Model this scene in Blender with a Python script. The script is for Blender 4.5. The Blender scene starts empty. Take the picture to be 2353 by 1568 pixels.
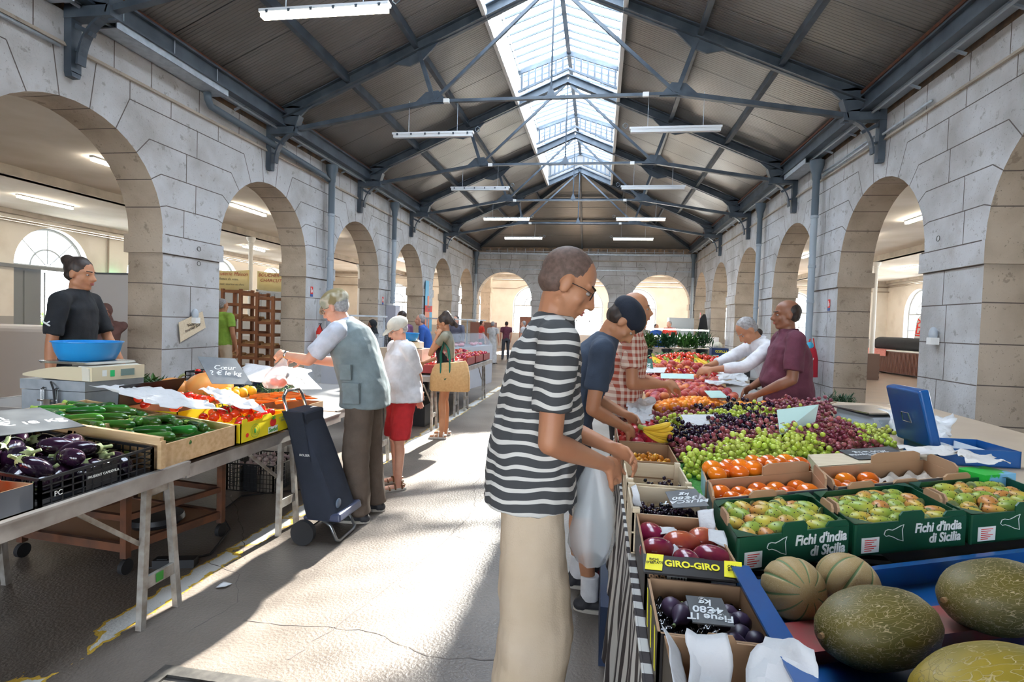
import bpy, bmesh, math, random
from math import sin, cos, pi, radians, sqrt, atan2, hypot
from mathutils import Vector as V, Matrix as M, Euler, noise as MN
rnd = random.Random(7)
SC = bpy.context.scene
COL = SC.collection

# ------------------------------------------------------------------ camera, world, sun, exposure
CAMH = 1.58
cam_d = bpy.data.cameras.new('camera'); cam = bpy.data.objects.new('camera', cam_d); COL.objects.link(cam)
cam_d.sensor_width = 36.0; cam_d.lens = 1268.67 / 2353 * 36.0; cam_d.clip_end = 200; cam_d.clip_start = .05
_yaw, _pit, _rol = .157, .0334, .0321
_f = V((-sin(_yaw) * cos(_pit), cos(_yaw) * cos(_pit), -sin(_pit)))
_r0 = V((cos(_yaw), sin(_yaw), 0)); _u0 = _r0.cross(_f)
# the horizon of the photograph falls to the right by the roll angle
_r = _r0 * cos(_rol) + _u0 * sin(_rol); _u = _u0 * cos(_rol) - _r0 * sin(_rol)
cam.matrix_world = M(((_r.x, _u.x, -_f.x, 0), (_r.y, _u.y, -_f.y, 0), (_r.z, _u.z, -_f.z, CAMH), (0, 0, 0, 1)))
SC.camera = cam
SC.view_settings.view_transform = 'Standard'
SC.view_settings.look = 'None'; SC.view_settings.gamma = 1.0; SC.view_settings.use_curve_mapping = False
SC.view_settings.exposure = 0.35
cy = SC.cycles
cy.use_adaptive_sampling = True; cy.adaptive_threshold = .025; cy.max_bounces = 6; cy.diffuse_bounces = 5; cy.glossy_bounces = 3; cy.transmission_bounces = 4; cy.transparent_max_bounces = 10
cy.caustics_reflective = False; cy.caustics_refractive = False; cy.sample_clamp_indirect = 6.0; cy.use_light_tree = True
cy.use_denoising = True
try: cy.denoiser = 'OPENIMAGEDENOISE'
except Exception: pass
w = bpy.data.worlds.new('sky'); SC.world = w; w.use_nodes = True
nt = w.node_tree; nt.nodes.clear()
_o = nt.nodes.new('ShaderNodeOutputWorld'); _b = nt.nodes.new('ShaderNodeBackground')
_t = nt.nodes.new('ShaderNodeTexCoord'); _s = nt.nodes.new('ShaderNodeSeparateXYZ'); _c = nt.nodes.new('ShaderNodeValToRGB')
nt.links.new(_t.outputs['Generated'], _s.inputs[0]); nt.links.new(_s.outputs['Z'], _c.inputs[0])
_c.color_ramp.elements[0].position = 0.0; _c.color_ramp.elements[0].color = (.80, .84, .88, 1)
_c.color_ramp.elements[1].position = .6; _c.color_ramp.elements[1].color = (.58, .76, 1.0, 1)
nt.links.new(_c.outputs[0], _b.inputs[0]); _b.inputs[1].default_value = 9.0
nt.links.new(_b.outputs[0], _o.inputs[0])
sun_d = bpy.data.lights.new('sun', 'SUN'); sun_d.energy = 78.0; sun_d.angle = radians(.9); sun_d.color = (1, .93, .82)
sun = bpy.data.objects.new('sun', sun_d); COL.objects.link(sun)
SUN_EL = radians(30); SUN_AZ = radians(4.0)
sun.rotation_euler = V((-sin(SUN_AZ) * cos(SUN_EL), -cos(SUN_AZ) * cos(SUN_EL), -sin(SUN_EL))).to_track_quat('-Z', 'Y').to_euler()
def portal(name, loc, sx, sy, normal):
    d = bpy.data.lights.new(name, 'AREA'); d.shape = 'RECTANGLE'; d.size = sx; d.size_y = sy; d.cycles.is_portal = True
    o = bpy.data.objects.new(name, d); COL.objects.link(o); o.location = loc
    o.rotation_euler = V(normal).to_track_quat('-Z', 'Y').to_euler()
portal('portal_lantern', (-.985, 11.6, 8.5), 3.0, 20.4, (0, 0, -1))
for _x in (-4.7, -1.0, 2.8): portal('portal_south', (_x, -9.0, 2.6), 2.8, 5.0, (0, 1, 0))
for _y in (2.8, 7.1, 11.1, 15.1, 19.05, 23.0): portal('portal_west', (-17.6, _y, 2.6), 2.4, 2.6, (1, 0, 0))
for _y in (11.1, 15.1, 19.05, 23.0, 26.0): portal('portal_east', (15.7, _y, 2.4), 2.4, 3.0, (-1, 0, 0))
for _x in (-12.5, -8.2, -4.0, -1.0, 2.0, 6.2, 10.5): portal('portal_north', (_x, 33.0, 2.4), 2.4, 3.0, (0, -1, 0))

# ------------------------------------------------------------------ materials
MATS = {}
def mat(name, col=(.5, .5, .5), rough=.6, metal=0.0, col2=None, nscale=8.0, ndet=4.0, nlo=.35, nhi=.65, bump=0.0, bscale=None,
        stretch=(1, 1, 1), coat=0.0, emis=None, estr=0.0, sss=0.0, trans=0.0, ior=1.45, alpha=1.0, spec=.5, rnd_amt=0.0, sheen=0.0, col3=None):
    if name in MATS: return MATS[name]
    m = bpy.data.materials.new(name); m.use_nodes = True; n = m.node_tree; b = n.nodes['Principled BSDF']
    b.inputs['Base Color'].default_value = (*col, 1); b.inputs['Roughness'].default_value = rough; b.inputs['Metallic'].default_value = metal
    b.inputs['Coat Weight'].default_value = coat; b.inputs['Specular IOR Level'].default_value = spec; b.inputs['IOR'].default_value = ior
    b.inputs['Transmission Weight'].default_value = trans; b.inputs['Alpha'].default_value = alpha
    if sheen: b.inputs['Sheen Weight'].default_value = sheen
    if sss: b.inputs['Subsurface Weight'].default_value = sss; b.inputs['Subsurface Radius'].default_value = (.02, .008, .004); b.inputs['Subsurface Scale'].default_value = .5
    if emis: b.inputs['Emission Color'].default_value = (*emis, 1); b.inputs['Emission Strength'].default_value = estr
    L = n.links.new
    if col2 is not None or bump:
        tc = n.nodes.new('ShaderNodeTexCoord'); mp = n.nodes.new('ShaderNodeMapping'); mp.inputs['Scale'].default_value = stretch
        L(tc.outputs['Object'], mp.inputs[0])
    if col2 is not None:
        t = n.nodes.new('ShaderNodeTexNoise'); t.inputs['Scale'].default_value = nscale; t.inputs['Detail'].default_value = ndet; L(mp.outputs[0], t.inputs[0])
        r = n.nodes.new('ShaderNodeValToRGB'); r.color_ramp.elements[0].position = nlo; r.color_ramp.elements[1].position = nhi
        r.color_ramp.elements[0].color = (*col, 1); r.color_ramp.elements[1].color = (*col2, 1)
        if col3 is not None: e = r.color_ramp.elements.new(min(.98, nhi + .12)); e.color = (*col3, 1)
        L(t.outputs['Fac'], r.inputs[0]); src = r.outputs[0]
        if rnd_amt:
            oi = n.nodes.new('ShaderNodeObjectInfo'); h = n.nodes.new('ShaderNodeHueSaturation')
            ma = n.nodes.new('ShaderNodeMapRange'); ma.inputs[3].default_value = 1 - rnd_amt; ma.inputs[4].default_value = 1 + rnd_amt
            mb = n.nodes.new('ShaderNodeMapRange'); mb.inputs[3].default_value = .5 - rnd_amt * .06; mb.inputs[4].default_value = .5 + rnd_amt * .06
            L(oi.outputs['Random'], ma.inputs[0]); L(ma.outputs[0], h.inputs['Value']); L(oi.outputs['Random'], mb.inputs[0]); L(mb.outputs[0], h.inputs['Hue'])
            L(src, h.inputs['Color']); src = h.outputs[0]
            ad = n.nodes.new('ShaderNodeVectorMath'); ad.operation = 'ADD'; cx = n.nodes.new('ShaderNodeCombineXYZ'); mu = n.nodes.new('ShaderNodeMath'); mu.operation = 'MULTIPLY'; mu.inputs[1].default_value = 37.0
            L(oi.outputs['Random'], mu.inputs[0]); L(mu.outputs[0], cx.inputs[0]); L(tc.outputs['Object'], ad.inputs[0]); L(cx.outputs[0], ad.inputs[1]); L(ad.outputs[0], mp.inputs[0])
        L(src, b.inputs['Base Color'])
    if bump:
        t2 = n.nodes.new('ShaderNodeTexNoise'); t2.inputs['Scale'].default_value = bscale or nscale * 3; t2.inputs['Detail'].default_value = 5; L(mp.outputs[0], t2.inputs[0])
        bp = n.nodes.new('ShaderNodeBump'); bp.inputs['Strength'].default_value = bump; bp.inputs['Distance'].default_value = .02; L(t2.outputs['Fac'], bp.inputs['Height']); L(bp.outputs[0], b.inputs['Normal'])
    MATS[name] = m
    return m
def spots(m, scale, thr, colr, amt=.8, stretch=(1, 1, 1), det=6, soft=.04):
    "irregular stains of their own shape over a material's base colour"
    n = m.node_tree.nodes; L = m.node_tree.links.new; b = n['Principled BSDF']; src = b.inputs['Base Color'].links[0].from_socket
    tc = n.new('ShaderNodeTexCoord'); mp = n.new('ShaderNodeMapping'); mp.inputs['Scale'].default_value = stretch; mp.inputs['Location'].default_value = (scale, 3, 7); t = n.new('ShaderNodeTexNoise'); t.inputs['Scale'].default_value = scale; t.inputs['Detail'].default_value = det; t.inputs['Roughness'].default_value = .65
    r = n.new('ShaderNodeMapRange'); r.inputs[1].default_value = thr; r.inputs[2].default_value = thr + soft; r.inputs[4].default_value = amt; x = n.new('ShaderNodeMix'); x.data_type = 'RGBA'; x.inputs[7].default_value = (*colr, 1)
    L(tc.outputs['Object'], mp.inputs[0]); L(mp.outputs[0], t.inputs[0]); L(t.outputs['Fac'], r.inputs[0]); L(r.outputs[0], x.inputs[0]); L(src, x.inputs[6]); L(x.outputs[2], b.inputs['Base Color'])
def nodes(m): return m.node_tree.nodes, m.node_tree.links.new, m.node_tree.nodes['Principled BSDF']

# ------------------------------------------------------------------ mesh builder
class MB:
    def __init__(s): s.v = []; s.f = []; s.mi = []; s.T = M.Identity(4); s.m = 0
    def vert(s, p): s.v.append(tuple(s.T @ V(p))); return len(s.v) - 1
    def face(s, idx): s.f.append(tuple(idx)); s.mi.append(s.m)
    def quad(s, a, b, c, d): i = [s.vert(p) for p in (a, b, c, d)]; s.face(i)
    def poly(s, pts): s.face([s.vert(p) for p in pts])
    def hexa(s, p8):   # bottom 4, top 4
        i = [s.vert(p) for p in p8]
        for q in ((3, 2, 1, 0), (4, 5, 6, 7), (0, 1, 5, 4), (1, 2, 6, 5), (2, 3, 7, 6), (3, 0, 4, 7)): s.face([i[k] for k in q])
    def box(s, c, size, rz=0.0, R=None):
        x, y, z = size[0] / 2, size[1] / 2, size[2] / 2
        R = R or M.Rotation(rz, 3, 'Z'); c = V(c)
        s.hexa([c + R @ V(p) for p in ((-x, -y, -z), (x, -y, -z), (x, y, -z), (-x, y, -z), (-x, -y, z), (x, -y, z), (x, y, z), (-x, y, z))])
    def bx(s, x0, x1, y0, y1, z0, z1): s.box(((x0 + x1) / 2, (y0 + y1) / 2, (z0 + z1) / 2), (abs(x1 - x0), abs(y1 - y0), abs(z1 - z0)))
    def bar(s, a, b, w, h, up=(0, 0, 1)):
        a = V(a); b = V(b); d = (b - a); L = d.length
        if L < 1e-6: return
        d /= L; upv = V(up)
        if abs(d.dot(upv)) > .98: upv = V((0, 1, 0))
        x = d.cross(upv).normalized(); z = x.cross(d)
        s.hexa([a - x * w / 2 - z * h / 2, a + x * w / 2 - z * h / 2, b + x * w / 2 - z * h / 2, b - x * w / 2 - z * h / 2,
                a - x * w / 2 + z * h / 2, a + x * w / 2 + z * h / 2, b + x * w / 2 + z * h / 2, b - x * w / 2 + z * h / 2])
    def tube(s, pts, r, n=8, caps=True, closed=False):
        pts = [V(p) for p in pts]; N = len(pts); rr = r if isinstance(r, (list, tuple)) else [r] * N
        prev = None; rings = []
        for i, p in enumerate(pts):
            if closed: t = pts[(i + 1) % N] - pts[i - 1]
            else: t = (pts[min(i + 1, N - 1)] - pts[max(i - 1, 0)])
            if t.length < 1e-9: t = V((0, 0, 1))
            t.normalize()
            if prev is None:
                u = V((0, 0, 1)) if abs(t.z) < .9 else V((1, 0, 0)); u = (u - t * u.dot(t)).normalized()
            else:
                u = prev - t * prev.dot(t)
                u = u.normalized() if u.length > 1e-6 else V((1, 0, 0))
            prev = u; w_ = t.cross(u)
            rings.append([s.vert(p + (u * cos(2 * pi * k / n) + w_ * sin(2 * pi * k / n)) * rr[i]) for k in range(n)])
        for i in range(N - (0 if closed else 1)):
            a, b = rings[i], rings[(i + 1) % N]
            for k in range(n): s.face((a[k], a[(k + 1) % n], b[(k + 1) % n], b[k]))
        if caps and not closed: s.face(rings[0][::-1]); s.face(rings[-1])
    def rings(s, secs, cap=True):   # list of lists of points, all the same length
        R = [[s.vert(p) for p in sec] for sec in secs]; n = len(R[0])
        for a, b in zip(R, R[1:]):
            for k in range(n): s.face((a[k], a[(k + 1) % n], b[(k + 1) % n], b[k]))
        if cap: s.face(R[0][::-1]); s.face(R[-1])
    def lathe(s, prof, n=16, c=(0, 0, 0), A=None, cap=True):
        A = A or M.Identity(3); c = V(c)
        s.rings([[c + A @ V((r * cos(2 * pi * k / n), r * sin(2 * pi * k / n), z)) for k in range(n)] for r, z in prof], cap)
    def ell(s, c, r, A=None, n=12, m=8, fn=None):
        A = A or M.Identity(3); c = V(c); R = []
        for j in range(1, m):
            th = pi * j / m; ring = []
            for k in range(n):
                p = V((sin(th) * cos(2 * pi * k / n), sin(th) * sin(2 * pi * k / n), -cos(th)))
                q = fn(p) if fn else 1.0
                ring.append(s.vert(c + A @ V((p.x * r[0] * q, p.y * r[1] * q, p.z * r[2] * q))))
            R.append(ring)
        q0 = fn(V((0, 0, -1))) if fn else 1; q1 = fn(V((0, 0, 1))) if fn else 1
        b = s.vert(c + A @ V((0, 0, -r[2] * q0))); t = s.vert(c + A @ V((0, 0, r[2] * q1)))
        for k in range(n): s.face((b, R[0][(k + 1) % n], R[0][k])); s.face((t, R[-1][k], R[-1][(k + 1) % n]))
        for a, d in zip(R, R[1:]):
            for k in range(n): s.face((a[k], a[(k + 1) % n], d[(k + 1) % n], d[k]))
    def cap(s, a, b, ra, rb=None, n=12):   # tapered capsule
        rb = ra if rb is None else rb; a = V(a); b = V(b); d = b - a; L = d.length
        if L < 1e-6: s.ell(a, (ra, ra, ra), n=n); return
        d /= L; u = d.orthogonal().normalized(); w_ = d.cross(u); A = M((u, w_, d)).transposed(); prof = []
        for j in range(4): t = pi / 2 * (j + .35) / 4; prof.append((a - d * ra * cos(t), ra * sin(t)))
        prof.append((a, ra)); prof.append((b, rb))
        for j in range(3, -1, -1): t = pi / 2 * (j + .35) / 4; prof.append((b + d * rb * cos(t), rb * sin(t)))
        s.rings([[c + A @ V((r * cos(2 * pi * k / n), r * sin(2 * pi * k / n), 0)) for k in range(n)] for c, r in prof])
    def mesh(s, name, mats, smooth=False):
        me = bpy.data.meshes.new(name); me.from_pydata(s.v, [], s.f)
        mats = mats if isinstance(mats, (list, tuple)) else [mats]
        for m_ in mats: me.materials.append(m_)
        if len(mats) > 1: me.polygons.foreach_set('material_index', s.mi)
        if smooth is True: me.polygons.foreach_set('use_smooth', [True] * len(s.f))
        elif smooth:
            me.polygons.foreach_set('use_smooth', [True] * len(s.f)); me.set_sharp_from_angle(angle=radians(smooth))
        me.update(); return me
    def build(s, name, mats, parent=None, smooth=False, loc=None):
        o = bpy.data.objects.new(name, s.mesh(name, mats, smooth)); COL.objects.link(o)
        if parent is not None: o.parent = parent
        if loc is not None: o.location = loc
        return o
def tag(o, label=None, cat=None, group=None, kind=None):
    if label: o['label'] = label
    if cat: o['category'] = cat
    if group: o['group'] = group
    if kind: o['kind'] = kind
    return o
def empty(name, loc=(0, 0, 0), rz=0.0, label=None, cat=None, group=None, kind=None):
    o = bpy.data.objects.new(name, None); COL.objects.link(o); o.location = loc; o.rotation_euler = (0, 0, rz); o.empty_display_size = .1
    return tag(o, label, cat, group, kind)
KIDS = {}
def freeze(o):
    "remember a finished thing and its parts so that it can be copied"
    def rec(x): return (x, [rec(c) for c in COL.objects if c.parent == x]) if False else (x, [rec(c) for c in x.children])
    KIDS[o.name] = rec(o); return o
def copy_tree(o, loc=None, rot=None, scale=None, label=None, group=None, parent=None):
    def rec(node, par):
        x, ch = node; c = x.copy(); COL.objects.link(c); c.parent = par
        for k in ch: rec(k, c)
        return c
    if o.name not in KIDS: freeze(o)
    r = rec(KIDS[o.name], parent)
    if loc is not None: r.location = loc
    if rot is not None: r.rotation_euler = rot
    if scale is not None: r.scale = (scale,) * 3 if isinstance(scale, (int, float)) else scale
    if label: r['label'] = label
    if group: r['group'] = group
    return r
class Pool:
    "first use hands out the prototype itself, later uses are copies"
    def __init__(s, proto): s.p = freeze(proto); s.used = False
    def put(s, loc, rot=(0, 0, 0), scale=1.0, label=None, group=None):
        if not s.used:
            s.used = True; o = s.p
            o.location = loc; o.rotation_euler = rot; o.scale = (scale,) * 3 if isinstance(scale, (int, float)) else scale
            if label: o['label'] = label
            if group: o['group'] = group
            return o
        return copy_tree(s.p, loc, rot, scale, label, group)
def text(body, name, m, size, parent, M4, ext=.0006, align='CENTER', bold=0.0, shear=0.0, lh=1.0):
    c = bpy.data.curves.new(name, 'FONT'); c.body = body; c.size = size; c.extrude = ext; c.align_x = align; c.align_y = 'CENTER'; c.offset = bold; c.shear = shear; c.space_line = lh
    c.resolution_u = 3; c.materials.append(m)
    o = bpy.data.objects.new(name, c); COL.objects.link(o); o.parent = parent; o.matrix_local = M4; return o
def frame(origin, xdir, zdir):
    "matrix whose x runs along xdir and whose z (the side the text faces) along zdir"
    x = V(xdir).normalized(); z = V(zdir); z = (z - x * z.dot(x)).normalized(); y = z.cross(x); o = V(origin)
    return M(((x.x, y.x, z.x, o.x), (x.y, y.y, z.y, o.y), (x.z, y.z, z.z, o.z), (0, 0, 0, 1)))
def mods(o, voxel=None, smooth=0, disp=0.0, dsize=.1, sub=0):
    if voxel:
        r = o.modifiers.new('remesh', 'REMESH'); r.mode = 'VOXEL'; r.voxel_size = voxel; r.use_smooth_shade = True
    if smooth: q = o.modifiers.new('smooth', 'SMOOTH'); q.factor = .5; q.iterations = smooth
    if disp:
        t = bpy.data.textures.get('clouds%.3f' % dsize) or bpy.data.textures.new('clouds%.3f' % dsize, 'CLOUDS'); t.noise_scale = dsize; t.noise_depth = 2
        d = o.modifiers.new('folds', 'DISPLACE'); d.texture = t; d.strength = disp; d.mid_level = .5; d.texture_coords = 'LOCAL'
    if sub: q = o.modifiers.new('sub', 'SUBSURF'); q.levels = sub; q.render_levels = sub
    return o
# ------------------------------------------------------------------ building materials
XC = -.985; WL = -6.31; WR = 4.34; P0 = 9.74; PB = 3.953; YE = 26.97; YS = -8.0
m_stone = mat('stone_face', (.57, .575, .59), .85, col2=(.40, .39, .38), nscale=1.5, ndet=10, nlo=.40, nhi=.70, bump=.35, bscale=30)
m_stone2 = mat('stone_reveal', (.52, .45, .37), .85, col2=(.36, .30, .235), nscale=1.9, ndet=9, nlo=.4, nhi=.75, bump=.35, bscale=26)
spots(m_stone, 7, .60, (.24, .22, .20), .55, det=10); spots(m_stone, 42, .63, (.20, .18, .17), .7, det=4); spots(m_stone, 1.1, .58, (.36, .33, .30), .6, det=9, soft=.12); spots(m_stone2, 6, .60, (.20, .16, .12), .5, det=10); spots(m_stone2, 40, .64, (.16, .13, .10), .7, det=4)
m_joint = mat('mortar_joint', (.13, .11, .10), .95)
m_dirt = mat('crumbling_wall_head', (.33, .22, .14), .95, col2=(.16, .13, .11), nscale=6, bump=.8)
m_steel = mat('painted_steel', (.045, .062, .085), .42, col2=(.085, .11, .14), nscale=3, spec=.5)
m_rust = mat('rusty_flange', (.17, .055, .025), .8, col2=(.09, .05, .04), nscale=20)
m_zinc = mat('zinc', (.52, .57, .62), .45, .5, col2=(.40, .45, .5), nscale=10)
m_pvc = mat('downpipe_grey', (.36, .42, .48), .5)
m_dpipe = mat('downpipe_dark', (.10, .135, .17), .5)
m_plaster = mat('aisle_plaster', (.86, .82, .75), .8, col2=(.70, .65, .57), nscale=1.2, ndet=8, nlo=.45, nhi=.8)
m_ceil = mat('aisle_ceiling', (.82, .79, .75), .85, col2=(.66, .62, .55), nscale=.7, ndet=6)
m_white = mat('white_paint', (.82, .82, .80), .5)
m_dark = mat('dark_void', (.03, .03, .03), .8)
# cream plaster with a grey dado below 1.3 m
def dado(m, z=1.3, c=(.42, .41, .40)):
    n, L, b = nodes(m); src = b.inputs['Base Color'].links[0].from_socket
    tc = n.new('ShaderNodeTexCoord'); sx = n.new('ShaderNodeSeparateXYZ'); L(tc.outputs['Object'], sx.inputs[0])
    g = n.new('ShaderNodeMath'); g.operation = 'LESS_THAN'; g.inputs[1].default_value = z; L(sx.outputs[2], g.inputs[0])
    x = n.new('ShaderNodeMix'); x.data_type = 'RGBA'; L(g.outputs[0], x.inputs[0]); L(src, x.inputs[6]); x.inputs[7].default_value = (*c, 1); L(x.outputs[2], b.inputs['Base Color'])
dado(m_plaster)
# roof panels: ribs run down the slope
m_roof = mat('roof_panel', (.27, .262, .255), .33, .35, col2=(.21, .20, .19), nscale=.8)
n, L, b = nodes(m_roof)
tc = n.new('ShaderNodeTexCoord'); sx = n.new('ShaderNodeSeparateXYZ'); L(tc.outputs['Object'], sx.inputs[0])
def wave(per, width):
    a = n.new('ShaderNodeMath'); a.operation = 'MULTIPLY'; a.inputs[1].default_value = 1 / per; L(sx.outputs[1], a.inputs[0])
    f = n.new('ShaderNodeMath'); f.operation = 'FRACT'; L(a.outputs[0], f.inputs[0])
    p = n.new('ShaderNodeMath'); p.operation = 'PINGPONG'; p.inputs[1].default_value = .5; L(f.outputs[0], p.inputs[0])
    r = n.new('ShaderNodeMapRange'); r.inputs[1].default_value = 0; r.inputs[2].default_value = width; L(p.outputs[0], r.inputs[0]); return r.outputs[0]
w1 = wave(.066, .16); w2 = wave(1.0, .012)
mm = n.new('ShaderNodeMath'); mm.operation = 'MULTIPLY_ADD'; mm.inputs[1].default_value = .35; L(w1, mm.inputs[0]); L(w2, mm.inputs[2])
bp = n.new('ShaderNodeBump'); bp.inputs['Strength'].default_value = 1.0; bp.inputs['Distance'].default_value = .02; L(mm.outputs[0], bp.inputs['Height']); L(bp.outputs[0], b.inputs['Normal'])
src = b.inputs['Base Color'].links[0].from_socket
x = n.new('ShaderNodeMix'); x.data_type = 'RGBA'; x.blend_type = 'MULTIPLY'; x.inputs[0].default_value = 1; L(src, x.inputs[6]); L(w2, x.inputs[7]); x2 = n.new('ShaderNodeMix'); x2.data_type = 'RGBA'; x2.blend_type = 'MULTIPLY'; x2.inputs[0].default_value = .35; L(x.outputs[2], x2.inputs[6]); L(w1, x2.inputs[7]); L(x2.outputs[2], b.inputs['Base Color'])
# translucent skylight glass
m_glass = bpy.data.materials.new('skylight_glass'); m_glass.use_nodes = True; n = m_glass.node_tree.nodes; L = m_glass.node_tree.links.new; n.clear()
o_ = n.new('ShaderNodeOutputMaterial'); t_ = n.new('ShaderNodeBsdfTransparent'); t_.inputs[0].default_value = (.86, .9, .93, 1); d_ = n.new('ShaderNodeBsdfTranslucent'); d_.inputs[0].default_value = (.9, .95, 1, 1)
x_ = n.new('ShaderNodeMixShader'); x_.inputs[0].default_value = .38; L(t_.outputs[0], x_.inputs[1]); L(d_.outputs[0], x_.inputs[2]); L(x_.outputs[0], o_.inputs[0])
# floor: worn concrete with a ragged white and yellow line along the left stall
m_floor = mat('worn_concrete', (.20, .168, .142), .40, col2=(.105, .085, .07), nscale=1.1, ndet=10, nlo=.36, nhi=.66, bump=.25, bscale=60, spec=.4)
n, L, b = nodes(m_floor); src = b.inputs['Base Color'].links[0].from_socket
tc = n.new('ShaderNodeTexCoord'); sx = n.new('ShaderNodeSeparateXYZ'); L(tc.outputs['Object'], sx.inputs[0])
def noise(scale, det=6):
    t = n.new('ShaderNodeTexNoise'); t.inputs['Scale'].default_value = scale; t.inputs['Detail'].default_value = det; L(tc.outputs['Object'], t.inputs[0]); return t.outputs['Fac']
def mth(op, a, bb, c=None):
    k = n.new('ShaderNodeMath'); k.operation = op
    for i, v in enumerate((a, bb, c)):
        if v is None: continue
        if isinstance(v, (int, float)): k.inputs[i].default_value = v
        else: L(v, k.inputs[i])
    return k.outputs[0]
def mixc(fac, a, colr):
    k = n.new('ShaderNodeMix'); k.data_type = 'RGBA'; L(fac, k.inputs[0]); L(a, k.inputs[6]); k.inputs[7].default_value = (*colr, 1); return k.outputs[2]
sp = mth('GREATER_THAN', noise(55, 3), .66); src = mixc(sp, src, (.14, .12, .11))
st = mth('MULTIPLY', mth('GREATER_THAN', noise(2.2, 8), .60), mth('GREATER_THAN', noise(60, 4), .55)); src = mixc(st, src, (.13, .11, .095))
def line(x0, hw, thr, nz, colr, src, rag=.05):
    d = mth('ABSOLUTE', mth('SUBTRACT', sx.outputs[0], x0), 0); d2 = mth('ADD', d, mth('MULTIPLY', mth('SUBTRACT', noise(14, 6), .5), rag * 2))
    k = mth('MULTIPLY', mth('LESS_THAN', d2, hw), mth('GREATER_THAN', noise(nz, 7), thr)); k = mth('MULTIPLY', k, mth('LESS_THAN', sx.outputs[1], 22.0)); return mixc(k, src, colr)
src = line(-2.335, .075, .42, 2.6, (.66, .42, .05), src); src = line(-2.335, .06, .45, 2.6, (.68, .67, .64), src)
L(src, b.inputs['Base Color'])
m_tile = mat('aisle_floor', (.33, .25, .19), .28, col2=(.26, .20, .16), nscale=2, spec=.5)
m_frame = mat('window_frame_grey', (.45, .47, .48), .5)
m_tube = mat('lit_tube', (1, 1, 1), .5, emis=(1, .86, .66), estr=22.0)
m_tubew = mat('side_tube', (1, 1, 1), .5, emis=(1, .88, .70), estr=45.0)
m_lamp_off = mat('lamp_housing', (.70, .73, .76), .4)

# ------------------------------------------------------------------ arcade walls
def arch_wall(mb, P, s0, s1, centers, hw, spring, top, T, sill=None, N=22, mf=0, mr=1):
    def q(a, b_, c, d, k): mb.m = k; mb.quad(a, b_, c, d)
    edges = [s0]
    for c in centers: edges += [c - hw, c + hw]
    edges.append(s1)
    for i in range(0, len(edges), 2):
        a, b_ = edges[i], edges[i + 1]
        if b_ - a < .001: continue
        q(P(a, 0, 0), P(b_, 0, 0), P(b_, top, 0), P(a, top, 0), mf); q(P(a, 0, T), P(b_, 0, T), P(b_, top, T), P(a, top, T), mf)
    for c in centers:
        z0 = sill or 0
        if sill:
            q(P(c - hw, 0, 0), P(c + hw, 0, 0), P(c + hw, z0, 0), P(c - hw, z0, 0), mf); q(P(c - hw, 0, T), P(c + hw, 0, T), P(c + hw, z0, T), P(c - hw, z0, T), mf)
            q(P(c - hw, z0, 0), P(c + hw, z0, 0), P(c + hw, z0, T), P(c - hw, z0, T), mr)
        for sg in (-1, 1): q(P(c + sg * hw, z0, 0), P(c + sg * hw, spring, 0), P(c + sg * hw, spring, T), P(c + sg * hw, z0, T), mr)
        for i in range(N):
            a0, a1 = pi * i / N, pi * (i + 1) / N
            s_0, z_0, s_1, z_1 = c - hw * cos(a0), spring + hw * sin(a0), c - hw * cos(a1), spring + hw * sin(a1)
            q(P(s_0, z_0, 0), P(s_1, z_1, 0), P(s_1, top, 0), P(s_0, top, 0), mf); q(P(s_0, z_0, T), P(s_1, z_1, T), P(s_1, top, T), P(s_0, top, T), mf)
            q(P(s_0, z_0, 0), P(s_1, z_1, 0), P(s_1, z_1, T), P(s_0, z_0, T), mr)
    mb.m = mf
    q(P(s0, top, 0), P(s1, top, 0), P(s1, top, T), P(s0, top, T), mf); q(P(s0, 0, 0), P(s0, top, 0), P(s0, top, T), P(s0, 0, T), mf); q(P(s1, 0, 0), P(s1, top, 0), P(s1, top, T), P(s1, 0, T), mf)
HW = 1.37; SPR = 2.70; IMP = 2.43; TOPZ = 5.05; TH = .57
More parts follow.
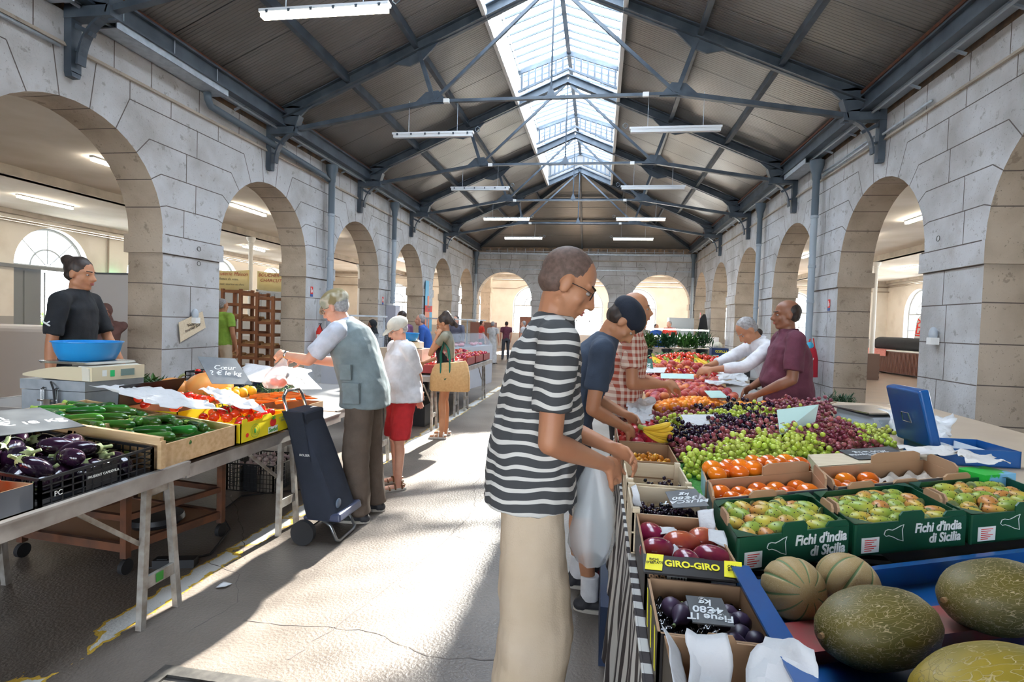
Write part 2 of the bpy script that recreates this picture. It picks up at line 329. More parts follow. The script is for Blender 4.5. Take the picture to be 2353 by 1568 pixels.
def stone_side(name, P, s0, s1, centers, half):
    mb = MB(); arch_wall(mb, P, s0, s1, centers, HW, SPR, TOPZ, TH)
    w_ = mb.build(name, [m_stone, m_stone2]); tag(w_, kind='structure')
    im = MB()   # impost blocks stand 5 cm proud of the reveals
    edges = [s0] + [e for c in centers for e in (c - HW, c + HW)] + [s1]
    for i in range(0, len(edges), 2):
        a, b_ = edges[i], edges[i + 1]
        if b_ - a < .05: continue
        a2 = a - .05 if i else a; b2 = b_ + .05 if i < len(edges) - 2 else b_
        im.m = 0
        p = [P(a2, IMP, -.035), P(b2, IMP, -.035), P(b2, IMP, TH + .03), P(a2, IMP, TH + .03), P(a2, SPR, -.035), P(b2, SPR, -.035), P(b2, SPR, TH + .03), P(a2, SPR, TH + .03)]
        k = [im.vert(v) for v in p]
        for q_, mi in (((3, 2, 1, 0), 1), ((4, 5, 6, 7), 1), ((0, 1, 5, 4), 0), ((1, 2, 6, 5), 1), ((2, 3, 7, 6), 0), ((3, 0, 4, 7), 1)): im.m = mi; im.face([k[j] for j in q_])
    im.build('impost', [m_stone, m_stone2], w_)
    J = MB(); r_ = random.Random(len(name)); W_ = .014
    def ln(a, b_, d=-.001):
        (sa, za), (sb, zb) = a, b_; L_ = hypot(sb - sa, zb - za)
        if L_ < .02: return
        nx, nz = -(zb - za) / L_ * W_ / 2, (sb - sa) / L_ * W_ / 2
        J.quad(P(sa + nx, za + nz, d), P(sb + nx, zb + nz, d), P(sb - nx, zb - nz, d), P(sa - nx, za - nz, d))
    def rv(s, z, ds, dz):   # a joint across a reveal
        J.quad(P(s + ds - dz, z - ds + dz if False else z, .0), P(s + ds, z, TH), P(s + ds, z + W_ * 1.2, TH), P(s + ds, z + W_ * 1.2, 0))
    for c in centers:
        for sg in (-1, 1):
            for ze in (.55, 1.02, 1.50, 1.98): J.quad(P(c + sg * (HW - .002), ze, 0), P(c + sg * (HW - .002), ze, TH), P(c + sg * (HW - .002), ze + W_, TH), P(c + sg * (HW - .002), ze + W_, 0))
        NV = 11
        for k in range(1, NV):
            th = pi * k / NV; cs, sn = -cos(th), sin(th)
            th2 = th + W_ / HW; q1 = (c + (HW - .002) * cs, SPR + (HW - .002) * sn); q2 = (c - (HW - .002) * cos(th2), SPR + (HW - .002) * sin(th2))
            J.quad(P(*q1, 0), P(*q1, TH), P(*q2, TH), P(*q2, 0))
            kk = min(k, NV - k); zt = {1: 3.12, 2: 3.55, 3: 3.98, 4: 4.40, 5: 4.66}[kk]
            t = (zt - SPR) / sn; sx_ = c + t * cs
            lim = half
            if abs(sx_ - c) > lim: t = lim / abs(cs); sx_ = c + t * cs; zt = SPR + t * sn
            ln((c + HW * cs, SPR + HW * sn), (sx_, zt))
            if kk < 5:
                ln((sx_, zt), (c + (lim if cs > 0 else -lim), zt))
    for i in range(0, len(edges), 2):
        a, b_ = edges[i], edges[i + 1]
        if b_ - a < .05: continue
        for ze in (.55, 1.02, 1.50, 1.98): ln((a, ze), (b_, ze))
        ln((a, SPR), (b_, SPR), -.037); ln((a, IMP - .008), (b_, IMP - .008), -.001)
        for (za, zb) in ((0, .55), (.55, 1.02), (1.02, 1.5), (1.5, 1.98), (1.98, IMP)):
            if r_.random() < .6: m_ = a + (b_ - a) * r_.uniform(.3, .7); ln((m_, za), (m_, zb))
        for (za, zb) in ((SPR, 3.12), (3.12, 3.55), (3.55, 3.98), (3.98, 4.4)):
            m_ = (a + b_) / 2 + r_.uniform(-.25, .25); ln((m_, za), (m_, zb))
    ln((s0, 4.66), (s1, 4.66))
    s = s0
    while s < s1: ln((s, 4.66), (s, 5.05)); s += r_.uniform(.5, 1.1)
    s = s0
    while s < s1:
        if min(abs(s - c) for c in centers) > .7: ln((s, 4.4), (s, 4.66))
        s += r_.uniform(.6, 1.1)
    jo = J.build('mortar_joints', m_joint, w_)
    md = MB(); a, b_ = P(s0, 4.63, 0), P(s1, 4.69, -.05)
    q8 = [P(s0, 4.64, .01), P(s1, 4.64, .01), P(s1, 4.64, -.045), P(s0, 4.64, -.045), P(s0, 4.69, .01), P(s1, 4.69, .01), P(s1, 4.69, -.02), P(s0, 4.69, -.02)]
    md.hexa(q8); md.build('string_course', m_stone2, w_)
    hd = MB(); hd.hexa([P(s0, 5.05, .08), P(s1, 5.05, .08), P(s1, 5.05, TH), P(s0, 5.05, TH), P(s0, 5.42, .08), P(s1, 5.42, .08), P(s1, 5.42, TH), P(s0, 5.42, TH)]); hd.build('wall_head', m_dirt, w_)
    return w_
cs_side = [P0 + k * PB for k in range(-4, 5)]
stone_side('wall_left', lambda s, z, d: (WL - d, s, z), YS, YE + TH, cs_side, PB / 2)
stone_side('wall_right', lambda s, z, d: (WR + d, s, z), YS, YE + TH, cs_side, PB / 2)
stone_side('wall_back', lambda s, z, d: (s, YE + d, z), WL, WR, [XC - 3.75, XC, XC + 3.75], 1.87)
HW_, SPR_ = HW, SPR
k = MB(); arch_wall(k, lambda s, z, d: (s, YS - d, z), WL - .6, WR + .6, [XC - 3.75, XC, XC + 3.75], 1.55, 3.3, 8.4, .4); tag(k.build('wall_front', [m_stone, m_stone2]), kind='structure')  # unseen end wall; its arches are opened to brighten the foreground
# end return of the side walls at the camera's back, so that the aisles are closed
# ------------------------------------------------------------------ aisles
XOL, XOR, YO, ZC = -17.2, 15.2, 32.5, 4.42
def arcs(P, c, r, z0, n=20, a0=0, a1=pi): return [P(c - r * cos(a0 + (a1 - a0) * i / n), z0 + r * sin(a0 + (a1 - a0) * i / n), .25) for i in range(n + 1)]
def window(idx, P, c, r, spring, sill, m=None):
    m = m or m_frame
    o = empty('window_%d' % idx, P(c, sill, .25)); tag(o, kind='structure'); o0 = V(o.location)
    mb = MB(); mb.T = M.Translation(-o0)
    mb.tube(arcs(P, c, r - .03, spring), .045, 6, caps=False); mb.tube(arcs(P, c, r * .45, spring), .03, 6, caps=False)
    mb.bar(P(c - r, spring, .25), P(c + r, spring, .25), .06, .08)
    for a in (pi / 4, pi / 2, 3 * pi / 4): mb.tube([P(c - r * .08 * cos(a), spring + r * .08 * sin(a), .25), P(c - r * cos(a), spring + r * sin(a), .25)], .02, 5)
    for sg in (-1, 1): mb.bar(P(c + sg * (r - .04), sill, .25), P(c + sg * (r - .04), spring, .25), .07, .07)
    for k in (-.33, .33): mb.bar(P(c + k * r, sill, .25), P(c + k * r, spring, .25), .04, .04)
    mb.bar(P(c - r, sill + .03, .25), P(c + r, sill + .03, .25), .07, .06)
    if spring - sill > 1.2: mb.bar(P(c - r, (spring + sill) / 2, .25), P(c + r, (spring + sill) / 2, .25), .04, .04)
    mb.build('window_frame', m, o)
    g = MB(); g.T = M.Translation(-o0); g.poly([P(c - r * cos(pi * i / 18), spring + r * sin(pi * i / 18), .26) for i in range(19)] + [P(c + r, sill, .26), P(c - r, sill, .26)])
    g.build('window_pane', m_pane, o)
m_pane = bpy.data.materials.new('window_glass'); m_pane.use_nodes = True; n = m_pane.node_tree.nodes; L = m_pane.node_tree.links.new; n.clear()
o_ = n.new('ShaderNodeOutputMaterial'); t_ = n.new('ShaderNodeBsdfTransparent'); t_.inputs[0].default_value = (.93, .96, .97, 1); d_ = n.new('ShaderNodeBsdfGlossy'); d_.inputs[1].default_value = .05
x_ = n.new('ShaderNodeMixShader'); x_.inputs[0].default_value = .06; L(t_.outputs[0], x_.inputs[1]); L(d_.outputs[0], x_.inputs[2]); L(x_.outputs[0], o_.inputs[0])
PW = lambda s, z, d: (XOL - d, s, z)
PE = lambda s, z, d: (XOR + d, s, z)
PN = lambda s, z, d: (s, YO + d, z)
mb = MB(); cw = [3.2, 7.15, 11.1, 15.1, 19.05, 23.0, 27.0]; arch_wall(mb, PW, YS, YO, cw, 1.22, 2.86, ZC, .5, None); tag(mb.build('wall_west', [m_plaster, m_white]), kind='structure')
mb = MB(); ce = [11.1, 15.1, 19.05, 23.0, 26.0, 29.6]; arch_wall(mb, PE, YS, YO, ce, 1.22, 2.62, ZC, .5, 1.0); tag(mb.build('wall_east', [m_plaster, m_white]), kind='structure')
cn = [-12.5, -8.2, -4.0, -1.0, 2.0, 6.2, 10.5]; mb = MB(); arch_wall(mb, PN, XOL, XOR, cn, 1.15, 2.62, ZC, .5, 1.0); tag(mb.build('wall_north', [m_plaster, m_white]), kind='structure')
wi = 1
for c in ce: window(wi, PE, c, 1.22, 2.62, 1.0); wi += 1
for c in cn: window(wi, PN, c, 1.15, 2.62, 1.0); wi += 1
for c in cw:
    window(wi, PW, c, 1.22, 2.86, 2.80); wi += 1
# the grey sliding doors under the west lunettes (the one by the camera stands open)
m_door = mat('door_steel_grey', (.22, .24, .26), .5)
di = 1
for c in cw:
    d = MB(); off = -1.15 if abs(c - 15.1) < .1 else 0
    d.box((XOL - .1, c + off, 1.38), (.06, 2.5 if off == 0 else 1.6, 2.76)); d.box((XOL + .06, c + off, 2.79), (.12, 2.9, .10))
    for k in range(4): d.box((XOL - .06, c + off - .9 + k * .6, 1.38), (.02, .04, 2.6))
    o = d.build('door_%d' % di, m_door); tag(o, kind='structure'); di += 1
for nm, x0, x1 in (('wall_south_west', XOL, WL - .1), ('wall_south_east', WR + .1, XOR)):
    b_ = MB(); b_.bx(x0, x1, YS - .4, YS, 0, ZC); tag(b_.build(nm, m_plaster), kind='structure')
c_ = MB()
c_.bx(XOL - .5, WL - .1, YS - .6, YO + .5, ZC, ZC + .15); c_.bx(WR + .1, XOR + .5, YS - .6, YO + .5, ZC, ZC + .15); c_.bx(WL - .1, WR + .1, YE + TH - .05, YO + .5, ZC, ZC + .15)
co = c_.build('ceiling', m_ceil); tag(co, kind='structure')
bm_ = MB()
for xx in (-11.9, 9.88):
    bm_.bx(xx - .09, xx + .09, YS, YO, 4.21, ZC); bm_.bx(xx - .14, xx + .14, YS, YO, 4.21, 4.235)
for xx in (XOL + .12, XOR - .12, WL - TH - .12, WR + TH + .12): bm_.bx(xx - .1, xx + .1, YS, YO, ZC - .13, ZC)
bm_.bx(XOL, XOR, YO - .2, YO, ZC - .13, ZC)
tag(bm_.build('trim_1', mat('beam_beige', (.50, .45, .39), .7, col2=(.38, .34, .29), nscale=3)), kind='structure')
pp = MB()   # conduits under the cornice and down the aisle walls
for xx, sg in ((XOL, 1), (XOR, -1)):
    for dz in (0, .07): pp.tube([(xx + sg * .12, -1, 4.15 - dz), (xx + sg * .12, YO - .2, 4.15 - dz)], .022, 6)
    for yy in (9.1, 13.1, 17.0, 21.0, 25.0): pp.tube([(xx + sg * .06, yy, 0), (xx + sg * .06, yy, 4.2)], .03, 6)
pp.tube([(XOL, YO - .1, 4.1), (XOR, YO - .1, 4.1)], .03, 6); pp.tube([(XOL, YO - .1, 3.6), (-5, YO - .1, 3.6), (-4.2, YO - .1, 3.85), (XOR, YO - .1, 3.85)], .03, 6)
tag(pp.build('trim_2', mat('conduit', (.42, .36, .30), .6), smooth=True), kind='structure')
for xx, yy in ((-11.9, 17.35), (-11.9, 8.2), (-11.9, 26.0), (9.88, 22.08), (9.88, 14.6), (9.88, 7.0)):
    k = MB(); k.lathe([(.15, 0), (.15, .12), (.10, .16), (.085, .3), (.085, .32)], 16); k.lathe([(.085, .3), (.07, 3.0), (.075, 3.9), (.10, 4.0), (.08, 4.03), (.15, 4.14), (.15, 4.21)], 16)
    col = k.build('column', m_white, smooth=40, loc=(xx, yy, 0)); tag(col, kind='structure', label='slim white cast iron column carrying the aisle beam')
# remains of the pier seen through the far left arch
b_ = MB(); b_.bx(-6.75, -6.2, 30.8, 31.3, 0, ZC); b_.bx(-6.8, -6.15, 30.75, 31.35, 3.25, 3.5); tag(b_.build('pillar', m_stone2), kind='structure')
fl = MB(); fl.bx(WL - TH, WR + TH, YS - 1, YE + TH, -.1, 0); tag(fl.build('floor', m_floor), kind='structure')
f2 = MB(); f2.bx(XOL - .5, WL - TH, YS - 1, YO + .5, -.1, 0); f2.bx(WR + TH, XOR + .5, YS - 1, YO + .5, -.1, 0); f2.bx(WL - TH, WR + TH, YE + TH, YO + .5, -.1, 0); tag(f2.build('floor_aisles', m_tile), kind='structure')
ln_ = MB()
ln_.bar((5.0, 12.0, .003), (15, 22.5, .003), .07, .004); ln_.bar((5.0, 9.6, .003), (12.5, 9.9, .003), .06, .004); ln_.bar((6.5, 11.0, .003), (9.5, 19.0, .003), .05, .004)
tag(ln_.build('floor_markings', m_white), kind='structure')
gr_ = MB(); gr_.bx(-70, 70, -60, 90, -.3, -.12); tag(gr_.build('ground', mat('outside_ground', (.5, .48, .44), .9)), kind='structure')

# ------------------------------------------------------------------ floor details: cracks, grating
ck = MB(); r_ = random.Random(3)
def crack(pts, wd=.006):
    P_ = []
    for (a, b_) in zip(pts, pts[1:]):
        a = V((*a, .0015)); b_ = V((*b_, .0015)); k = max(2, int((b_ - a).length / .05))
        for i in range(k): P_.append(a.lerp(b_, i / k) + V((r_.uniform(-.012, .012), r_.uniform(-.012, .012), 0)))
    P_.append(V((*pts[-1], .0015)))
    for a, b_ in zip(P_, P_[1:]):
        d = (b_ - a).normalized(); w2_ = V((-d.y, d.x, 0)) * wd * r_.uniform(.25, .8); ck.quad(a - w2_, b_ - w2_, b_ + w2_, a + w2_)
crack([(-1.35, 2.3), (-1.12, 3.3), (-1.03, 3.9), (-.98, 4.5), (-1.15, 5.2), (-1.1, 6.2), (-1.25, 7.5), (-1.2, 9.5)]); crack([(-1.03, 3.9), (-.7, 3.8), (-.3, 3.9)], .004)
crack([(-1.75, 2.55), (-1.1, 2.6), (-.7, 2.45), (-.4, 2.5)], .005); crack([(-2.4, 3.1), (-2.1, 3.0), (-1.9, 2.7), (-1.95, 2.4)], .005); crack([(-3.6, 4.6), (-3.0, 4.2), (-2.5, 3.6), (-2.2, 3.2)], .004)
tag(ck.build('floor_cracks', m_joint), kind='structure')
g = empty('floor_grate', (-1.15, 1.78, 0)); tag(g, 'dark cast iron drain grate set in the concrete floor, bottom of the photo', 'grate')
m_iron = mat('cast_iron', (.09, .085, .08), .45, .6, col2=(.14, .13, .12), nscale=30)
k = MB(); k.bx(-.70, .70, .30, .36, 0, .012); k.bx(-.70, .70, -.36, -.30, 0, .012); k.bx(-.70, -.64, -.30, .30, 0, .012); k.bx(.64, .70, -.30, .30, 0, .012)
k.tube([(-.5, .26, .008), (.5, .26, .008), (.56, .2, .008), (.56, -.2, .008), (.5, -.26, .008), (-.5, -.26, .008), (-.56, -.2, .008), (-.56, .2, .008)], .012, 6, closed=True); k.build('frame', m_iron, g)
k = MB(); k.bx(-.64, .64, -.3, .3, -.002, .001)
for i in range(24):
    for j in range(9): k.box((-.5 + i * .0435, -.18 + j * .045, .004), (.022, .022, .008), rz=.78)
k.build('grid', m_iron, g)

# ------------------------------------------------------------------ roof
SL = .434
def zr(dx): return 7.42 - SL * abs(dx)             # underside of a rafter
def zp(dx): return 7.66 - SL * abs(dx)             # underside of the panels
Y0R, YK = YS, [P0 - .08 + PB * k for k in range(-4, 4)]     # trusses
YH = YK[-1]
r = MB()
for sg in (-1, 1):
    A, B = (1.22, 5.75)
    p = [(XC + sg * A, Y0R, zp(A)), (XC + sg * B, Y0R, zp(B)), (XC + sg * B, YH, zp(B)), (XC + sg * A, YH, zp(A))]
    r.hexa([*p, *[(x_, y_, z_ + .06) for x_, y_, z_ in p]])
    ap = (XC, YH, zp(0)); q = [(XC + sg * 5.75, YH, zp(5.75)), (XC + sg * 5.75, YE + .4, zp(5.75)), ap]
    r.poly(q)
    r.poly([(XC, YH, zp(0)), (XC + sg * 1.22, YH, zp(1.22)), (XC + sg * 1.22, YH, 7.76), (XC, YH, 8.2)])
r.poly([(XC - 5.75, YE + .4, zp(5.75)), (XC + 5.75, YE + .4, zp(5.75)), (XC, YH, zp(0))])
ro = r.build('ceiling_hall', m_roof); tag(ro, kind='structure')
gb = MB(); gb.bx(XC - 5.7, XC + 5.7, YE - .02, YE + .3, 5.05, 5.26); tag(gb.build('trim_3', m_dirt), kind='structure')
YL = YK[2]
r = MB(); r.poly([(XC, YS, zp(0)), (XC - 1.3, YS, zp(1.3)), (XC - 1.3, YL, zp(1.3)), (XC, YL, zp(0))]); r.poly([(XC, YS, zp(0)), (XC + 1.3, YS, zp(1.3)), (XC + 1.3, YL, zp(1.3)), (XC, YL, zp(0))]); r.poly([(XC, YL, zp(0)), (XC - 1.3, YL, zp(1.3)), (XC - 1.3, YL, 7.8), (XC, YL, 8.25), (XC + 1.3, YL, 7.8), (XC + 1.3, YL, zp(1.3))])
tag(r.build('ceiling_ridge', m_roof), kind='structure')  # unseen ridge, closed south of the lantern to darken the near end
# lantern: white upstands, glazing bars, glass
lt = empty('skylight', (XC, 10, 7.0)); tag(lt, kind='structure', label='long glazed ridge lantern over the hall')
T0 = M.Translation((-XC, -10, -7.0))
k = MB(); k.T = T0
for sg in (-1, 1): k.box((XC + sg * 1.24, (YL + YH) / 2, 7.36), (.03, YH - YL, .86)); k.box((XC + sg * 1.21, (YL + YH) / 2, 7.78), (.08, YH - YL, .05)); k.box((XC + sg * 1.2, (YL + YH) / 2, 6.98), (.05, YH - YL, .14))
k.build('upstand', m_white, lt)
k = MB(); k.T = T0
def zl(dx): return 8.19 - .345 * abs(dx)
yy = YL
while yy < YH:
    for sg in (-1, 1): k.bar((XC, yy, zl(0)), (XC + sg * 1.3, yy, zl(1.3)), .025, .04)
    yy += .329
k.box((XC, (YL + YH) / 2, 8.17), (.1, YH - YL, .1))
k.build('glazing_bars', m_steel, lt)
k = MB(); k.T = T0
for sg in (-1, 1): k.quad((XC, YL, zl(0) + .03), (XC + sg * 1.32, YL, zl(1.32) + .03), (XC + sg * 1.32, YH, zl(1.32) + .03), (XC, YH, zl(0) + .03))
k.build('glass', m_glass, lt)
def truss(y, idx):
    o = empty('roof_truss', (XC, y, 4.4)); tag(o, 'dark blue grey riveted steel roof truss, %s from the camera' % ['far behind', 'behind', 'nearest', 'second', 'third', 'fourth', 'fifth', 'farthest'][idx], 'truss', kind='structure')
    T = M.Translation((0, 0, -4.4))
    for sg in (-1, 1):
        S = lambda dx, z, dy=0: (sg * dx, dy, z)
        k = MB(); k.T = T
        k.bar(S(5.0, zr(5.0) + .1), S(0, zr(0) + .1), .012, .2); k.bar(S(5.0, zr(5.0) + .012), S(0, zr(0) + .012), .17, .018); k.bar(S(5.0, zr(5.0) + .2), S(0, zr(0) + .2), .17, .018)
        for (c0, w0, d0) in ((2.44, .42, .18),):   # haunch at the strut
            a = [(c0 - w0, zr(c0 - w0)), (c0 - .12, zr(c0 - .12) - d0), (c0 + .12, zr(c0 + .12) - d0), (c0 + w0, zr(c0 + w0))]
            k.hexa([S(a[0][0], a[0][1], -.02), S(a[1][0], a[1][1], -.02), S(a[2][0], a[2][1], -.02), S(a[3][0], a[3][1], -.02), S(a[0][0], a[0][1], .02), S(a[1][0], a[1][1], .02), S(a[2][0], a[2][1], .02), S(a[3][0], a[3][1], .02)])
        # curved shoulder plate at the eaves
        cur = [(4.25, zr(4.25)), (4.5, zr(4.5) - .02), (4.66, zr(4.66) - .10), (4.74, 5.12), (4.76, 5.0)]
        for a, b_ in zip(cur, cur[1:]):
            k.hexa([S(a[0], a[1], -.02), S(b_[0], b_[1], -.02), S(5.3, b_[1], -.02), S(5.3, a[1] + .1, -.02), S(a[0], a[1], .02), S(b_[0], b_[1], .02), S(5.3, b_[1], .02), S(5.3, a[1] + .1, .02)])
        k.bar(S(4.66, zr(4.66) - .10), S(4.76, 5.0), .16, .02); k.box(S(5.0, 5.02), (.62, .16, .12))
        k.build('rafter', m_steel, o)
        k = MB(); k.T = T
        k.bar(S(4.72, 5.06), S(2.13, 5.49), .09, .075); k.bar(S(2.13, 5.49), S(0, 5.49), .07, .05)
        k.hexa([S(1.82, 5.45, -.012), S(2.5, 5.43, -.012), S(2.25, 5.66, -.012), S(2.02, 5.68, -.012), S(1.82, 5.45, .012), S(2.5, 5.43, .012), S(2.25, 5.66, .012), S(2.02, 5.68, .012)])
        k.build('tie_beam', m_steel, o)
        k = MB(); k.T = T
        for dy in (-.035, .035): k.bar(S(2.1, 5.5, dy), S(2.40, zr(2.4), dy), .014, .07)
        k.build('strut', m_steel, o)
        k = MB(); k.T = T; k.bar(S(2.08, 5.52), S(.08, zr(.1)), .05, .055); k.build('diagonal', m_steel, o)
        k = MB(); k.T = T
        k.box(S(5.27, 4.75), (.10, .13, .80)); k.hexa([S(5.22, 4.30, -.05), S(5.32, 4.30, -.05), S(5.32, 4.36, -.065), S(5.22, 4.36, -.065), S(5.22, 4.30, .05), S(5.32, 4.30, .05), S(5.32, 4.36, .065), S(5.22, 4.36, .065)])
        pts = [S(5.16 - .46 * (1 - cos(t * pi / 2)), 4.44 + .56 * sin(t * pi / 2)) for t in [i / 8 for i in range(9)]]
        for a, b_ in zip(pts, pts[1:]): k.bar(a, b_, .11, .03, up=(sg, 0, .01))
        k.bar(S(5.22, 4.90), S(4.98, 4.78), .05, .05); k.bar(S(5.22, 4.62), S(5.12, 4.60), .04, .03)
        k.build('wall_bracket', m_steel, o)
        k = MB(); k.T = T    # louvres between rafter and lantern roof
        k.bar(S(1.22, zl(1.22) - .06), S(0, zl(0) - .06), .05, .08); k.bar(S(1.22, zr(1.22) + .36), S(0, zr(0) + .36), .05, .05)
        for j in range(7):
            dx = .14 + j * .165; k.bar(S(dx, zr(dx) + .32), S(dx, zl(dx) - .05), .05, .035)
        k.build('louvre_infill', m_steel, o)
    k = MB(); k.T = T; k.tube([(0, 0, 5.45), (0, 0, zr(0) + .1)], .018, 8); k.hexa([(-.1, -.02, 5.47), (.1, -.02, 5.47), (.1, .02, 5.47), (-.1, .02, 5.47), (-.02, -.015, 5.68), (.02, -.015, 5.68), (.02, .015, 5.68), (-.02, .015, 5.68)])
    k.build('king_rod', m_steel, o)
    k = MB(); k.T = T
    for dx in (-1.85, 1.6): k.box((dx, -.06, 5.47), (.10, .06, .07))
    k.build('junction_box', m_white, o)
for i, y in enumerate(YK): truss(y, i)
pu = MB()
for sg in (-1, 1):
    for dx in (2.44, 3.72):
        pu.bx(XC + sg * dx - .008, XC + sg * dx + .008, Y0R, YH + (0), zp(dx) - .17, zp(dx)); pu.bx(XC + sg * dx - .045, XC + sg * dx + .045, Y0R, YH, zp(dx) - .18, zp(dx) - .165)
    # hip rafters and the purlins of the hipped end
    pu.bar((XC, YH, zp(0) - .1), (XC + sg * 5.1, YE, 5.28), .10, .18)
    for t in (.33, .62):
        pu.bar((XC + sg * 5.2 * t, YH + (YE - YH) * t, zp(0) - .1 - (zp(0) - 5.3) * t), (XC, YH + (YE - YH) * t, zp(0) - .1 - (zp(0) - 5.3) * t), .06, .12)
        pu.bar((XC + sg * 5.2 * t, YH, zp(5.2 * t) - .1), (XC + sg * 5.2 * t, YH + (YE - YH) * t, zp(5.2 * t) - .1), .06, .12)
pu.bar((XC, YH, zp(0) - .12), (XC, YE, 5.3), .08, .16)
tag(pu.build('trim_4', m_steel), kind='structure')
k = MB(); k.m = 0
for sg in (-1, 1):
    xw = XC + sg * 5.01; xi = XC + sg * 5.31
    k.m = 0; k.bx(xw - .015, xw + .015, Y0R, YE, 5.12, 5.36); k.bx(xw - .07, xw + .07, Y0R, YE, 5.34, 5.37); k.bx(xw - .07, xw + .07, Y0R, YE, 5.11, 5.135)
    k.m = 1; k.bx(xw - .075, xw + .02, Y0R, YE, 5.385, 5.43)
    k.m = 2; k.bx(min(xw, xi), max(xw, xi), Y0R, YE, 5.13, 5.15)
    for yy_ in [YK[0] + PB * q_ / 4 for q_ in range(4, 34)]: k.bar((xi, yy_, 5.06), (xw, yy_, 5.17), .03, .03)
    k.m = 2; k.tube([(xw + sg * .09, Y0R, 5.07), (xw + sg * .09, YE, 5.07)], .02, 6)
tag(k.build('trim_5', [m_steel, m_rust, m_pvc]), kind='structure')
# back wall: rails and the cable tray above the three arches
k = MB(); k.bx(WL + .3, WR - .3, YE - .10, YE - .02, 4.93, 4.99); k.bx(WL + .1, WR - .1, YE - .05, YE - .01, 4.20, 4.245)
for i in range(22): k.bx(WL + .8 + i * .44, WL + .82 + i * .44, YE - .07, YE - .05, 4.99, 5.22)
k.bx(WL + .6, WR - .6, YE - .08, YE - .05, 5.08, 5.10); tag(k.build('trim_6', m_zinc), kind='structure')

# ------------------------------------------------------------------ rainwater pipes, gutters, conduit
def downpipe(x, y, sg, zend, lab):
    o = empty('drainpipe', (x + sg * .16, y, 0)); tag(o, lab, 'drainpipe')
    k = MB(); k.tube([(0, 0, 4.72), (0, 0, zend)], .062, 14)
    for z in (3.9, 2.9, 2.2, zend + .02): k.lathe([(.062, z - .03), (.075, z - .025), (.075, z + .025), (.062, z + .03)], 14)
    k.build('pipe', m_pvc, o, smooth=40)
    k = MB(); k.lathe([(.068, 3.9), (.068, 4.62), (.085, 4.66), (.085, 4.75), (.10, 4.80), (.135, 4.92), (.135, 5.02)], 16); k.build('hopper', m_dpipe, o, smooth=40)
    k = MB(); k.tube([(0.02 * sg, .11, 4.7), (.02 * sg, .11, 1.2)], .012, 6); k.build('cable', m_pvc, o)
    return o
downpipe(WL, 11.87, 1, .9, 'grey drainpipe on the left wall between second and third visible arches')
downpipe(WL, 15.78, 1, 2.05, 'grey drainpipe on the left wall above the grey cabinet')
downpipe(WL, 26.75, 1, .3, 'drainpipe in the far left corner of the hall')
downpipe(WR, 12.0, -1, .3, 'grey drainpipe on the right wall behind the red bag')
downpipe(WR, 15.95, -1, .3, 'second grey drainpipe on the right wall, further back')
downpipe(WR, 26.75, -1, .3, 'drainpipe in the far right corner of the hall')
k = MB(); k.tube([(WL + .16, 7.82, 5.0), (WL + .16, 7.84, 4.9), (WL + .12, 7.95, 4.84), (WL + .12, 11.6, 4.72), (WL + .14, 11.76, 4.66)], .055, 12)
o = k.build('rainwater_pipe', m_dpipe, smooth=True); tag(o, 'dark sloping rainwater pipe along the top of the left wall', 'pipe')
k = MB(); k.tube([(WR - .05, 8.3, 4.74), (WR - .05, 12.0, 4.72)], .02, 8); k.tube([(WR - .05, 9.9, 4.80), (WR - .05, 12.0, 4.78)], .015, 8)
tag(k.build('conduit', m_zinc, smooth=True), 'thin metal conduit along the right wall below the roof', 'conduit')
k = MB(); k.tube([(WL + .05, 3.0, 4.62), (WL + .05, 5.55, 4.60)], .022, 8); tag(k.build('conduit', m_zinc, smooth=True), 'thin metal conduit at the top left corner of the photo', 'conduit')
def tray(x, y0, y1, z, lab):
    o = empty('gutter_tray', (x, (y0 + y1) / 2, z)); tag(o, lab, 'gutter', 'galvanised gutter trays')
    L_ = y1 - y0; k = MB(); k.bx(-.15, .15, -L_ / 2, L_ / 2, 0, .012); k.bx(.14, .155, -L_ / 2, L_ / 2, 0, .10); k.bx(-.155, -.14, -L_ / 2, L_ / 2, 0, .10); k.build('tray', m_zinc, o)
    for t in (-.5, -.05, .42):
        k = MB(); k.tube([(.15, L_ * t * .9, .1), (.15, L_ * t * .9, .33)], .006, 5); k.build('hanger', m_zinc, o)
tray(WL + .20, 6.0, 8.05, 5.02, 'galvanised gutter tray hung under the left eaves between two brackets')
tray(WL + .20, 3.0, 5.45, 5.02, 'galvanised gutter tray at the top left corner of the photo')
tray(WR - .20, 12.1, 13.4, 5.0, 'galvanised gutter tray hung under the right eaves by the drainpipe')
# ------------------------------------------------------------------ strip lights
def strip(lit):
    o = empty('strip_light', (0, 0, 0)); tag(o, 'strip light', 'light')
    k = MB(); k.box((0, 0, .02), (1.50, .09, .035));     k.m = 1
    for i in range(6): k.box((-.65 + i * .26, -.048, .0), (.03, .008, .035))
    k.build('housing', [m_lamp_off, m_steel], o)
    k = MB(); k.box((0, 0, -.025), (1.46, .075, .055)); k.build('diffuser', m_tube if lit else m_lamp_off, o)
    for x in (-.45, .45):
        k = MB(); k.tube([(x, 0, .04), (x, 0, .60)], .005, 5); k.build('wire', m_zinc, o)
    k = MB(); k.tube([(.78, 0, .03 + .06), (.82, 0, .06 + .06), (.86, 0, .03 + .06), (.86, 0, -.01 + .06), (.82, 0, -.04 + .06), (.78, 0, -.01 + .06)], .006, 5, closed=True); k.build('cable_loop', m_dpipe, o)
    return o
PL = {True: Pool(strip(True)), False: Pool(strip(False))}
ordn = ['', 'nearest', 'second', 'third', 'fourth', 'farthest']
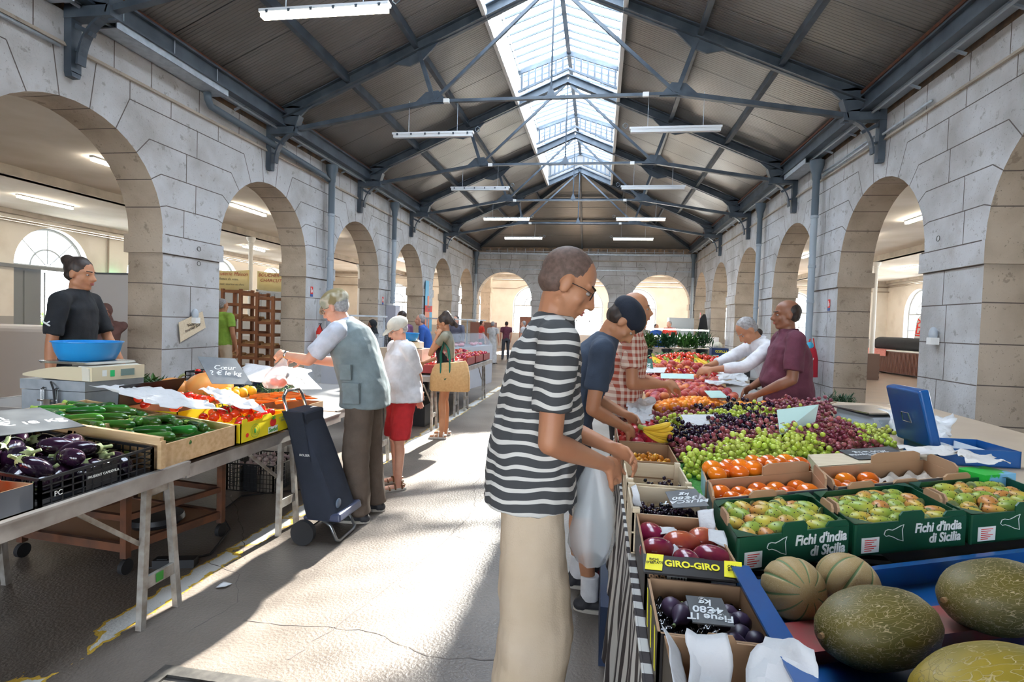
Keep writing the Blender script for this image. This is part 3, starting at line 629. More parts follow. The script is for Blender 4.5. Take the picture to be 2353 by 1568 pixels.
for k_ in range(1, 6):
    for sd, x in (('left', -3.09), ('right', 1.12)):
        lit = k_ in (1, 4, 5)
        PL[lit].put((x, YK[k_ + 2], 4.91), (0, 0, 0 if sd == 'left' else pi), 1, '%s strip light hanging from a tie beam, %s in the %s hand row' % ('lit' if lit else 'unlit white', ordn[k_], sd), 'strip lights of the hall')
sl = MB(); sl.box((0, 0, .015), (.09, 1.5, .03)); so = sl.build('aisle_light', m_lamp_off); tag(so, 'lit tube on the side aisle ceiling', 'light', 'aisle strip lights')
k = MB(); k.box((0, 0, -.03), (.07, 1.46, .05)); k.build('diffuser', m_tubew, so)
PA = Pool(so)
for x, ys, sd in ((-9.4, (5.0, 9.7, 13.6, 17.6, 21.5, 25.4), 'left'), (-14.6, (5.0, 9.7, 12.6, 17.6, 21.5, 25.4), 'far left'), (7.4, (5.5, 11.7, 14.4, 17.8, 21.5, 25.4), 'right'), (12.5, (9.0, 14.0, 18.4, 22.0, 25.4), 'far right')):
    for i, y in enumerate(ys): PA.put((x, y, ZC - .035), (0, 0, 0), 1, 'lit tube light on the %s aisle ceiling, number %s row from the front' % (sd, ['first', 'second', 'third', 'fourth', 'fifth', 'sixth'][i]), 'aisle strip lights')
for i, x in enumerate((-4.7, -1.0, 2.8)): PA.put((x, 29.8, ZC - .035), (0, 0, pi / 2), 1, 'lit tube light beyond the %s back arch' % ('left', 'middle', 'right')[i], 'aisle strip lights')
# ------------------------------------------------------------------ goods materials
m_aub = mat('aubergine_skin', (.012, .006, .016), .12, col2=(.07, .012, .045), nscale=3, nlo=.45, nhi=.85, coat=.6, rnd_amt=.3)
m_calyx = mat('calyx_green', (.20, .27, .09), .6, col2=(.34, .38, .18), nscale=30)
m_courg = mat('courgette_skin', (.02, .11, .015), .22, col2=(.08, .27, .03), nscale=5, nlo=.4, nhi=.75, coat=.35, rnd_amt=.45, stretch=(.3, 1, 1))
m_cstem = mat('courgette_stem', (.28, .45, .04), .5, col2=(.4, .55, .12), nscale=30)
m_tom = mat('tomato_skin', (.72, .03, .012), .16, col2=(.85, .07, .02), nscale=6, coat=.6, rnd_amt=.15)
m_tomo = mat('beef_tomato_skin', (.8, .06, .01), .16, col2=(.9, .16, .03), nscale=5, coat=.6)
m_stem = mat('green_stem', (.12, .2, .04), .6)
m_gstem = mat('grape_stem', (.30, .17, .07), .7)
m_pump = mat('pumpkin_skin', (.85, .28, .05), .35, col2=(.8, .4, .12), nscale=5)
m_carr = mat('carrot_skin', (.85, .22, .02), .45, col2=(.75, .16, .01), nscale=40, stretch=(1, 1, 6))
m_kaki = mat('persimmon_skin', (.88, .22, .01), .15, col2=(.80, .11, .01), nscale=3, coat=.5, rnd_amt=.12)
m_mango = mat('mango_skin', (.28, .015, .05), .2, col2=(.55, .12, .03), nscale=9, nlo=.45, nhi=.8, coat=.4, rnd_amt=.3)
m_fig = mat('fig_skin', (.03, .016, .045), .4, col2=(.07, .045, .08), nscale=14, rnd_amt=.3)
m_peach = mat('peach_skin', (.45, .03, .03), .55, col2=(.85, .32, .08), nscale=11, nlo=.48, nhi=.8, rnd_amt=.25, sheen=.3)
m_nect = mat('nectarine_skin', (.42, .018, .02), .2, col2=(.8, .2, .04), nscale=10, nlo=.5, nhi=.85, rnd_amt=.3)
m_apri = mat('apricot_skin', (.92, .30, .02), .45, col2=(.85, .14, .03), nscale=9, nlo=.5, nhi=.8, rnd_amt=.15)
m_pom = mat('pomegranate_skin', (.42, .012, .025), .3, col2=(.55, .06, .06), nscale=9, rnd_amt=.2)
m_ban = mat('banana_skin', (.88, .60, .05), .42, col2=(.80, .50, .04), nscale=7)
m_bantip = mat('banana_tip', (.30, .34, .06), .6)
m_date = mat('yellow_date_skin', (.80, .38, .04), .25, col2=(.62, .22, .02), nscale=12, rnd_amt=.2)
m_lemon = mat('yellow_squash', (.9, .55, .05), .35)
m_garlic = mat('garlic_skin', (.72, .62, .58), .5, col2=(.55, .38, .42), nscale=30)
m_leaf = mat('leaf_green', (.025, .10, .018), .5, col2=(.07, .2, .03), nscale=12, rnd_amt=.3)
m_leafd = mat('leaf_dark', (.012, .05, .02), .45, col2=(.03, .1, .03), nscale=12)
m_grape = {'red': mat('grape_red', (.20, .03, .05), .28, col2=(.42, .12, .13), nscale=9, nlo=.4, nhi=.7, rnd_amt=.25),
           'black': mat('grape_black', (.008, .008, .018), .22, col2=(.05, .015, .04), nscale=9, nlo=.4, nhi=.7, rnd_amt=.3),
           'white': mat('grape_white', (.48, .58, .06), .25, col2=(.62, .64, .16), nscale=9, nlo=.4, nhi=.7, rnd_amt=.15)}
# prickly pear: green to orange from fruit to fruit
m_prick = mat('prickly_pear_skin', (.30, .40, .06), .38, col2=(.6, .5, .08), nscale=9)
n, L, b = nodes(m_prick); base = b.inputs['Base Color'].links[0].from_socket
oi = n.new('ShaderNodeObjectInfo'); tc = n.new('ShaderNodeTexCoord'); sx = n.new('ShaderNodeSeparateXYZ'); L(tc.outputs['Object'], sx.inputs[0])
a_ = n.new('ShaderNodeMath'); a_.operation = 'MULTIPLY_ADD'; a_.inputs[1].default_value = 7; L(sx.outputs[2], a_.inputs[0]); L(oi.outputs['Random'], a_.inputs[2])
r_ = n.new('ShaderNodeValToRGB'); r_.color_ramp.elements[0].position = .15; r_.color_ramp.elements[0].color = (.26, .38, .05, 1); r_.color_ramp.elements[1].position = .80; r_.color_ramp.elements[1].color = (.68, .19, .06, 1)
e_ = r_.color_ramp.elements.new(.42); e_.color = (.62, .50, .06, 1); L(a_.outputs[0], r_.inputs[0])
x_ = n.new('ShaderNodeMix'); x_.data_type = 'RGBA'; x_.inputs[0].default_value = .75; L(base, x_.inputs[6]); L(r_.outputs[0], x_.inputs[7]); L(x_.outputs[2], b.inputs['Base Color'])
# netted melons
def netted(name, c1, c2, net, sc, st):
    m = mat(name, c1, .5, col2=c2, nscale=4); n, L, b = nodes(m); base = b.inputs['Base Color'].links[0].from_socket
    tc = n.new('ShaderNodeTexCoord'); mp = n.new('ShaderNodeMapping'); mp.inputs['Scale'].default_value = st; L(tc.outputs['Object'], mp.inputs[0])
    nz = n.new('ShaderNodeTexNoise'); nz.inputs['Scale'].default_value = sc * .6; L(mp.outputs[0], nz.inputs[0])
    ad = n.new('ShaderNodeMix'); ad.data_type = 'RGBA'; ad.inputs[0].default_value = .12; L(mp.outputs[0], ad.inputs[6]); L(nz.outputs['Color'], ad.inputs[7])
    vo = n.new('ShaderNodeTexVoronoi'); vo.feature = 'DISTANCE_TO_EDGE'; vo.inputs['Scale'].default_value = sc; L(ad.outputs[2], vo.inputs['Vector'])
    r = n.new('ShaderNodeMapRange'); r.inputs[1].default_value = .012; r.inputs[2].default_value = .045; r.inputs[3].default_value = 1; r.inputs[4].default_value = 0; L(vo.outputs['Distance'], r.inputs[0])
    x = n.new('ShaderNodeMix'); x.data_type = 'RGBA'; L(r.outputs[0], x.inputs[0]); L(base, x.inputs[6]); x.inputs[7].default_value = (*net, 1); L(x.outputs[2], b.inputs['Base Color'])
    bp = n.new('ShaderNodeBump'); bp.inputs['Strength'].default_value = .7; bp.inputs['Distance'].default_value = .003; L(r.outputs[0], bp.inputs['Height']); L(bp.outputs[0], b.inputs['Normal']); return m
m_cant = netted('cantaloupe_rind', (.46, .31, .13), (.54, .38, .18), (.60, .47, .27), 90, (1, 1, 1))
m_cantg = mat('cantaloupe_groove', (.16, .24, .10), .6)
m_longm = netted('long_melon_rind', (.10, .085, .02), (.19, .14, .025), (.48, .37, .20), 62, (1, 1, .28))
m_longy = netted('long_melon_rind_yellow', (.20, .16, .02), (.48, .31, .02), (.50, .38, .16), 50, (1, 1, .26))

def ribbed(k, amp): return lambda p: 1 + amp * (abs(cos(k * atan2(p.y, p.x))) - .6) * (1 - abs(p.z))
def solid(name, m, r, label, cat, fn=None, n=16, m_=10, extra=None, rot=None):
    k = MB(); k.ell((0, 0, 0), r, n=n, m=m_, fn=fn); o = k.build(name, m, smooth=True); tag(o, label, cat)
    if extra: extra(o)
    return o
def star(o, r, z, m, nm='calyx', k=5, up=.004, stem=.012):
    b = MB()
    for i in range(k):
        a = 2 * pi * i / k; d = V((cos(a), sin(a), 0)); s = V((-sin(a), cos(a), 0))
        b.poly([V((0, 0, z + up)) + s * r * .14, V((0, 0, z + up)) - s * r * .14, d * r * .55 + V((0, 0, z + up * .8)) - s * r * .2, d * r + V((0, 0, z - up)), d * r * .55 + V((0, 0, z + up * .8)) + s * r * .2])
    if stem: b.tube([(0, 0, z), (stem * .2, 0, z + stem)], r * .1, 6)
    b.build(nm, m, o)
def mk_aub():
    o = solid('aubergine', m_aub, (.046, .046, .082), 'aubergine', 'aubergine', fn=lambda p: 1 - .16 * p.z, n=20, m_=14)
    b = MB(); b.lathe([(.026, .0705), (.020, .077), (.011, .081), (.009, .084)], 10)
    for i in range(5):
        a = 2 * pi * i / 5; d = V((cos(a), sin(a), 0)); s = V((-sin(a), cos(a), 0)); b.poly([d * .024 + s * .009 + V((0, 0, .0725)), d * .024 - s * .009 + V((0, 0, .0725)), d * .0385 + V((0, 0, .052))])
    b.tube([(0, 0, .08), (.006, 0, .10), (.018, 0, .115)], [.009, .008, .009], 8); b.build('calyx', m_calyx, o, smooth=40); return o
def mk_courg():
    k = MB(); pts = [(-.10 + .2 * t, .018 * sin(t * pi), 0) for t in [i / 10 for i in range(11)]]
    k.tube(pts, [.014, .019, .021, .022, .0235, .0245, .0255, .027, .028, .024, .010], 14); o = k.build('courgette', m_courg, smooth=True); tag(o, 'courgette', 'courgette')
    b = MB(); b.tube([(-.096, .001, 0), (-.112, -.003, .001), (-.128, -.006, .002)], [.016, .012, .0135], 7); b.build('stem', m_cstem, o); return o
def mk_tom(big=False):
    r = .042 if big else .031
    return solid('tomato', m_tomo if big else m_tom, (r, r, r * .84), 'tomato', 'tomato', fn=ribbed(3, .05 if big else .02), extra=lambda o: star(o, r * .5, r * .80, m_stem, stem=.014))
def mk_prick():
    k = MB(); k.ell((0, 0, 0), (.029, .029, .043), n=16, m=10, fn=lambda p: 1 - .10 * p.z); k.m = 1
    for j in range(5):
        for i in range(8):
            th = .5 + j * .52; ph = 2 * pi * (i + .5 * (j % 2)) / 8; d = V((sin(th) * cos(ph), sin(th) * sin(ph), -cos(th))); q = 1 - .10 * d.z
            k.ell((d.x * .029 * q, d.y * .029 * q, d.z * .043 * q), (.0019,) * 3, n=5, m=3)
    o = k.build('prickly_pear', [m_prick, m_dark], smooth=True); tag(o, 'prickly pear', 'prickly pear')
    b = MB(); b.lathe([(.0185, .0365), (.021, .0405), (.014, .0385), (.002, .036)], 12); b.build('crown', m_calyx, o, smooth=True); return o
def mk_kaki(): return solid('persimmon', m_kaki, (.038, .038, .030), 'persimmon', 'persimmon', fn=ribbed(2, .04), extra=lambda o: star(o, .017, -.0275, m_stem, k=4, up=-.002, stem=0))
def mk_mango(): return solid('mango', m_mango, (.043, .040, .058), 'mango', 'mango', fn=lambda p: 1 + .07 * p.x * p.z, n=20, m_=14, extra=lambda o: MBs(o, 'stem_end'))
def MBs(o, nm):
    b = MB(); b.tube([(0, 0, .056), (0, 0, .062)], .004, 6); b.build(nm, m_gstem, o)
def mk_fig():
    k = MB(); k.lathe([(.002, -.026), (.014, -.024), (.023, -.012), (.0245, 0), (.018, .014), (.009, .026), (.005, .036), (.0045, .042)], 14); o = k.build('fig', m_fig, smooth=True); tag(o, 'fig', 'fig')
    b = MB(); b.tube([(0, 0, .040), (.001, 0, .049)], .004, 6); b.build('stalk', m_calyx, o); return o
def cleft(p): a = atan2(p.y, p.x); return 1 - .07 * math.exp(-(a / .22) ** 2) - .07 * math.exp(-((1 - p.z) / .12) ** 2)
def mk_peach(): return solid('peach', m_peach, (.036, .036, .031), 'peach', 'peach', fn=cleft, n=18, m_=10)
def mk_nect(): return solid('nectarine', m_nect, (.031, .031, .030), 'nectarine', 'nectarine', fn=cleft, n=14, m_=9)
def mk_apri(): return solid('apricot', m_apri, (.024, .024, .0235), 'apricot', 'apricot', fn=cleft, n=14, m_=9)
def mk_date(): return solid('yellow_date', m_date, (.012, .012, .0155), 'yellow date', 'date', n=10, m_=7)
def mk_pom():
    o = solid('pomegranate', m_pom, (.043, .043, .040), 'pomegranate', 'pomegranate', fn=ribbed(3, .03))
    b = MB(); b.lathe([(.008, .036), (.009, .044), (.014, .054)], 8, cap=False); b.build('crown', m_pom, o); return o
def mk_garlic(): return solid('garlic_bulb', m_garlic, (.026, .026, .022), 'garlic', 'garlic', fn=ribbed(4, .1), n=16, m_=8, extra=lambda o: MBt(o))
def MBt(o):
    b = MB(); b.tube([(0, 0, .018), (0, .003, .034)], [.005, .003], 6); b.build('neck', m_garlic, o)
def mk_carrot():
    k = MB(); k.tube([(-.08, 0, 0), (-.075, 0, 0), (-.03, .003, 0), (.03, .004, 0), (.08, 0, 0)], [.006, .014, .013, .009, .002], 10); o = k.build('carrot', m_carr, smooth=True); tag(o, 'carrot', 'carrot'); return o
def mk_banana():
    o = empty('banana_bunch'); tag(o, 'banana bunch', 'bananas')
    for i in range(5):
        k = MB(); a = -.5 + i * .25; T = M.Rotation(a, 4, 'Z') @ M.Translation((0, 0, .008 * (i % 2)))
        k.T = T; pts = [(.02 + .15 * sin(t * 1.5) / .997, 0, .045 * (1 - cos(t * 2.4)) * .6 - .01) for t in [j / 8 for j in range(9)]]
        k.tube(pts, [.008, .012, .0155, .0175, .018, .0175, .016, .012, .006], 8); k.m = 1; k.tube([pts[8], V(pts[8]) + V((.006, 0, .004))], .005, 6); k.build('banana', [m_ban, m_bantip], o, smooth=40)
    k = MB(); k.tube([(-.02, 0, 0), (.03, 0, 0)], [.012, .018], 8); k.build('stalk', m_bantip, o); return o
def mk_grapes(kind, seed):
    r_ = random.Random(seed); k = MB(); pts = []
    for i in range(40):
        for _ in range(60):
            t = r_.random(); rr = .058 * (1 - .55 * t) + .008; p = V(((t - .45) * .19, r_.gauss(0, rr * .55), abs(r_.gauss(0, rr * .42))))
            if all((p - q).length > .0195 for q in pts): pts.append(p); break
    for p in pts:
        s_ = r_.uniform(.0108, .0128); k.ell(p, (s_, s_, s_ * 1.08), n=9, m=6, A=Euler((r_.random() * 3, r_.random() * 3, 0)).to_matrix())
    o = k.build('grape_bunch', m_grape[kind], smooth=True); tag(o, 'grapes', 'grapes')
    b = MB(); b.tube([(-.11, 0, .035), (-.07, .005, .045), (-.02, 0, .036), (.04, 0, .02)], .0018, 5); b.tube([(-.04, 0, .04), (-.045, .03, .055), (-.03, .045, .05)], .0012, 4); b.tube([(-.01, 0, .036), (0, -.03, .045)], .0012, 4); b.build('stem', m_gstem, o, smooth=True); return o
def mk_cant():
    k = MB(); n_, m_ = 160, 20; K = 10
    fn = lambda p: 1 - .055 * math.exp(-(((atan2(p.y, p.x) * K / (2 * pi)) % 1 - .5) / .09) ** 2) * (1 - p.z ** 4)
    k.ell((0, 0, 0), (.083, .083, .078), n=n_, m=m_, fn=fn)
    k.mi = [1 if abs(((atan2(sum(k.v[i][1] for i in f) / len(f), sum(k.v[i][0] for i in f) / len(f)) * K / (2 * pi)) % 1) - .5) < .04 and abs(sum(k.v[i][2] for i in f) / len(f)) < .073 else 0 for f in k.f]
    o = k.build('cantaloupe', [m_cant, m_cantg], smooth=True); tag(o, 'cantaloupe', 'melon')
    b = MB(); b.lathe([(.010, -.0775), (.010, -.081), (.004, -.082)], 12); b.build('stem_scar', m_cant, o); return o
def mk_long(m):
    o = solid('long_melon', m, (.088, .084, .150), 'long melon', 'melon', n=32, m_=20, fn=lambda p: 1 + .02 * sin(atan2(p.y, p.x) * 9) * (1 - p.z * p.z))
    b = MB(); b.tube([(0, 0, .148), (.002, 0, .158)], .006, 7); b.build('stem', m_gstem, o); return o
ORD = ['first', 'second', 'third', 'fourth', 'fifth', 'sixth', 'seventh', 'eighth', 'ninth', 'tenth', 'eleventh', 'twelfth', 'thirteenth', 'fourteenth']
def rowcol(r, nr, c, nc): return '%s row, %s across' % ('front' if r == 0 else ('back' if r == nr - 1 and nr > 2 else ORD[min(r, 13)]), ORD[min(c, 13)])
def bil(q, u, v):   # q: front-left, front-right, back-right, back-left
    a, b, c, d = [V(p) for p in q]; return (a * (1 - u) + b * u) * (1 - v) + (d * (1 - u) + c * u) * v
def heap(pools, q, z, nr, nc, look, where, group, rise=0.0, jit=.25, flat=False, tilt=.6, sc=(.9, 1.1), seed=1, stag=True, dz=0.0, along=None, share=False, keep=1.0, off=0):
    r_ = random.Random(seed); q = [V((p[0], p[1], p[2] if len(p) > 2 else 0)) for p in q]; out = []
    for r in range(nr):
        for c in range(nc):
            if r_.random() > keep: continue
            u = (c + .5 + (.25 if (r % 2 and stag) else -.25 if stag else 0)) / nc + r_.uniform(-jit, jit) / nc; v = (r + .5 + r_.uniform(-jit, jit)) / nr; u = min(.98, max(.02, u))
            p = bil(q, u, v); p.z += z + rise * (1 - (2 * u - 1) ** 2) * (1 - (2 * v - 1) ** 2) ** .5 + r_.uniform(0, dz)
            if along is None: rot = (r_.uniform(-tilt, tilt), r_.uniform(-tilt, tilt), r_.uniform(0, 6.28))
            elif along == 'lie': rot = (pi / 2 + r_.uniform(-.25, .25), 0, r_.uniform(0, 6.28))
            elif along == 'any': rot = (r_.uniform(.9, 1.9), r_.uniform(-.3, .3), r_.uniform(0, 6.28))
            else: rot = (r_.uniform(-.15, .15), r_.uniform(-.12, .12), along + r_.uniform(-.45, .45))
            po = pools[(r_.randrange(len(pools)))] if isinstance(pools, list) else pools
            lk = look[r_.randrange(len(look))] if isinstance(look, list) else look
            lab = '%s %s' % (lk, where) if share else '%s %s, %s' % (lk, where, rowcol(r + off, nr + off, c, nc))
            out.append(po.put(p, rot, r_.uniform(*sc), lab, group))
    return out
# ------------------------------------------------------------------ stall materials
m_alu = mat('dull_aluminium', (.50, .48, .46), .45, .55, col2=(.34, .31, .29), nscale=6, ndet=8)
m_leg = mat('galvanised_leg', (.46, .44, .41), .5, .4, col2=(.28, .24, .20), nscale=14, ndet=8)
m_top = mat('grey_table_top', (.30, .29, .28), .6)
m_wood = mat('crate_wood', (.72, .50, .28), .6, col2=(.60, .38, .19), nscale=5, stretch=(1, 8, 8))
m_woodp = mat('pale_crate_wood', (.78, .66, .48), .6, col2=(.70, .56, .38), nscale=5, stretch=(1, 8, 8))
m_card = mat('cardboard', (.46, .28, .16), .8, col2=(.40, .24, .13), nscale=4)
m_cardd = mat('black_printed_card', (.022, .018, .017), .4)
m_cardg = mat('grey_printed_card', (.13, .14, .16), .5)
m_green = mat('dark_green_card', (.008, .075, .035), .35)
m_yel = mat('yellow_card', (.86, .70, .02), .4)
m_blk = mat('black_plastic', (.014, .015, .018), .4)
m_blue = mat('blue_paint', (.008, .075, .26), .28, col2=(.01, .10, .33), nscale=3, coat=.3)
m_navy = mat('navy_card', (.015, .03, .075), .5)
m_paper = mat('white_paper', (.62, .615, .62), .7, bump=.3, bscale=30)
m_bag = mat('thin_white_plastic', (.86, .87, .88), .35, alpha=.72)
m_bagc = mat('clear_plastic_bag', (.80, .84, .86), .2, alpha=.42)
m_slate = mat('slate_board', (.055, .062, .072), .45, col2=(.10, .11, .12), nscale=7)
m_sign = mat('pale_green_card', (.50, .68, .62), .5)
m_chalk = mat('chalk', (.82, .84, .84), .9)
m_print = mat('white_print', (.85, .87, .84), .6)
m_red = mat('red_print', (.75, .03, .02), .6)
m_ygrn = mat('green_print', (.05, .30, .04), .6)
m_grass = mat('artificial_grass', (.04, .22, .03), .8, col2=(.09, .34, .06), nscale=60, bump=.6)
m_steel2 = mat('stainless', (.62, .62, .62), .25, .9)
m_cream = mat('cream_plastic', (.72, .63, .44), .4)
m_basin = mat('blue_basin', (.02, .30, .72), .35)
m_chrome = mat('chrome', (.7, .7, .7), .12, 1.0)
m_rubber = mat('rubber', (.02, .02, .022), .6)
m_rusty = mat('rusty_iron', (.18, .07, .035), .8, col2=(.09, .045, .03), nscale=9)
m_beige = mat('beige_counter', (.56, .45, .34), .5, col2=(.50, .39, .29), nscale=2)
m_yp = mat('yellow_print', (.88, .78, .02), .5)

def open_box(name, q, z, h, t, mo, mi, label, cat, group=None, zs=None, bot=True, cut=None, slats=None):
    "open crate from its four rim corners (front-left, front-right, back-right, back-left)"
    zs = zs or [z] * 4; P_ = [V((a[0], a[1], zs[i])) for i, a in enumerate(q)]; c = sum(P_, V()) / 4; o3 = V((c.x, c.y, min(zs) - h))
    o = empty(name, o3, 0, label, cat, group); nm = ['front_panel', 'side_panel', 'back_panel', 'side_panel']
    for i in range(4):
        a, b = P_[i] - o3, P_[(i + 1) % 4] - o3; inn = (c - o3); k = MB(); d = (b - a).normalized(); nv = V((-d.y, d.x, 0))
        if nv.dot(inn - a) < 0: nv = -nv
        a0, b0 = V((a.x, a.y, 0)), V((b.x, b.y, 0))
        if slats:
            ns = slats; hh = (a.z) / ns
            for j in range(ns):
                za, zb = (j + .06) / ns, (j + .94) / ns
                pa0, pb0, pa1, pb1 = a0.lerp(a, za), b0.lerp(b, za), a0.lerp(a, zb), b0.lerp(b, zb)
                k.hexa([pa0, pb0, pb0 + nv * t, pa0 + nv * t, pa1, pb1, pb1 + nv * t, pa1 + nv * t])
        else:
            k.m = 0; k.quad(a0, b0, b, a); k.m = 1; k.quad(a0 + nv * t, b0 + nv * t, b + nv * t, a + nv * t); k.quad(a, b, b + nv * t, a + nv * t)
            k.quad(a0, a, a + nv * t, a0 + nv * t); k.quad(b0, b, b + nv * t, b0 + nv * t)
        k.build(nm[i], [mo, mi], o)
    if slats:
        k = MB()
        for i in range(4):
            a = P_[i] - o3; d = (V((c.x - o3.x, c.y - o3.y, 0)) - V((a.x, a.y, 0))).normalized() * .022; k.box((a.x + d.x, a.y + d.y, a.z / 2 + .004), (.024, .024, a.z + .012))
        k.build('corner_post', mo, o)
    k = MB(); k.hexa([*[V((p.x - o3.x, p.y - o3.y, .0)) for p in P_], *[V((p.x - o3.x, p.y - o3.y, .006)) for p in P_]]); k.build('base', mi, o)
    o['_q'] = 1; del o['_q']
    return o, P_, o3
def tab(o, a, b, z0, z1, u0, u1, m, nm='tab', off=.0015, rise=True):
    "a rounded flap standing on a panel between a and b"
    a, b = V(a), V(b); k = MB(); d = (b - a); n_ = V((d.y, -d.x, 0)).normalized() * off; p, q_ = a + d * u0, a + d * u1; e = (q_ - p) * .12
    pts = [V((p.x, p.y, z0)), V((q_.x, q_.y, z0)), V((q_.x, q_.y, z1 - .012)), V((q_.x - e.x, q_.y - e.y, z1)), V((p.x + e.x, p.y + e.y, z1)), V((p.x, p.y, z1 - .012))]
    k.poly([v + n_ for v in pts]); k.poly([v - n_ * 1.5 for v in pts]); 
    for i in range(6): k.quad(pts[i] + n_, pts[(i + 1) % 6] + n_, pts[(i + 1) % 6] - n_ * 1.5, pts[i] - n_ * 1.5)
    k.build(nm, m, o)
def plank_table(x0, x1, y0, y1, z, label, legs_y, inner=-1.5, group='folding market tables'):
    o = empty('market_table', ((x0 + x1) / 2, (y0 + y1) / 2, 0), 0, label, 'table', group); c = V(o.location)
    k = MB(); k.T = M.Translation(-c); k.bx(x0, x1, y0, y1, z - .02, z - .003); k.build('table_top', m_top, o)
    k = MB(); k.T = M.Translation(-c)
    for xx in (x0, x1): k.bx(xx - .012, xx + .012, y0, y1, z - .075, z); k.bx(xx - .016, xx + .016, y0, y1, z - .008, z + .001)
    for yy in (y0, y1): k.bx(x0, x1, yy - .012, yy + .012, z - .075, z - .001)
    k.build('edge_rail', m_alu, o)
    for ly in legs_y:
        for lx in (x1 - .05, x0 + .05):
            for s in (-1, 1):
                k = MB(); k.T = M.Translation(-c); k.bar((lx, ly + s * .07, z - .08), (lx + .02, ly + s * .12, 0), .032, .032, up=(1, 0, 0)); k.build('leg', m_leg, o)
            k = MB(); k.T = M.Translation(-c); k.bar((lx + .016, ly - .108, .22), (lx + .016, ly + .108, .22), .02, .06); k.bar((lx, ly - .08, z - .10), (lx, ly + .08, z - .10), .02, .06); k.build('crossbar', m_leg, o)
            k = MB(); k.T = M.Translation(-c); k.bar((lx - .01, ly - .1, .42), (lx - .01, ly - .45, z - .08), .02, .012, up=(1, 0, 0)); k.build('brace', m_leg, o)
    return o
# ------------------------------------------------------------------ left stall: tables
plank_table(-3.35, -2.16, .6, 2.64, .78, 'folding metal market table at the left front carrying the aubergines', (2.49,))
t2 = plank_table(-3.35, -2.19, 2.655, 4.45, .755, 'folding metal market table under the courgettes and yellow tomato box', (3.72,))
k = MB(); k.bx(-2.182, -2.179, 2.455, 2.50, .20, .245); o = k.build('sticker', m_ygrn)
o.parent = bpy.data.objects['market_table']; o.location = -V(bpy.data.objects['market_table'].location)
plank_table(-3.4, -2.25, 4.5, 6.3, .76, 'folding metal market table behind the man in the waistcoat', (5.7,))
plank_table(-3.5, -2.28, 7.5, 9.3, .78, 'folding metal market table beside the girl with the tote bag', (7.65, 8.9))
plank_table(-3.5, -2.26, 9.35, 11.6, .78, 'folding metal market table farthest down the left row', (9.5, 11.0))
plank_table(-5.0, -3.5, 3.6, 5.6, .80, 'low metal table against the left pier with leafy vegetables', (4.0, 5.2))
# aubergine crates of black plastic lattice
def lattice(name, q, z, h, label, zs=None, lettering=None, group=None, nx=12, nz=4):
    zs = zs or [z] * 4; P_ = [V((a[0], a[1], zs[i])) for i, a in enumerate(q)]; c = sum(P_, V()) / 4; o3 = V((c.x, c.y, min(zs) - h)); o = empty(name, o3, 0, label, 'crate', group)
    for i in range(4):
        a, b = P_[i] - o3, P_[(i + 1) % 4] - o3; a0, b0 = V((a.x, a.y, 0)), V((b.x, b.y, 0)); k = MB()
        for (p, q_) in ((a, b), (a0, b0), (a0, a), (b0, b)): k.bar(p, q_, .010, .012)
        for j in range(1, nx): k.bar(a0.lerp(b0, j / nx), a.lerp(b, j / nx), .005, .005)
        for j in range(1, nz): k.bar(a0.lerp(a, j / nz), b0.lerp(b, j / nz), .005, .005)
        k.quad(a0.lerp(b0, .36) + V((0, 0, .01)), a0.lerp(b0, .64) + V((0, 0, .01)), a.lerp(b, .64) - V((0, 0, .01)), a.lerp(b, .36) - V((0, 0, .01)))
        k.build('side_lattice', m_blk, o)
    k = MB(); k.hexa([*[V((p.x - o3.x, p.y - o3.y, .0)) for p in P_], *[V((p.x - o3.x, p.y - o3.y, .006)) for p in P_]]); k.build('base', m_blk, o)
    return o, P_, o3
qa = [(-2.18, 1.86), (-2.18, 2.42), (-2.68, 2.42), (-2.68, 1.86)]
o, P_, o3 = lattice('plastic_crate', qa, .90, .11, 'black lattice plastic crate of aubergines at the front of the left table', zs=[.89, .90, .93, .93])
text('PRUDENT CAPDEVILA', 'lettering', m_print, .016, o, frame(V((-2.172, 2.14, .845)) - o3, (0, 1, 0), (1, 0, 0)))
text('PC', 'lettering', m_print, .03, o, frame(V((-2.172, 1.93, .82)) - o3, (0, 1, 0), (1, 0, 0)))
lattice('plastic_crate', [(-2.70, 1.86), (-2.70, 2.42), (-3.22, 2.42), (-3.22, 1.86)], .95, .12, 'black lattice plastic crate of aubergines behind the front one', zs=[.93, .93, .98, .98])
lattice('plastic_crate', [(-2.70, 1.25), (-2.70, 1.83), (-3.22, 1.83), (-3.22, 1.25)], .95, .12, 'black lattice plastic crate at the left edge of the photo', zs=[.93, .93, .98, .98])
pa = Pool(mk_aub()); AUB = 'aubergines on the left table'
heap(pa, [(-2.23, 1.92, .0), (-2.23, 2.36, 0), (-2.64, 2.36, .03), (-2.64, 1.92, .03)], .84, 5, 5, 'glossy dark aubergine', 'in the front black crate', AUB, rise=.02, along='any', sc=(.8, 1.02), seed=5)
heap(pa, [(-2.27, 1.92, .0), (-2.27, 2.30, 0), (-2.62, 2.30, .03), (-2.62, 1.92, .03)], .91, 3, 3, 'plump aubergine', 'on top in the front black crate', AUB, rise=.02, along='any', sc=(.85, 1.05), seed=9, jit=.3)
heap(pa, [(-2.74, 1.90, .0), (-2.74, 2.38, 0), (-3.15, 2.38, .03), (-3.15, 1.90, .03)], .90, 3, 4, 'purple aubergine', 'in the rear black crate', AUB, rise=.03, along='any', sc=(.85, 1.05), seed=6)
heap(pa, [(-2.74, 1.30, .0), (-2.74, 1.8, 0), (-3.15, 1.8, .03), (-3.15, 1.30, .03)], .90, 3, 4, 'purple aubergine', 'in the crate at the left edge', AUB, rise=.03, along='any', sc=(.85, 1.05), seed=16)
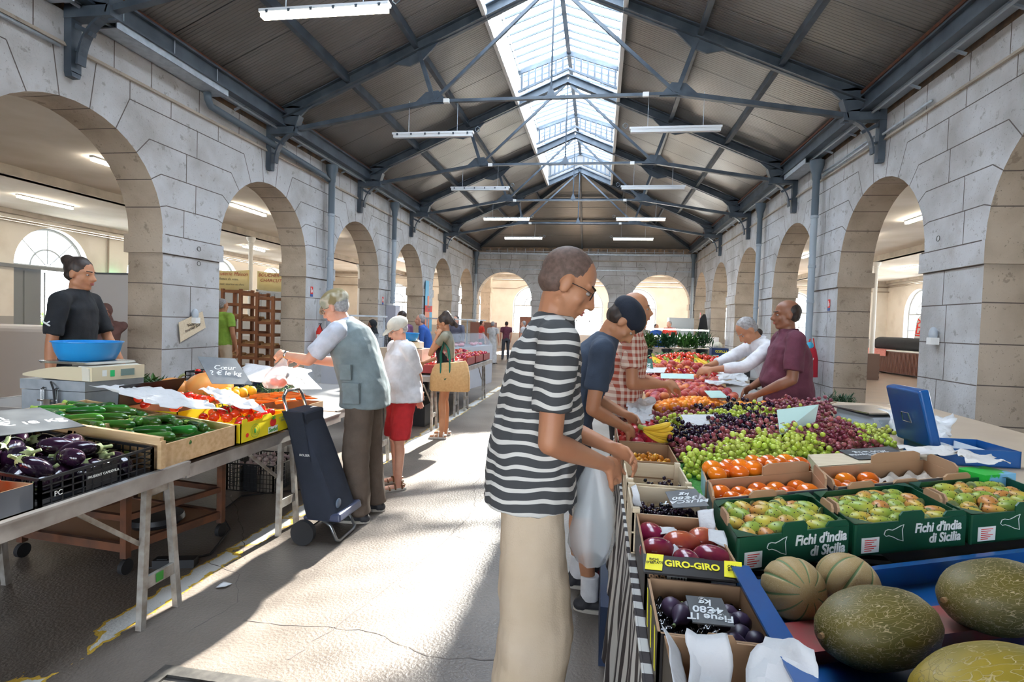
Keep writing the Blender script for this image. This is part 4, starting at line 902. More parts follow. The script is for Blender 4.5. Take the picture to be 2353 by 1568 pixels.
# cardboard box of beef tomatoes
o, P_, o3 = open_box('cardboard_box', [(-2.18, 1.30), (-2.18, 1.84), (-2.62, 1.84), (-2.62, 1.30)], .885, .105, .006, m_cardg, m_card, 'grey cardboard box of big tomatoes at the left edge of the photo', 'box')
heap(Pool(mk_tom(True)), [(-2.24, 1.36), (-2.24, 1.80), (-2.58, 1.80), (-2.58, 1.36)], .878, 3, 5, 'big red tomato', 'in the grey cardboard box', 'big tomatoes in the cardboard box', sc=(1.05, 1.2), seed=3, dz=.02)
# wooden crates of courgettes
m_wr = m_wood
for nm, xa, xb, za, zb, lb in (('front', -2.17, -2.68, .90, .95, 'long wooden crate of courgettes on the edge of the left table'), ('rear', -2.70, -3.23, .95, 1.0, 'wooden crate of courgettes behind the front courgette crate')):
    open_box('wooden_crate', [(xa, 2.46), (xa, 3.05), (xb, 3.05), (xb, 2.46)], za, .125, .014, m_wood, m_wood, lb, 'crate', 'wooden crates of courgettes', zs=[za, za, zb, zb])
k = MB(); k.bar((-2.15, 2.445, .93), (-3.2, 2.445, 1.01), .025, .035); k.bar((-2.15, 2.445, .93), (-2.15, 2.445, .79), .03, .02, up=(1, 0, 0)); o = k.build('wooden_rail', m_wood); tag(o, 'pale wooden rail between the aubergines and the courgettes', 'rail')
pc = Pool(mk_courg()); CG = 'courgettes on the left table'
heap(pc, [(-2.22, 2.52, 0), (-2.22, 3.02, 0), (-2.66, 3.02, .04), (-2.66, 2.52, .04)], .845, 4, 4, 'dark green courgette', 'in the front wooden crate', CG, rise=.03, along=.3, sc=(.9, 1.1), seed=4)
heap(pc, [(-2.26, 2.55, 0), (-2.26, 2.98, 0), (-2.66, 2.98, .04), (-2.66, 2.55, .04)], .89, 4, 3, 'green courgette', 'on top in the front wooden crate', CG, rise=.04, along=-.2, sc=(.9, 1.1), seed=14)
heap(pc, [(-2.72, 2.55, .03), (-2.72, 3.02, .03), (-3.15, 3.02, .07), (-3.15, 2.55, .07)], .90, 5, 3, 'green courgette', 'in the rear wooden crate', CG, rise=.04, along=.1, sc=(.9, 1.15), seed=24)
# yellow tomato box
o, P_, o3 = open_box('tomato_box', [(-2.16, 3.08), (-2.16, 3.60), (-2.56, 3.60), (-2.56, 3.08)], .90, .125, .005, m_yel, m_yel, 'yellow printed cardboard box of vine tomatoes on the left table', 'box')
F = lambda y, z: V((-2.157, y, z)) - o3
tab(o, V((-2.16, 3.08, 0)) - o3, V((-2.16, 3.60, 0)) - o3, .115, .15, .02, .12, m_yel); tab(o, V((-2.16, 3.08, 0)) - o3, V((-2.16, 3.60, 0)) - o3, .11, .145, .42, .62, m_yel); tab(o, V((-2.16, 3.08, 0)) - o3, V((-2.16, 3.60, 0)) - o3, .115, .14, .9, .99, m_yel)
k = MB(); k.hexa([F(3.36, .785), F(3.47, .785), F(3.47, .83), F(3.36, .83), *[v + V((.001, 0, 0)) for v in (F(3.36, .785), F(3.47, .785), F(3.47, .83), F(3.36, .83))]]); k.build('label_patch', m_print, o)
text('Savéol', 'lettering', m_ygrn, .040, o, frame(F(3.415, .807) + V((.002, 0, 0)), (0, 1, 0), (1, 0, 0)), bold=.0008, shear=.15)
k = MB(); k.ell(F(3.415, .855) + V((.001, 0, 0)), (.002, .036, .028), n=20, m=12); k.build('printed_tomato', m_red, o)
k = MB()
for a in (-.9, -.3, .3, .9): k.bar(F(3.415, .872) + V((.003, 0, 0)), F(3.415 + .03 * sin(a), .872 + .028 * cos(a)) + V((.003, 0, 0)), .002, .005, up=(1, 0, 0))
k.build('printed_stalk', m_ygrn, o)
text('PARTENAIRE\nÉTERNE', 'lettering', m_calyx, .019, o, frame(F(3.54, .86), (0, 1, 0), (1, 0, 0)))
k = MB(); k.tube([F(3.22 + .045 * cos(a), .835 + .042 * sin(a)) for a in [i * pi / 10 for i in range(20)]], .0012, 4, closed=True); k.tube([F(3.22 + .03 * cos(a), .835 + .028 * sin(a)) for a in [i * pi / 8 for i in range(16)]], .001, 4, closed=True); k.ell(F(3.22, .833), (.001, .012, .017), n=12, m=8); k.build('printed_roundel', m_ygrn, o)
k = MB(); k.ell(F(3.14, .82), (.0015, .015, .014), n=14, m=8); k.build('printed_apple', m_red, o)
ptm = Pool(mk_tom()); TM = 'vine tomatoes on the left table'
heap(ptm, [(-2.21, 3.12), (-2.21, 3.56), (-2.52, 3.56, .03), (-2.52, 3.12, .03)], .87, 4, 6, 'red vine tomato', 'in the yellow box', TM, rise=.03, sc=(.9, 1.15), seed=2, dz=.02)
heap(ptm, [(-2.25, 3.2), (-2.25, 3.54), (-2.45, 3.54, .02), (-2.45, 3.2, .02)], .925, 2, 4, 'red vine tomato', 'on top in the yellow box', TM, rise=.01, sc=(.9, 1.15), seed=12, dz=.01)
open_box('tomato_box', [(-2.60, 3.08), (-2.60, 3.62), (-3.05, 3.62), (-3.05, 3.08)], .95, .14, .005, m_yel, m_card, 'second tomato box of yellow card behind the printed one', 'box')
heap(ptm, [(-2.64, 3.12), (-2.64, 3.58), (-3.02, 3.58, .03), (-3.02, 3.12, .03)], .94, 4, 5, 'red tomato', 'in the second tomato box', TM, rise=.04, sc=(.9, 1.15), seed=22, dz=.02)
vs = MB()
for i in range(7):
    x_, y_ = -2.3 - .1 * (i % 4), 3.18 + .06 * i; vs.tube([(x_, y_, .955), (x_ - .03, y_ + .03, .985), (x_ - .07, y_ + .05, .975), (x_ - .1, y_ + .09, .955)], .0035, 5)
o = vs.build('tomato_vine', m_calyx, smooth=True); tag(o, 'dry green vine stalks lying over the red tomatoes', 'vine')
k = MB(); k.hexa([V(p) for p in ((-3.06, 3.12, .93), (-3.06, 3.55, .93), (-3.07, 3.55, .93), (-3.07, 3.12, .93), (-2.98, 3.05, 1.10), (-2.98, 3.62, 1.10), (-2.99, 3.62, 1.10), (-2.99, 3.05, 1.10))]); o = k.build('cardboard_flap', m_cardd); tag(o, 'dark cardboard flap standing behind the tomatoes', 'cardboard')
k = MB(); k.lathe([(.024, 0), (.026, .005), (.026, .10), (.021, .115)], 16); o = k.build('drink_can', mat('blue_can', (.03, .08, .35), .25, .6), smooth=40, loc=(-3.22, 3.40, .985)); tag(o, 'small blue drinks can behind the tomatoes', 'can')
# sheets of paper and bags thrown over the vegetables
def sheet(name, q, n_, amp, m, label, seed, zf=None, thick=.0007, cat='paper'):
    r_ = random.Random(seed); a, b, c, d = [V(p) for p in q]; k = MB(); G = []
    for j in range(n_ + 1):
        row = []
        for i in range(n_ + 1):
            p = (a.lerp(b, i / n_)).lerp(d.lerp(c, i / n_), j / n_); h = 1.1 * abs(MN.noise(V((p.x * 9 + seed, p.y * 9, p.z * 5)))) + .7 * abs(MN.noise(V((p.x * 24, p.y * 24 + seed, 3)))); row.append(k.vert(p + V((MN.noise(p * 14) * amp, MN.noise(p * 13 + V((9, 0, 0))) * amp, h * amp))))
        G.append(row)
    for j in range(n_):
        for i in range(n_): k.face((G[j][i], G[j][i + 1], G[j + 1][i + 1], G[j + 1][i]))
    o = k.build(name, m, smooth=18); s_ = o.modifiers.new('thickness', 'SOLIDIFY'); s_.thickness = thick; tag(o, label, cat); return o
sheet('paper_sheet', [(-2.62, 2.98, .99), (-2.28, 3.12, .965), (-2.9, 3.30, 1.06), (-3.15, 3.02, 1.09)], 14, .03, m_paper, 'crumpled white paper lying over the courgettes', 1)
sheet('paper_sheet', [(-2.3, 3.18, .975), (-2.12, 3.28, .94), (-2.55, 3.50, 1.04), (-2.62, 3.28, 1.06)], 12, .035, m_paper, 'small crumpled white paper between the vine tomatoes', 2)
sheet('paper_sheet', [(-2.9, 4.1, 1.02), (-2.4, 4.2, 1.0), (-2.6, 4.7, 1.08), (-3.2, 4.6, 1.12)], 12, .03, m_paper, 'crumpled white paper over the beans by the man in the waistcoat', 5)
# pumpkin, carrots, yellow squash
k = MB(); k.ell((0, 0, 0), (.17, .17, .12), n=36, m=14, fn=ribbed(5, .08)); pk = k.build('pumpkin', m_pump, smooth=True, loc=(-3.05, 3.95, .99)); tag(pk, 'large orange pumpkin behind the tomato boxes', 'pumpkin')
b_ = MB(); b_.tube([(0, 0, .11), (.01, 0, .15), (.04, 0, .17)], [.018, .014, .018], 8); b_.build('stem', m_calyx, pk, smooth=True)
pk2 = copy_tree(pk, (-3.28, 3.86, .97), (0, .3, 1), .75, 'smaller orange pumpkin left of the large one')
open_box('cardboard_box', [(-2.18, 3.66), (-2.18, 4.14), (-2.62, 4.14), (-2.62, 3.66)], .90, .14, .005, m_card, m_card, 'cardboard box of carrots behind the shopping trolley', 'box')
heap(Pool(mk_carrot()), [(-2.24, 3.70), (-2.24, 4.10), (-2.58, 4.10), (-2.58, 3.70)], .92, 4, 5, 'orange carrot', 'in the cardboard box', 'carrots on the left table', rise=.03, along=.5, seed=8, dz=.03)
open_box('cardboard_box', [(-2.66, 3.66), (-2.66, 4.14), (-2.92, 4.14), (-2.92, 3.66)], .94, .14, .005, m_card, m_card, 'cardboard box of yellow squash behind the carrots', 'box')
heap(Pool(solid('yellow_squash', m_lemon, (.032, .032, .04), 'yellow squash', 'squash', extra=lambda o: star(o, .015, .036, m_stem))), [(-2.69, 3.7), (-2.69, 4.1), (-2.88, 4.1), (-2.88, 3.7)], .965, 2, 4, 'round yellow squash', 'in the cardboard box', 'yellow squash on the left table', seed=8)
# price slates on the left
def slate(q, lines, label, m=None, mt=None, size=.06, bold=.0006, name='price_slate', flip=False, spike=None, lh=.9):
    a, b, c, d = [V(p) for p in q]; o3 = (a + b + c + d) / 4; x = (b - a).normalized(); y = (d - a); nz = x.cross(y).normalized(); k = MB(); t = nz * .003
    k.hexa([p - o3 - t for p in (a, b, c, d)] + [p - o3 for p in (a, b, c, d)]); o = k.build(name, m or m_slate, loc=o3); tag(o, label, 'price sign')
    if lines: text(lines, 'lettering', mt or m_chalk, size, o, frame(nz * .001, -x if flip else x, nz), bold=bold, ext=.0004, shear=.2, lh=lh)
    return o
slate([(-2.55, 1.98, 1.02), (-2.50, 2.36, 1.00), (-2.86, 2.44, 1.06), (-2.95, 2.02, 1.08)], 'Auberg.\n2 € le kg', 'slate price board lying on the aubergines', size=.10)
slate([(-2.70, 3.52, 1.08), (-2.52, 3.72, 1.06), (-2.72, 3.80, 1.24), (-2.88, 3.60, 1.26)], 'Cœur\n2 € le kg', 'tilted slate price board behind the tomatoes', size=.06)
slate([(-2.34, 4.02, 1.0), (-2.25, 4.25, .98), (-2.42, 4.30, 1.10), (-2.50, 4.06, 1.12)], '2 €\nle kg', 'slate price board beside the carrots, by the waistcoat', size=.06)
# crates further back on the left
lattice('plastic_crate', [(-4.05, 4.9), (-3.55, 4.9), (-3.55, 5.3), (-4.05, 5.3)], .99, .16, 'dark navy crate of red tomatoes in front of the bread rack')
heap(ptm, [(-4.0, 4.95), (-3.6, 4.95), (-3.6, 5.25), (-4.0, 5.25)], .97, 3, 6, 'red tomato', 'in the dark crate by the bread rack', TM, seed=31, dz=.02)
o, P_, o3 = open_box('cardboard_box', [(-3.52, 4.8), (-3.1, 4.8), (-3.1, 5.15), (-3.52, 5.15)], .98, .15, .005, m_navy, m_card, 'navy cardboard box with small white print behind the bag', 'box'); text('bonne\nrécolte', 'lettering', m_print, .045, o, frame(V((-3.3, 4.797, .91)) - o3, (1, 0, 0), (0, -1, 0)))
heap(ptm, [(-3.5, 4.84), (-3.14, 4.84), (-3.14, 5.1), (-3.5, 5.1)], .97, 2, 5, 'red tomato', 'in the navy cardboard box', TM, seed=33, dz=.02)
def leafy(name, loc, R, H_, n_, m, label, cat, seed, wd=.03, group=None, pot=None, up=.5, L=.2):
    r_ = random.Random(seed); k = MB()
    for i in range(n_):
        a = r_.uniform(0, 6.28); el = r_.uniform(up - .5, up + .6); d = V((cos(a) * cos(el), sin(a) * cos(el), sin(el))); b0 = V((r_.gauss(0, R * .4), r_.gauss(0, R * .4), r_.uniform(0, H_ * .6))); l_ = L * r_.uniform(.6, 1.1); s = d.cross(V((0, 0, 1))).normalized() * wd * r_.uniform(.6, 1.1)
        m1 = b0 + d * l_ * .5 + V((0, 0, .01)); t_ = b0 + d * l_ - V((0, 0, l_ * .15)); k.face([k.vert(v) for v in (b0, m1 + s, t_, m1 - s)])
    if pot:
        o = empty(name, loc, 0, label, cat, group); k.build('leaves', m, o, smooth=False).location = (0, 0, pot)
        p = MB(); p.lathe([(R * .45, 0), (R * .6, pot), (R * .56, pot), (R * .5, pot * .9)], 16); p.build('pot', m_blk, o, smooth=40); return o
    o = k.build(name, m, loc=loc); tag(o, label, cat, group); return o
leafy('leafy_greens', (-4.1, 4.4, .82), .22, .12, 160, m_leaf, 'pile of leafy green vegetables beside the metal box', 'greens', 5)
leafy('leafy_greens', (-3.75, 4.15, .82), .18, .08, 120, m_leafd, 'heap of blue green leeks behind the courgettes', 'greens', 6, wd=.015, L=.3)
leafy('green_beans', (-2.75, 4.35, .92), .22, .05, 220, m_leaf, 'heap of long green beans under white paper', 'beans', 7, wd=.006, L=.14, up=.1)
# galvanised box, scale and basin
gx = empty('metal_cash_box', (-3.48, 3.30, .80), 0, 'galvanised metal box under the cream shop scale', 'metal box')
T = M.Translation((3.48, -3.30, -.80))
bq = [(-3.74, 3.07), (-3.26, 3.07), (-3.17, 3.42), (-3.66, 3.46)]
k = MB(); k.T = T; k.hexa([V((x, y, .80)) for x, y in bq] + [V((x, y, 1.04)) for x, y in bq]); k.build('body', m_zinc, gx)
k = MB(); k.T = T; cc = V((-3.457, 3.255, 0)); k.hexa([cc + (V((x, y, 0)) - cc) * 1.03 + V((0, 0, 1.045)) for x, y in bq] + [cc + (V((x, y, 0)) - cc) * 1.03 + V((0, 0, 1.11)) for x, y in bq]); k.build('lid', m_zinc, gx)
k = MB(); k.T = T
for x_ in (-3.56, -3.46): k.tube([(x_, 3.06, 1.06), (x_, 3.045, 1.05), (x_, 3.045, .92), (x_, 3.06, .91)], .007, 6); k.tube([(x_ + .015, 3.06, 1.06), (x_ + .015, 3.045, 1.05), (x_ + .015, 3.045, .92), (x_ + .015, 3.06, .91)], .005, 6)
k.bx(-3.58, -3.44, 3.035, 3.045, .975, .985); k.bx(-3.53, -3.48, 3.03, 3.05, .955, .99); k.build('hasp', m_chrome, gx)
k = MB(); k.T = T; k.tube([(-3.50, 3.055, 1.10), (-3.44, 3.02, 1.06), (-3.43, 3.02, .97), (-3.43, 3.03, .86)], .006, 6); k.build('cable', m_rubber, gx, smooth=True)
sc_ = empty('shop_scale', (-3.46, 3.26, 1.112), 0, 'cream electronic shop scale standing on the metal box', 'scale'); T = M.Translation((3.46, -3.26, -1.112))
k = MB(); k.T = T
sec = []
for i in range(9):
    t = i / 8; x = -3.71 + .50 * t; hh = .035 + .055 * sin(min(1, t * 1.5) * pi / 2) ; sec.append([(x, 3.05 + .02 * t, 1.113 + .02 * (1 - t) ** 2), (x + .06, 3.42, 1.113), (x + .06, 3.42, 1.113 + hh), (x, 3.05 + .02 * t, 1.113 + hh)])
k.rings(sec); k.build('housing', m_cream, sc_, smooth=30)
k = MB(); k.T = T; k.hexa([V(p) for p in ((-3.22, 3.06, 1.115), (-3.15, 3.42, 1.115), (-3.21, 3.43, 1.115), (-3.30, 3.07, 1.115), (-3.225, 3.06, 1.195), (-3.16, 3.41, 1.195), (-3.22, 3.43, 1.21), (-3.31, 3.07, 1.21))]); k.build('keypad_panel', mat('scale_panel', (.75, .72, .62), .4), sc_)
fr = lambda y, z: V((-3.218 + (y - 3.06) * .2, y, z))
def patch(o, T, c, w_, h_, m, nm):
    k = MB(); k.T = T; d = V((.2, 1, 0)).normalized(); c = V(c) + V((.004, -.0008, 0)); k.hexa([c - d * w_ / 2 - V((0, 0, h_ / 2)), c + d * w_ / 2 - V((0, 0, h_ / 2)), c + d * w_ / 2 - V((.01, 0, h_ / 2)), c - d * w_ / 2 - V((.01, 0, h_ / 2)), c - d * w_ / 2 + V((0, 0, h_ / 2)), c + d * w_ / 2 + V((0, 0, h_ / 2)), c + d * w_ / 2 + V((-.01, 0, h_ / 2)), c - d * w_ / 2 + V((-.01, 0, h_ / 2))]); k.build(nm, m, o)
patch(sc_, T, fr(3.13, 1.162), .07, .04, m_print, 'sticker'); patch(sc_, T, fr(3.20, 1.158), .028, .042, mat('green_sticker', (.02, .5, .16), .5), 'sticker'); patch(sc_, T, fr(3.30, 1.160), .09, .045, mat('lcd', (.18, .26, .24), .2), 'display')
k = MB(); k.T = T; k.hexa([V(p) for p in ((-3.63, 3.10, 1.215), (-3.28, 3.10, 1.215), (-3.22, 3.42, 1.215), (-3.56, 3.44, 1.215), (-3.64, 3.09, 1.232), (-3.27, 3.09, 1.232), (-3.21, 3.43, 1.232), (-3.57, 3.45, 1.232))]); k.bx(-3.5, -3.38, 3.2, 3.3, 1.19, 1.22); k.build('weighing_plate', m_steel2, sc_)
def basin(loc, s, label):
    k = MB(); k.lathe([(.155, 0), (.165, .005), (.19, .06), (.205, .125), (.215, .128), (.215, .134), (.200, .132), (.185, .06), (.158, .012), (.0, .012)], 32, cap=False); k.lathe([(0, 0), (.155, 0)], 32, cap=False)
    o = k.build('basin', m_basin, smooth=50, loc=loc); o.scale = (s,) * 3; tag(o, label, 'basin'); return o
basin((-3.45, 3.27, 1.233), .95, 'blue plastic basin on the cream scale at the left'); basin((-2.95, 8.2, 1.25), .9, 'blue plastic basin behind the girl with the tote bag')
o = copy_tree(freeze(sc_), (-3.0, 8.25, 1.14), (0, 0, .6), 1, 'cream shop scale behind the girl with the tote bag'); k = MB(); k.bx(-3.35, -2.65, 8.05, 8.5, .78, 1.13); o = k.build('scale_stand', m_beige); tag(o, 'beige box carrying the far scale and basin', 'box')
# ------------------------------------------------------------------ under the left tables
dl = empty('trolley', (-3.05, 3.2, 0), 0, 'rusty low trolley with castors under the left table', 'trolley'); T = M.Translation((3.05, -3.2, 0))
tq = [(-3.55, 2.92), (-2.75, 2.86), (-2.60, 3.50), (-3.40, 3.60)]
k = MB(); k.T = T
for a, b in zip(tq, tq[1:] + tq[:1]): k.bar((*a, .16), (*b, .16), .03, .05); k.bar((*a, .34), (*b, .34), .03, .035)
for a in tq: k.bar((*a, .10), (*a, .52), .04, .04)
k.build('frame', m_rusty, dl); k = MB(); k.T = T; k.hexa([V((*a, .165)) for a in tq] + [V((*a, .175)) for a in tq]); k.build('deck', mat('plywood', (.42, .22, .12), .6), dl)
for a in tq:
    k = MB(); k.T = T @ M.Translation((*a, .045)) @ M.Rotation(pi / 2, 4, 'Y'); k.lathe([(.02, -.014), (.045, -.014), (.045, .014), (.02, .014)], 16); k.build('castor', m_rubber, dl, smooth=40)
k = MB(); k.lathe([(.0, 0), (.14, 0), (.17, .03), (.16, .06), (.02, .065)], 24); o = k.build('cable_reel', m_blk, smooth=40, loc=(-2.85, 3.2, .178)); tag(o, 'black round cable reel lying on the rusty trolley', 'reel')
o = lattice('plastic_crate', [(-3.25, 4.45), (-2.8, 4.45), (-2.8, 4.95), (-3.25, 4.95)], .24, .24, 'black lattice crate of garlic on the floor under the left table', nx=14, nz=6)
heap(Pool(mk_garlic()), [(-3.2, 4.5), (-2.84, 4.5), (-2.84, 4.9), (-3.2, 4.9)], .22, 4, 5, 'white garlic bulb', 'in the floor crate', 'garlic bulbs under the left table', seed=2, dz=.02)
k = MB(); k.tube([(-2.7, 2.9, .01), (-2.45, 3.2, .01), (-2.6, 3.6, .01), (-2.9, 3.9, .01), (-3.0, 4.3, .01), (-2.6, 4.6, .01)], .007, 6); o = k.build('power_cable', m_rubber, smooth=True); tag(o, 'black power cable lying on the floor under the table', 'cable')
k = MB(); k.bx(-.12, .12, -.035, .035, 0, .05); k.bx(-.1, -.04, -.02, .02, .05, .053); o = k.build('socket_strip', m_blk, loc=(-2.55, 3.02, 0)); o.rotation_euler = (0, 0, .3); tag(o, 'black multi socket on the floor by the table leg', 'socket')
sheet('litter', [(-2.12, 2.82, .004), (-2.06, 2.82, .01), (-2.06, 2.88, .004), (-2.12, 2.88, .012)], 4, .008, m_paper, 'scrap of white paper on the floor by the yellow line', 8)
sheet('litter', [(-2.3, 5.0, .004), (-2.2, 5.0, .01), (-2.2, 5.06, .004), (-2.3, 5.06, .012)], 4, .008, mat('dry_leaf', (.6, .5, .25), .7), 'pale leaf on the floor left of the red shorts', 9)
# ------------------------------------------------------------------ right stall: tables and striped cloth
def solid_table(x0, x1, y0, y1, z, label, m=None, name='display_table'):
    o = empty(name, ((x0 + x1) / 2, (y0 + y1) / 2, 0), 0, label, 'table'); c = V(o.location); T = M.Translation(-c)
    k = MB(); k.T = T; k.bx(x0, x1, y0, y1, z - .03, z); k.build('table_top', m or m_top, o)
    for xx in (x0 + .06, x1 - .06):
        for yy in (y0 + .08, y1 - .08): k = MB(); k.T = T; k.bx(xx - .02, xx + .02, yy - .02, yy + .02, 0, z - .03); k.build('leg', m_leg, o)
    return o
solid_table(.14, 1.72, .55, 2.9, .80, 'front display table of the fruit stall under the melons and prickly pears')
solid_table(.14, 1.72, 2.92, 5.6, .80, 'display table of the fruit stall under the grapes')
solid_table(.40, 2.0, 5.62, 9.2, .82, 'display table of the fruit stall under the peaches and bananas')
solid_table(.80, 3.2, 9.25, 14.8, .82, 'far display table of the fruit stall under tomatoes and plants')
m_stripe = bpy.data.materials.new('striped_cloth'); m_stripe.use_nodes = True; n, L, b = nodes(m_stripe); b.inputs['Roughness'].default_value = .8
tc = n.new('ShaderNodeTexCoord'); sx = n.new('ShaderNodeSeparateXYZ'); L(tc.outputs['Object'], sx.inputs[0]); nz = n.new('ShaderNodeTexNoise'); nz.inputs['Scale'].default_value = 2.5; nz.inputs['Detail'].default_value = 1; L(tc.outputs['Object'], nz.inputs[0])
a_ = n.new('ShaderNodeMath'); a_.operation = 'MULTIPLY_ADD'; a_.inputs[1].default_value = .16; L(nz.outputs['Fac'], a_.inputs[0]); L(sx.outputs[1], a_.inputs[2])
d_ = n.new('ShaderNodeMath'); d_.operation = 'MULTIPLY'; d_.inputs[1].default_value = 11; L(a_.outputs[0], d_.inputs[0]); f_ = n.new('ShaderNodeMath'); f_.operation = 'FRACT'; L(d_.outputs[0], f_.inputs[0])
g_ = n.new('ShaderNodeMath'); g_.operation = 'GREATER_THAN'; g_.inputs[1].default_value = .5; L(f_.outputs[0], g_.inputs[0]); x_ = n.new('ShaderNodeMix'); x_.data_type = 'RGBA'; L(g_.outputs[0], x_.inputs[0]); x_.inputs[6].default_value = (.045, .035, .035, 1); x_.inputs[7].default_value = (.62, .60, .56, 1); L(x_.outputs[2], b.inputs['Base Color'])
k = MB(); G = []; NY, NZ = 120, 10
for j in range(NZ + 1):
    z = .815 - .74 * j / NZ; row = []
    for i in range(NY + 1):
        y = .6 + 3.6 * i / NY; t = j / NZ; row.append(k.vert((.125 - .035 * t - .028 * t * sin(y * 21 + sin(y * 5) * 2) - (0 if j else 0), y, z)))
    G.append(row)
for j in range(NZ):
    for i in range(NY): k.face((G[j][i], G[j][i + 1], G[j + 1][i + 1], G[j + 1][i]))
k.hexa([V(p) for p in ((.12, .6, .802), (1.0, .6, .802), (1.0, 4.2, .802), (.12, 4.2, .802), (.12, .6, .812), (1.0, .6, .812), (1.0, 4.2, .812), (.12, 4.2, .812))])
o = k.build('table_cloth', m_stripe, smooth=40); tag(o, 'black and white striped cloth hanging over the side of the fruit stall', 'tablecloth')
k = MB(); k.bx(.05, .09, 2.55, 3.3, .06, .34); o = k.build('panel_board', m_navy); tag(o, 'dark blue board leaning at the foot of the striped cloth', 'board'); o.location = (0, 0, -.06)
# artificial grass under the grapes
k = MB(); k.hexa([V(p) for p in ((.385, 1.65, .815), (.50, 1.65, .815), (1.70, 3.2, .83), (1.66, 5.0, .86), (.375, 3.9, .83), (.375, 3.9, .83), (.375, 3.9, .83), (.375, 3.9, .83))][:0] or [V((.385, 2.05, .815)), V((1.68, 3.0, .815)), V((1.66, 4.9, .815)), V((.375, 3.9, .815)), V((.385, 2.05, .90)), V((1.68, 3.0, .90)), V((1.66, 4.9, .93)), V((.375, 3.9, .90))])
o = k.build('grass_mat', m_grass); tag(o, 'green artificial grass mat laid under the grapes', 'mat')
# ------------------------------------------------------------------ left column of boxes
R4 = lambda x0, x1, y0, y1: [(x0, y0), (x1, y0), (x1, y1), (x0, y1)]
o, P_, o3 = open_box('cardboard_box', R4(.15, .375, .78, 1.135), .96, .14, .006, m_cardd, m_card, 'cardboard box lined with printed white paper at the bottom of the photo', 'box')
tab(o, V((.15, 1.13, 0)) - o3, V((.375, 1.13, 0)) - o3, .13, .155, .35, .62, m_card)
sheet('wrapping_paper', [(.17, .98, .90), (.26, 1.0, .86), (.27, 1.10, .975), (.19, 1.11, .985)], 10, .02, m_paper, 'crumpled printed wrapping paper in the empty box, left piece', 41)
sheet('wrapping_paper', [(.25, .94, .88), (.36, .92, .93), (.40, 1.03, 1.0), (.33, 1.10, .99)], 10, .03, m_paper, 'crumpled white wrapping paper at the right of the empty box', 42)
sheet('wrapping_paper', [(.155, .86, .95), (.185, .86, .88), (.18, 1.12, .93), (.145, 1.11, .99)], 8, .01, m_paper, 'white paper folded over the left edge of the empty box', 43)
# figs
o, P_, o3 = open_box('cardboard_box', R4(.14, .365, 1.145, 1.40), .955, .12, .006, m_cardd, m_card, 'black and yellow cardboard box of dark figs in the left column of the fruit stall', 'box')
k = MB(); k.hexa([V(p) - o3 for p in ((.13, 1.395, .965), (.37, 1.395, .965), (.37, 1.445, .990), (.13, 1.445, .990), (.13, 1.395, .970), (.37, 1.395, .970), (.37, 1.445, .995), (.13, 1.445, .995))]); k.build('lid_flap', m_cardd, o)
tf = frame(V((.25, 1.422, .985)) - o3, (1, 0, 0), (0, -.45, .9)); text('GIRO-GIRO', 'lettering', m_yp, .026, o, tf, bold=.0008)
for xx, s_ in ((.155, 'FICHI\nD’ESTATE'), (.345, 'COLL\nDAMA')):
    k = MB(); k.hexa([V((xx - .022, 1.40, .9745)) - o3, V((xx + .02, 1.40, .9745)) - o3, V((xx + .028, 1.443, .9965)) - o3, V((xx - .014, 1.443, .9965)) - o3, V((xx - .022, 1.40, .9755)) - o3, V((xx + .02, 1.40, .9755)) - o3, V((xx + .028, 1.443, .9975)) - o3, V((xx - .014, 1.443, .9975)) - o3]); k.build('yellow_label', m_yp, o)
    text(s_, 'lettering', m_cardd, .010, o, frame(V((xx + .003, 1.422, .988)) - o3, (1, .1, 0), (0, -.45, .9)))
for j in range(3):
    k = MB(); y_ = 1.17 + j * .085; k.hexa([V((.1385, y_ + a, z_)) - o3 for a, z_ in ((0, .86), (.014, .86), (.034, .94), (.02, .94))] + [V((.1395, y_ + a, z_)) - o3 for a, z_ in ((0, .86), (.014, .86), (.034, .94), (.02, .94))]); k.build('yellow_label', m_yp, o)
k = MB(); rr_ = random.Random(5)
G = [[k.vert((.147 + .211 * i / 44, 1.152 + .24 * j / 50, .905 + .010 * sin(i * .9) * sin(j * .85))) for i in range(45)] for j in range(51)]
for j in range(50):
    for i in range(44): k.face((G[j][i], G[j][i + 1], G[j + 1][i + 1], G[j + 1][i]))
k.build('moulded_tray', mat('black_gloss_plastic', (.006, .006, .008), .08, coat=1), o, smooth=True).location = -V(o.location)
pf = Pool(mk_fig())
for i, (x, y, rz, lb) in enumerate([(.19, 1.31, 2.2, 'by the left back of the black tray'), (.205, 1.275, -.5, 'grey blue one left of the slate'), (.225, 1.30, 3.3, 'stalk pointing left, beside the slate'), (.315, 1.30, 1.0, 'right of the slate near the top'), (.330, 1.275, 4.0, 'right edge of the tray'), (.305, 1.262, 4.6, 'tucked under the right of the slate'), (.318, 1.215, 5.6, 'bottom right corner of the tray'), (.345, 1.20, 2.9, 'half hidden by the next box'), (.30, 1.185, 1.4, 'below the slate corner')]):
    pf.put((x, y, .930), (pi / 2 + .1, 0, rz), .95, 'dark purple fig %s' % lb, 'figs in the black tray')
slate([(.215, 1.185, .965), (.30, 1.19, .963), (.293, 1.285, .975), (.213, 1.275, .978)], 'Figue IT\n4€80\nkg', 'slate price board lying on the figs', size=.030, flip=True, lh=.85)
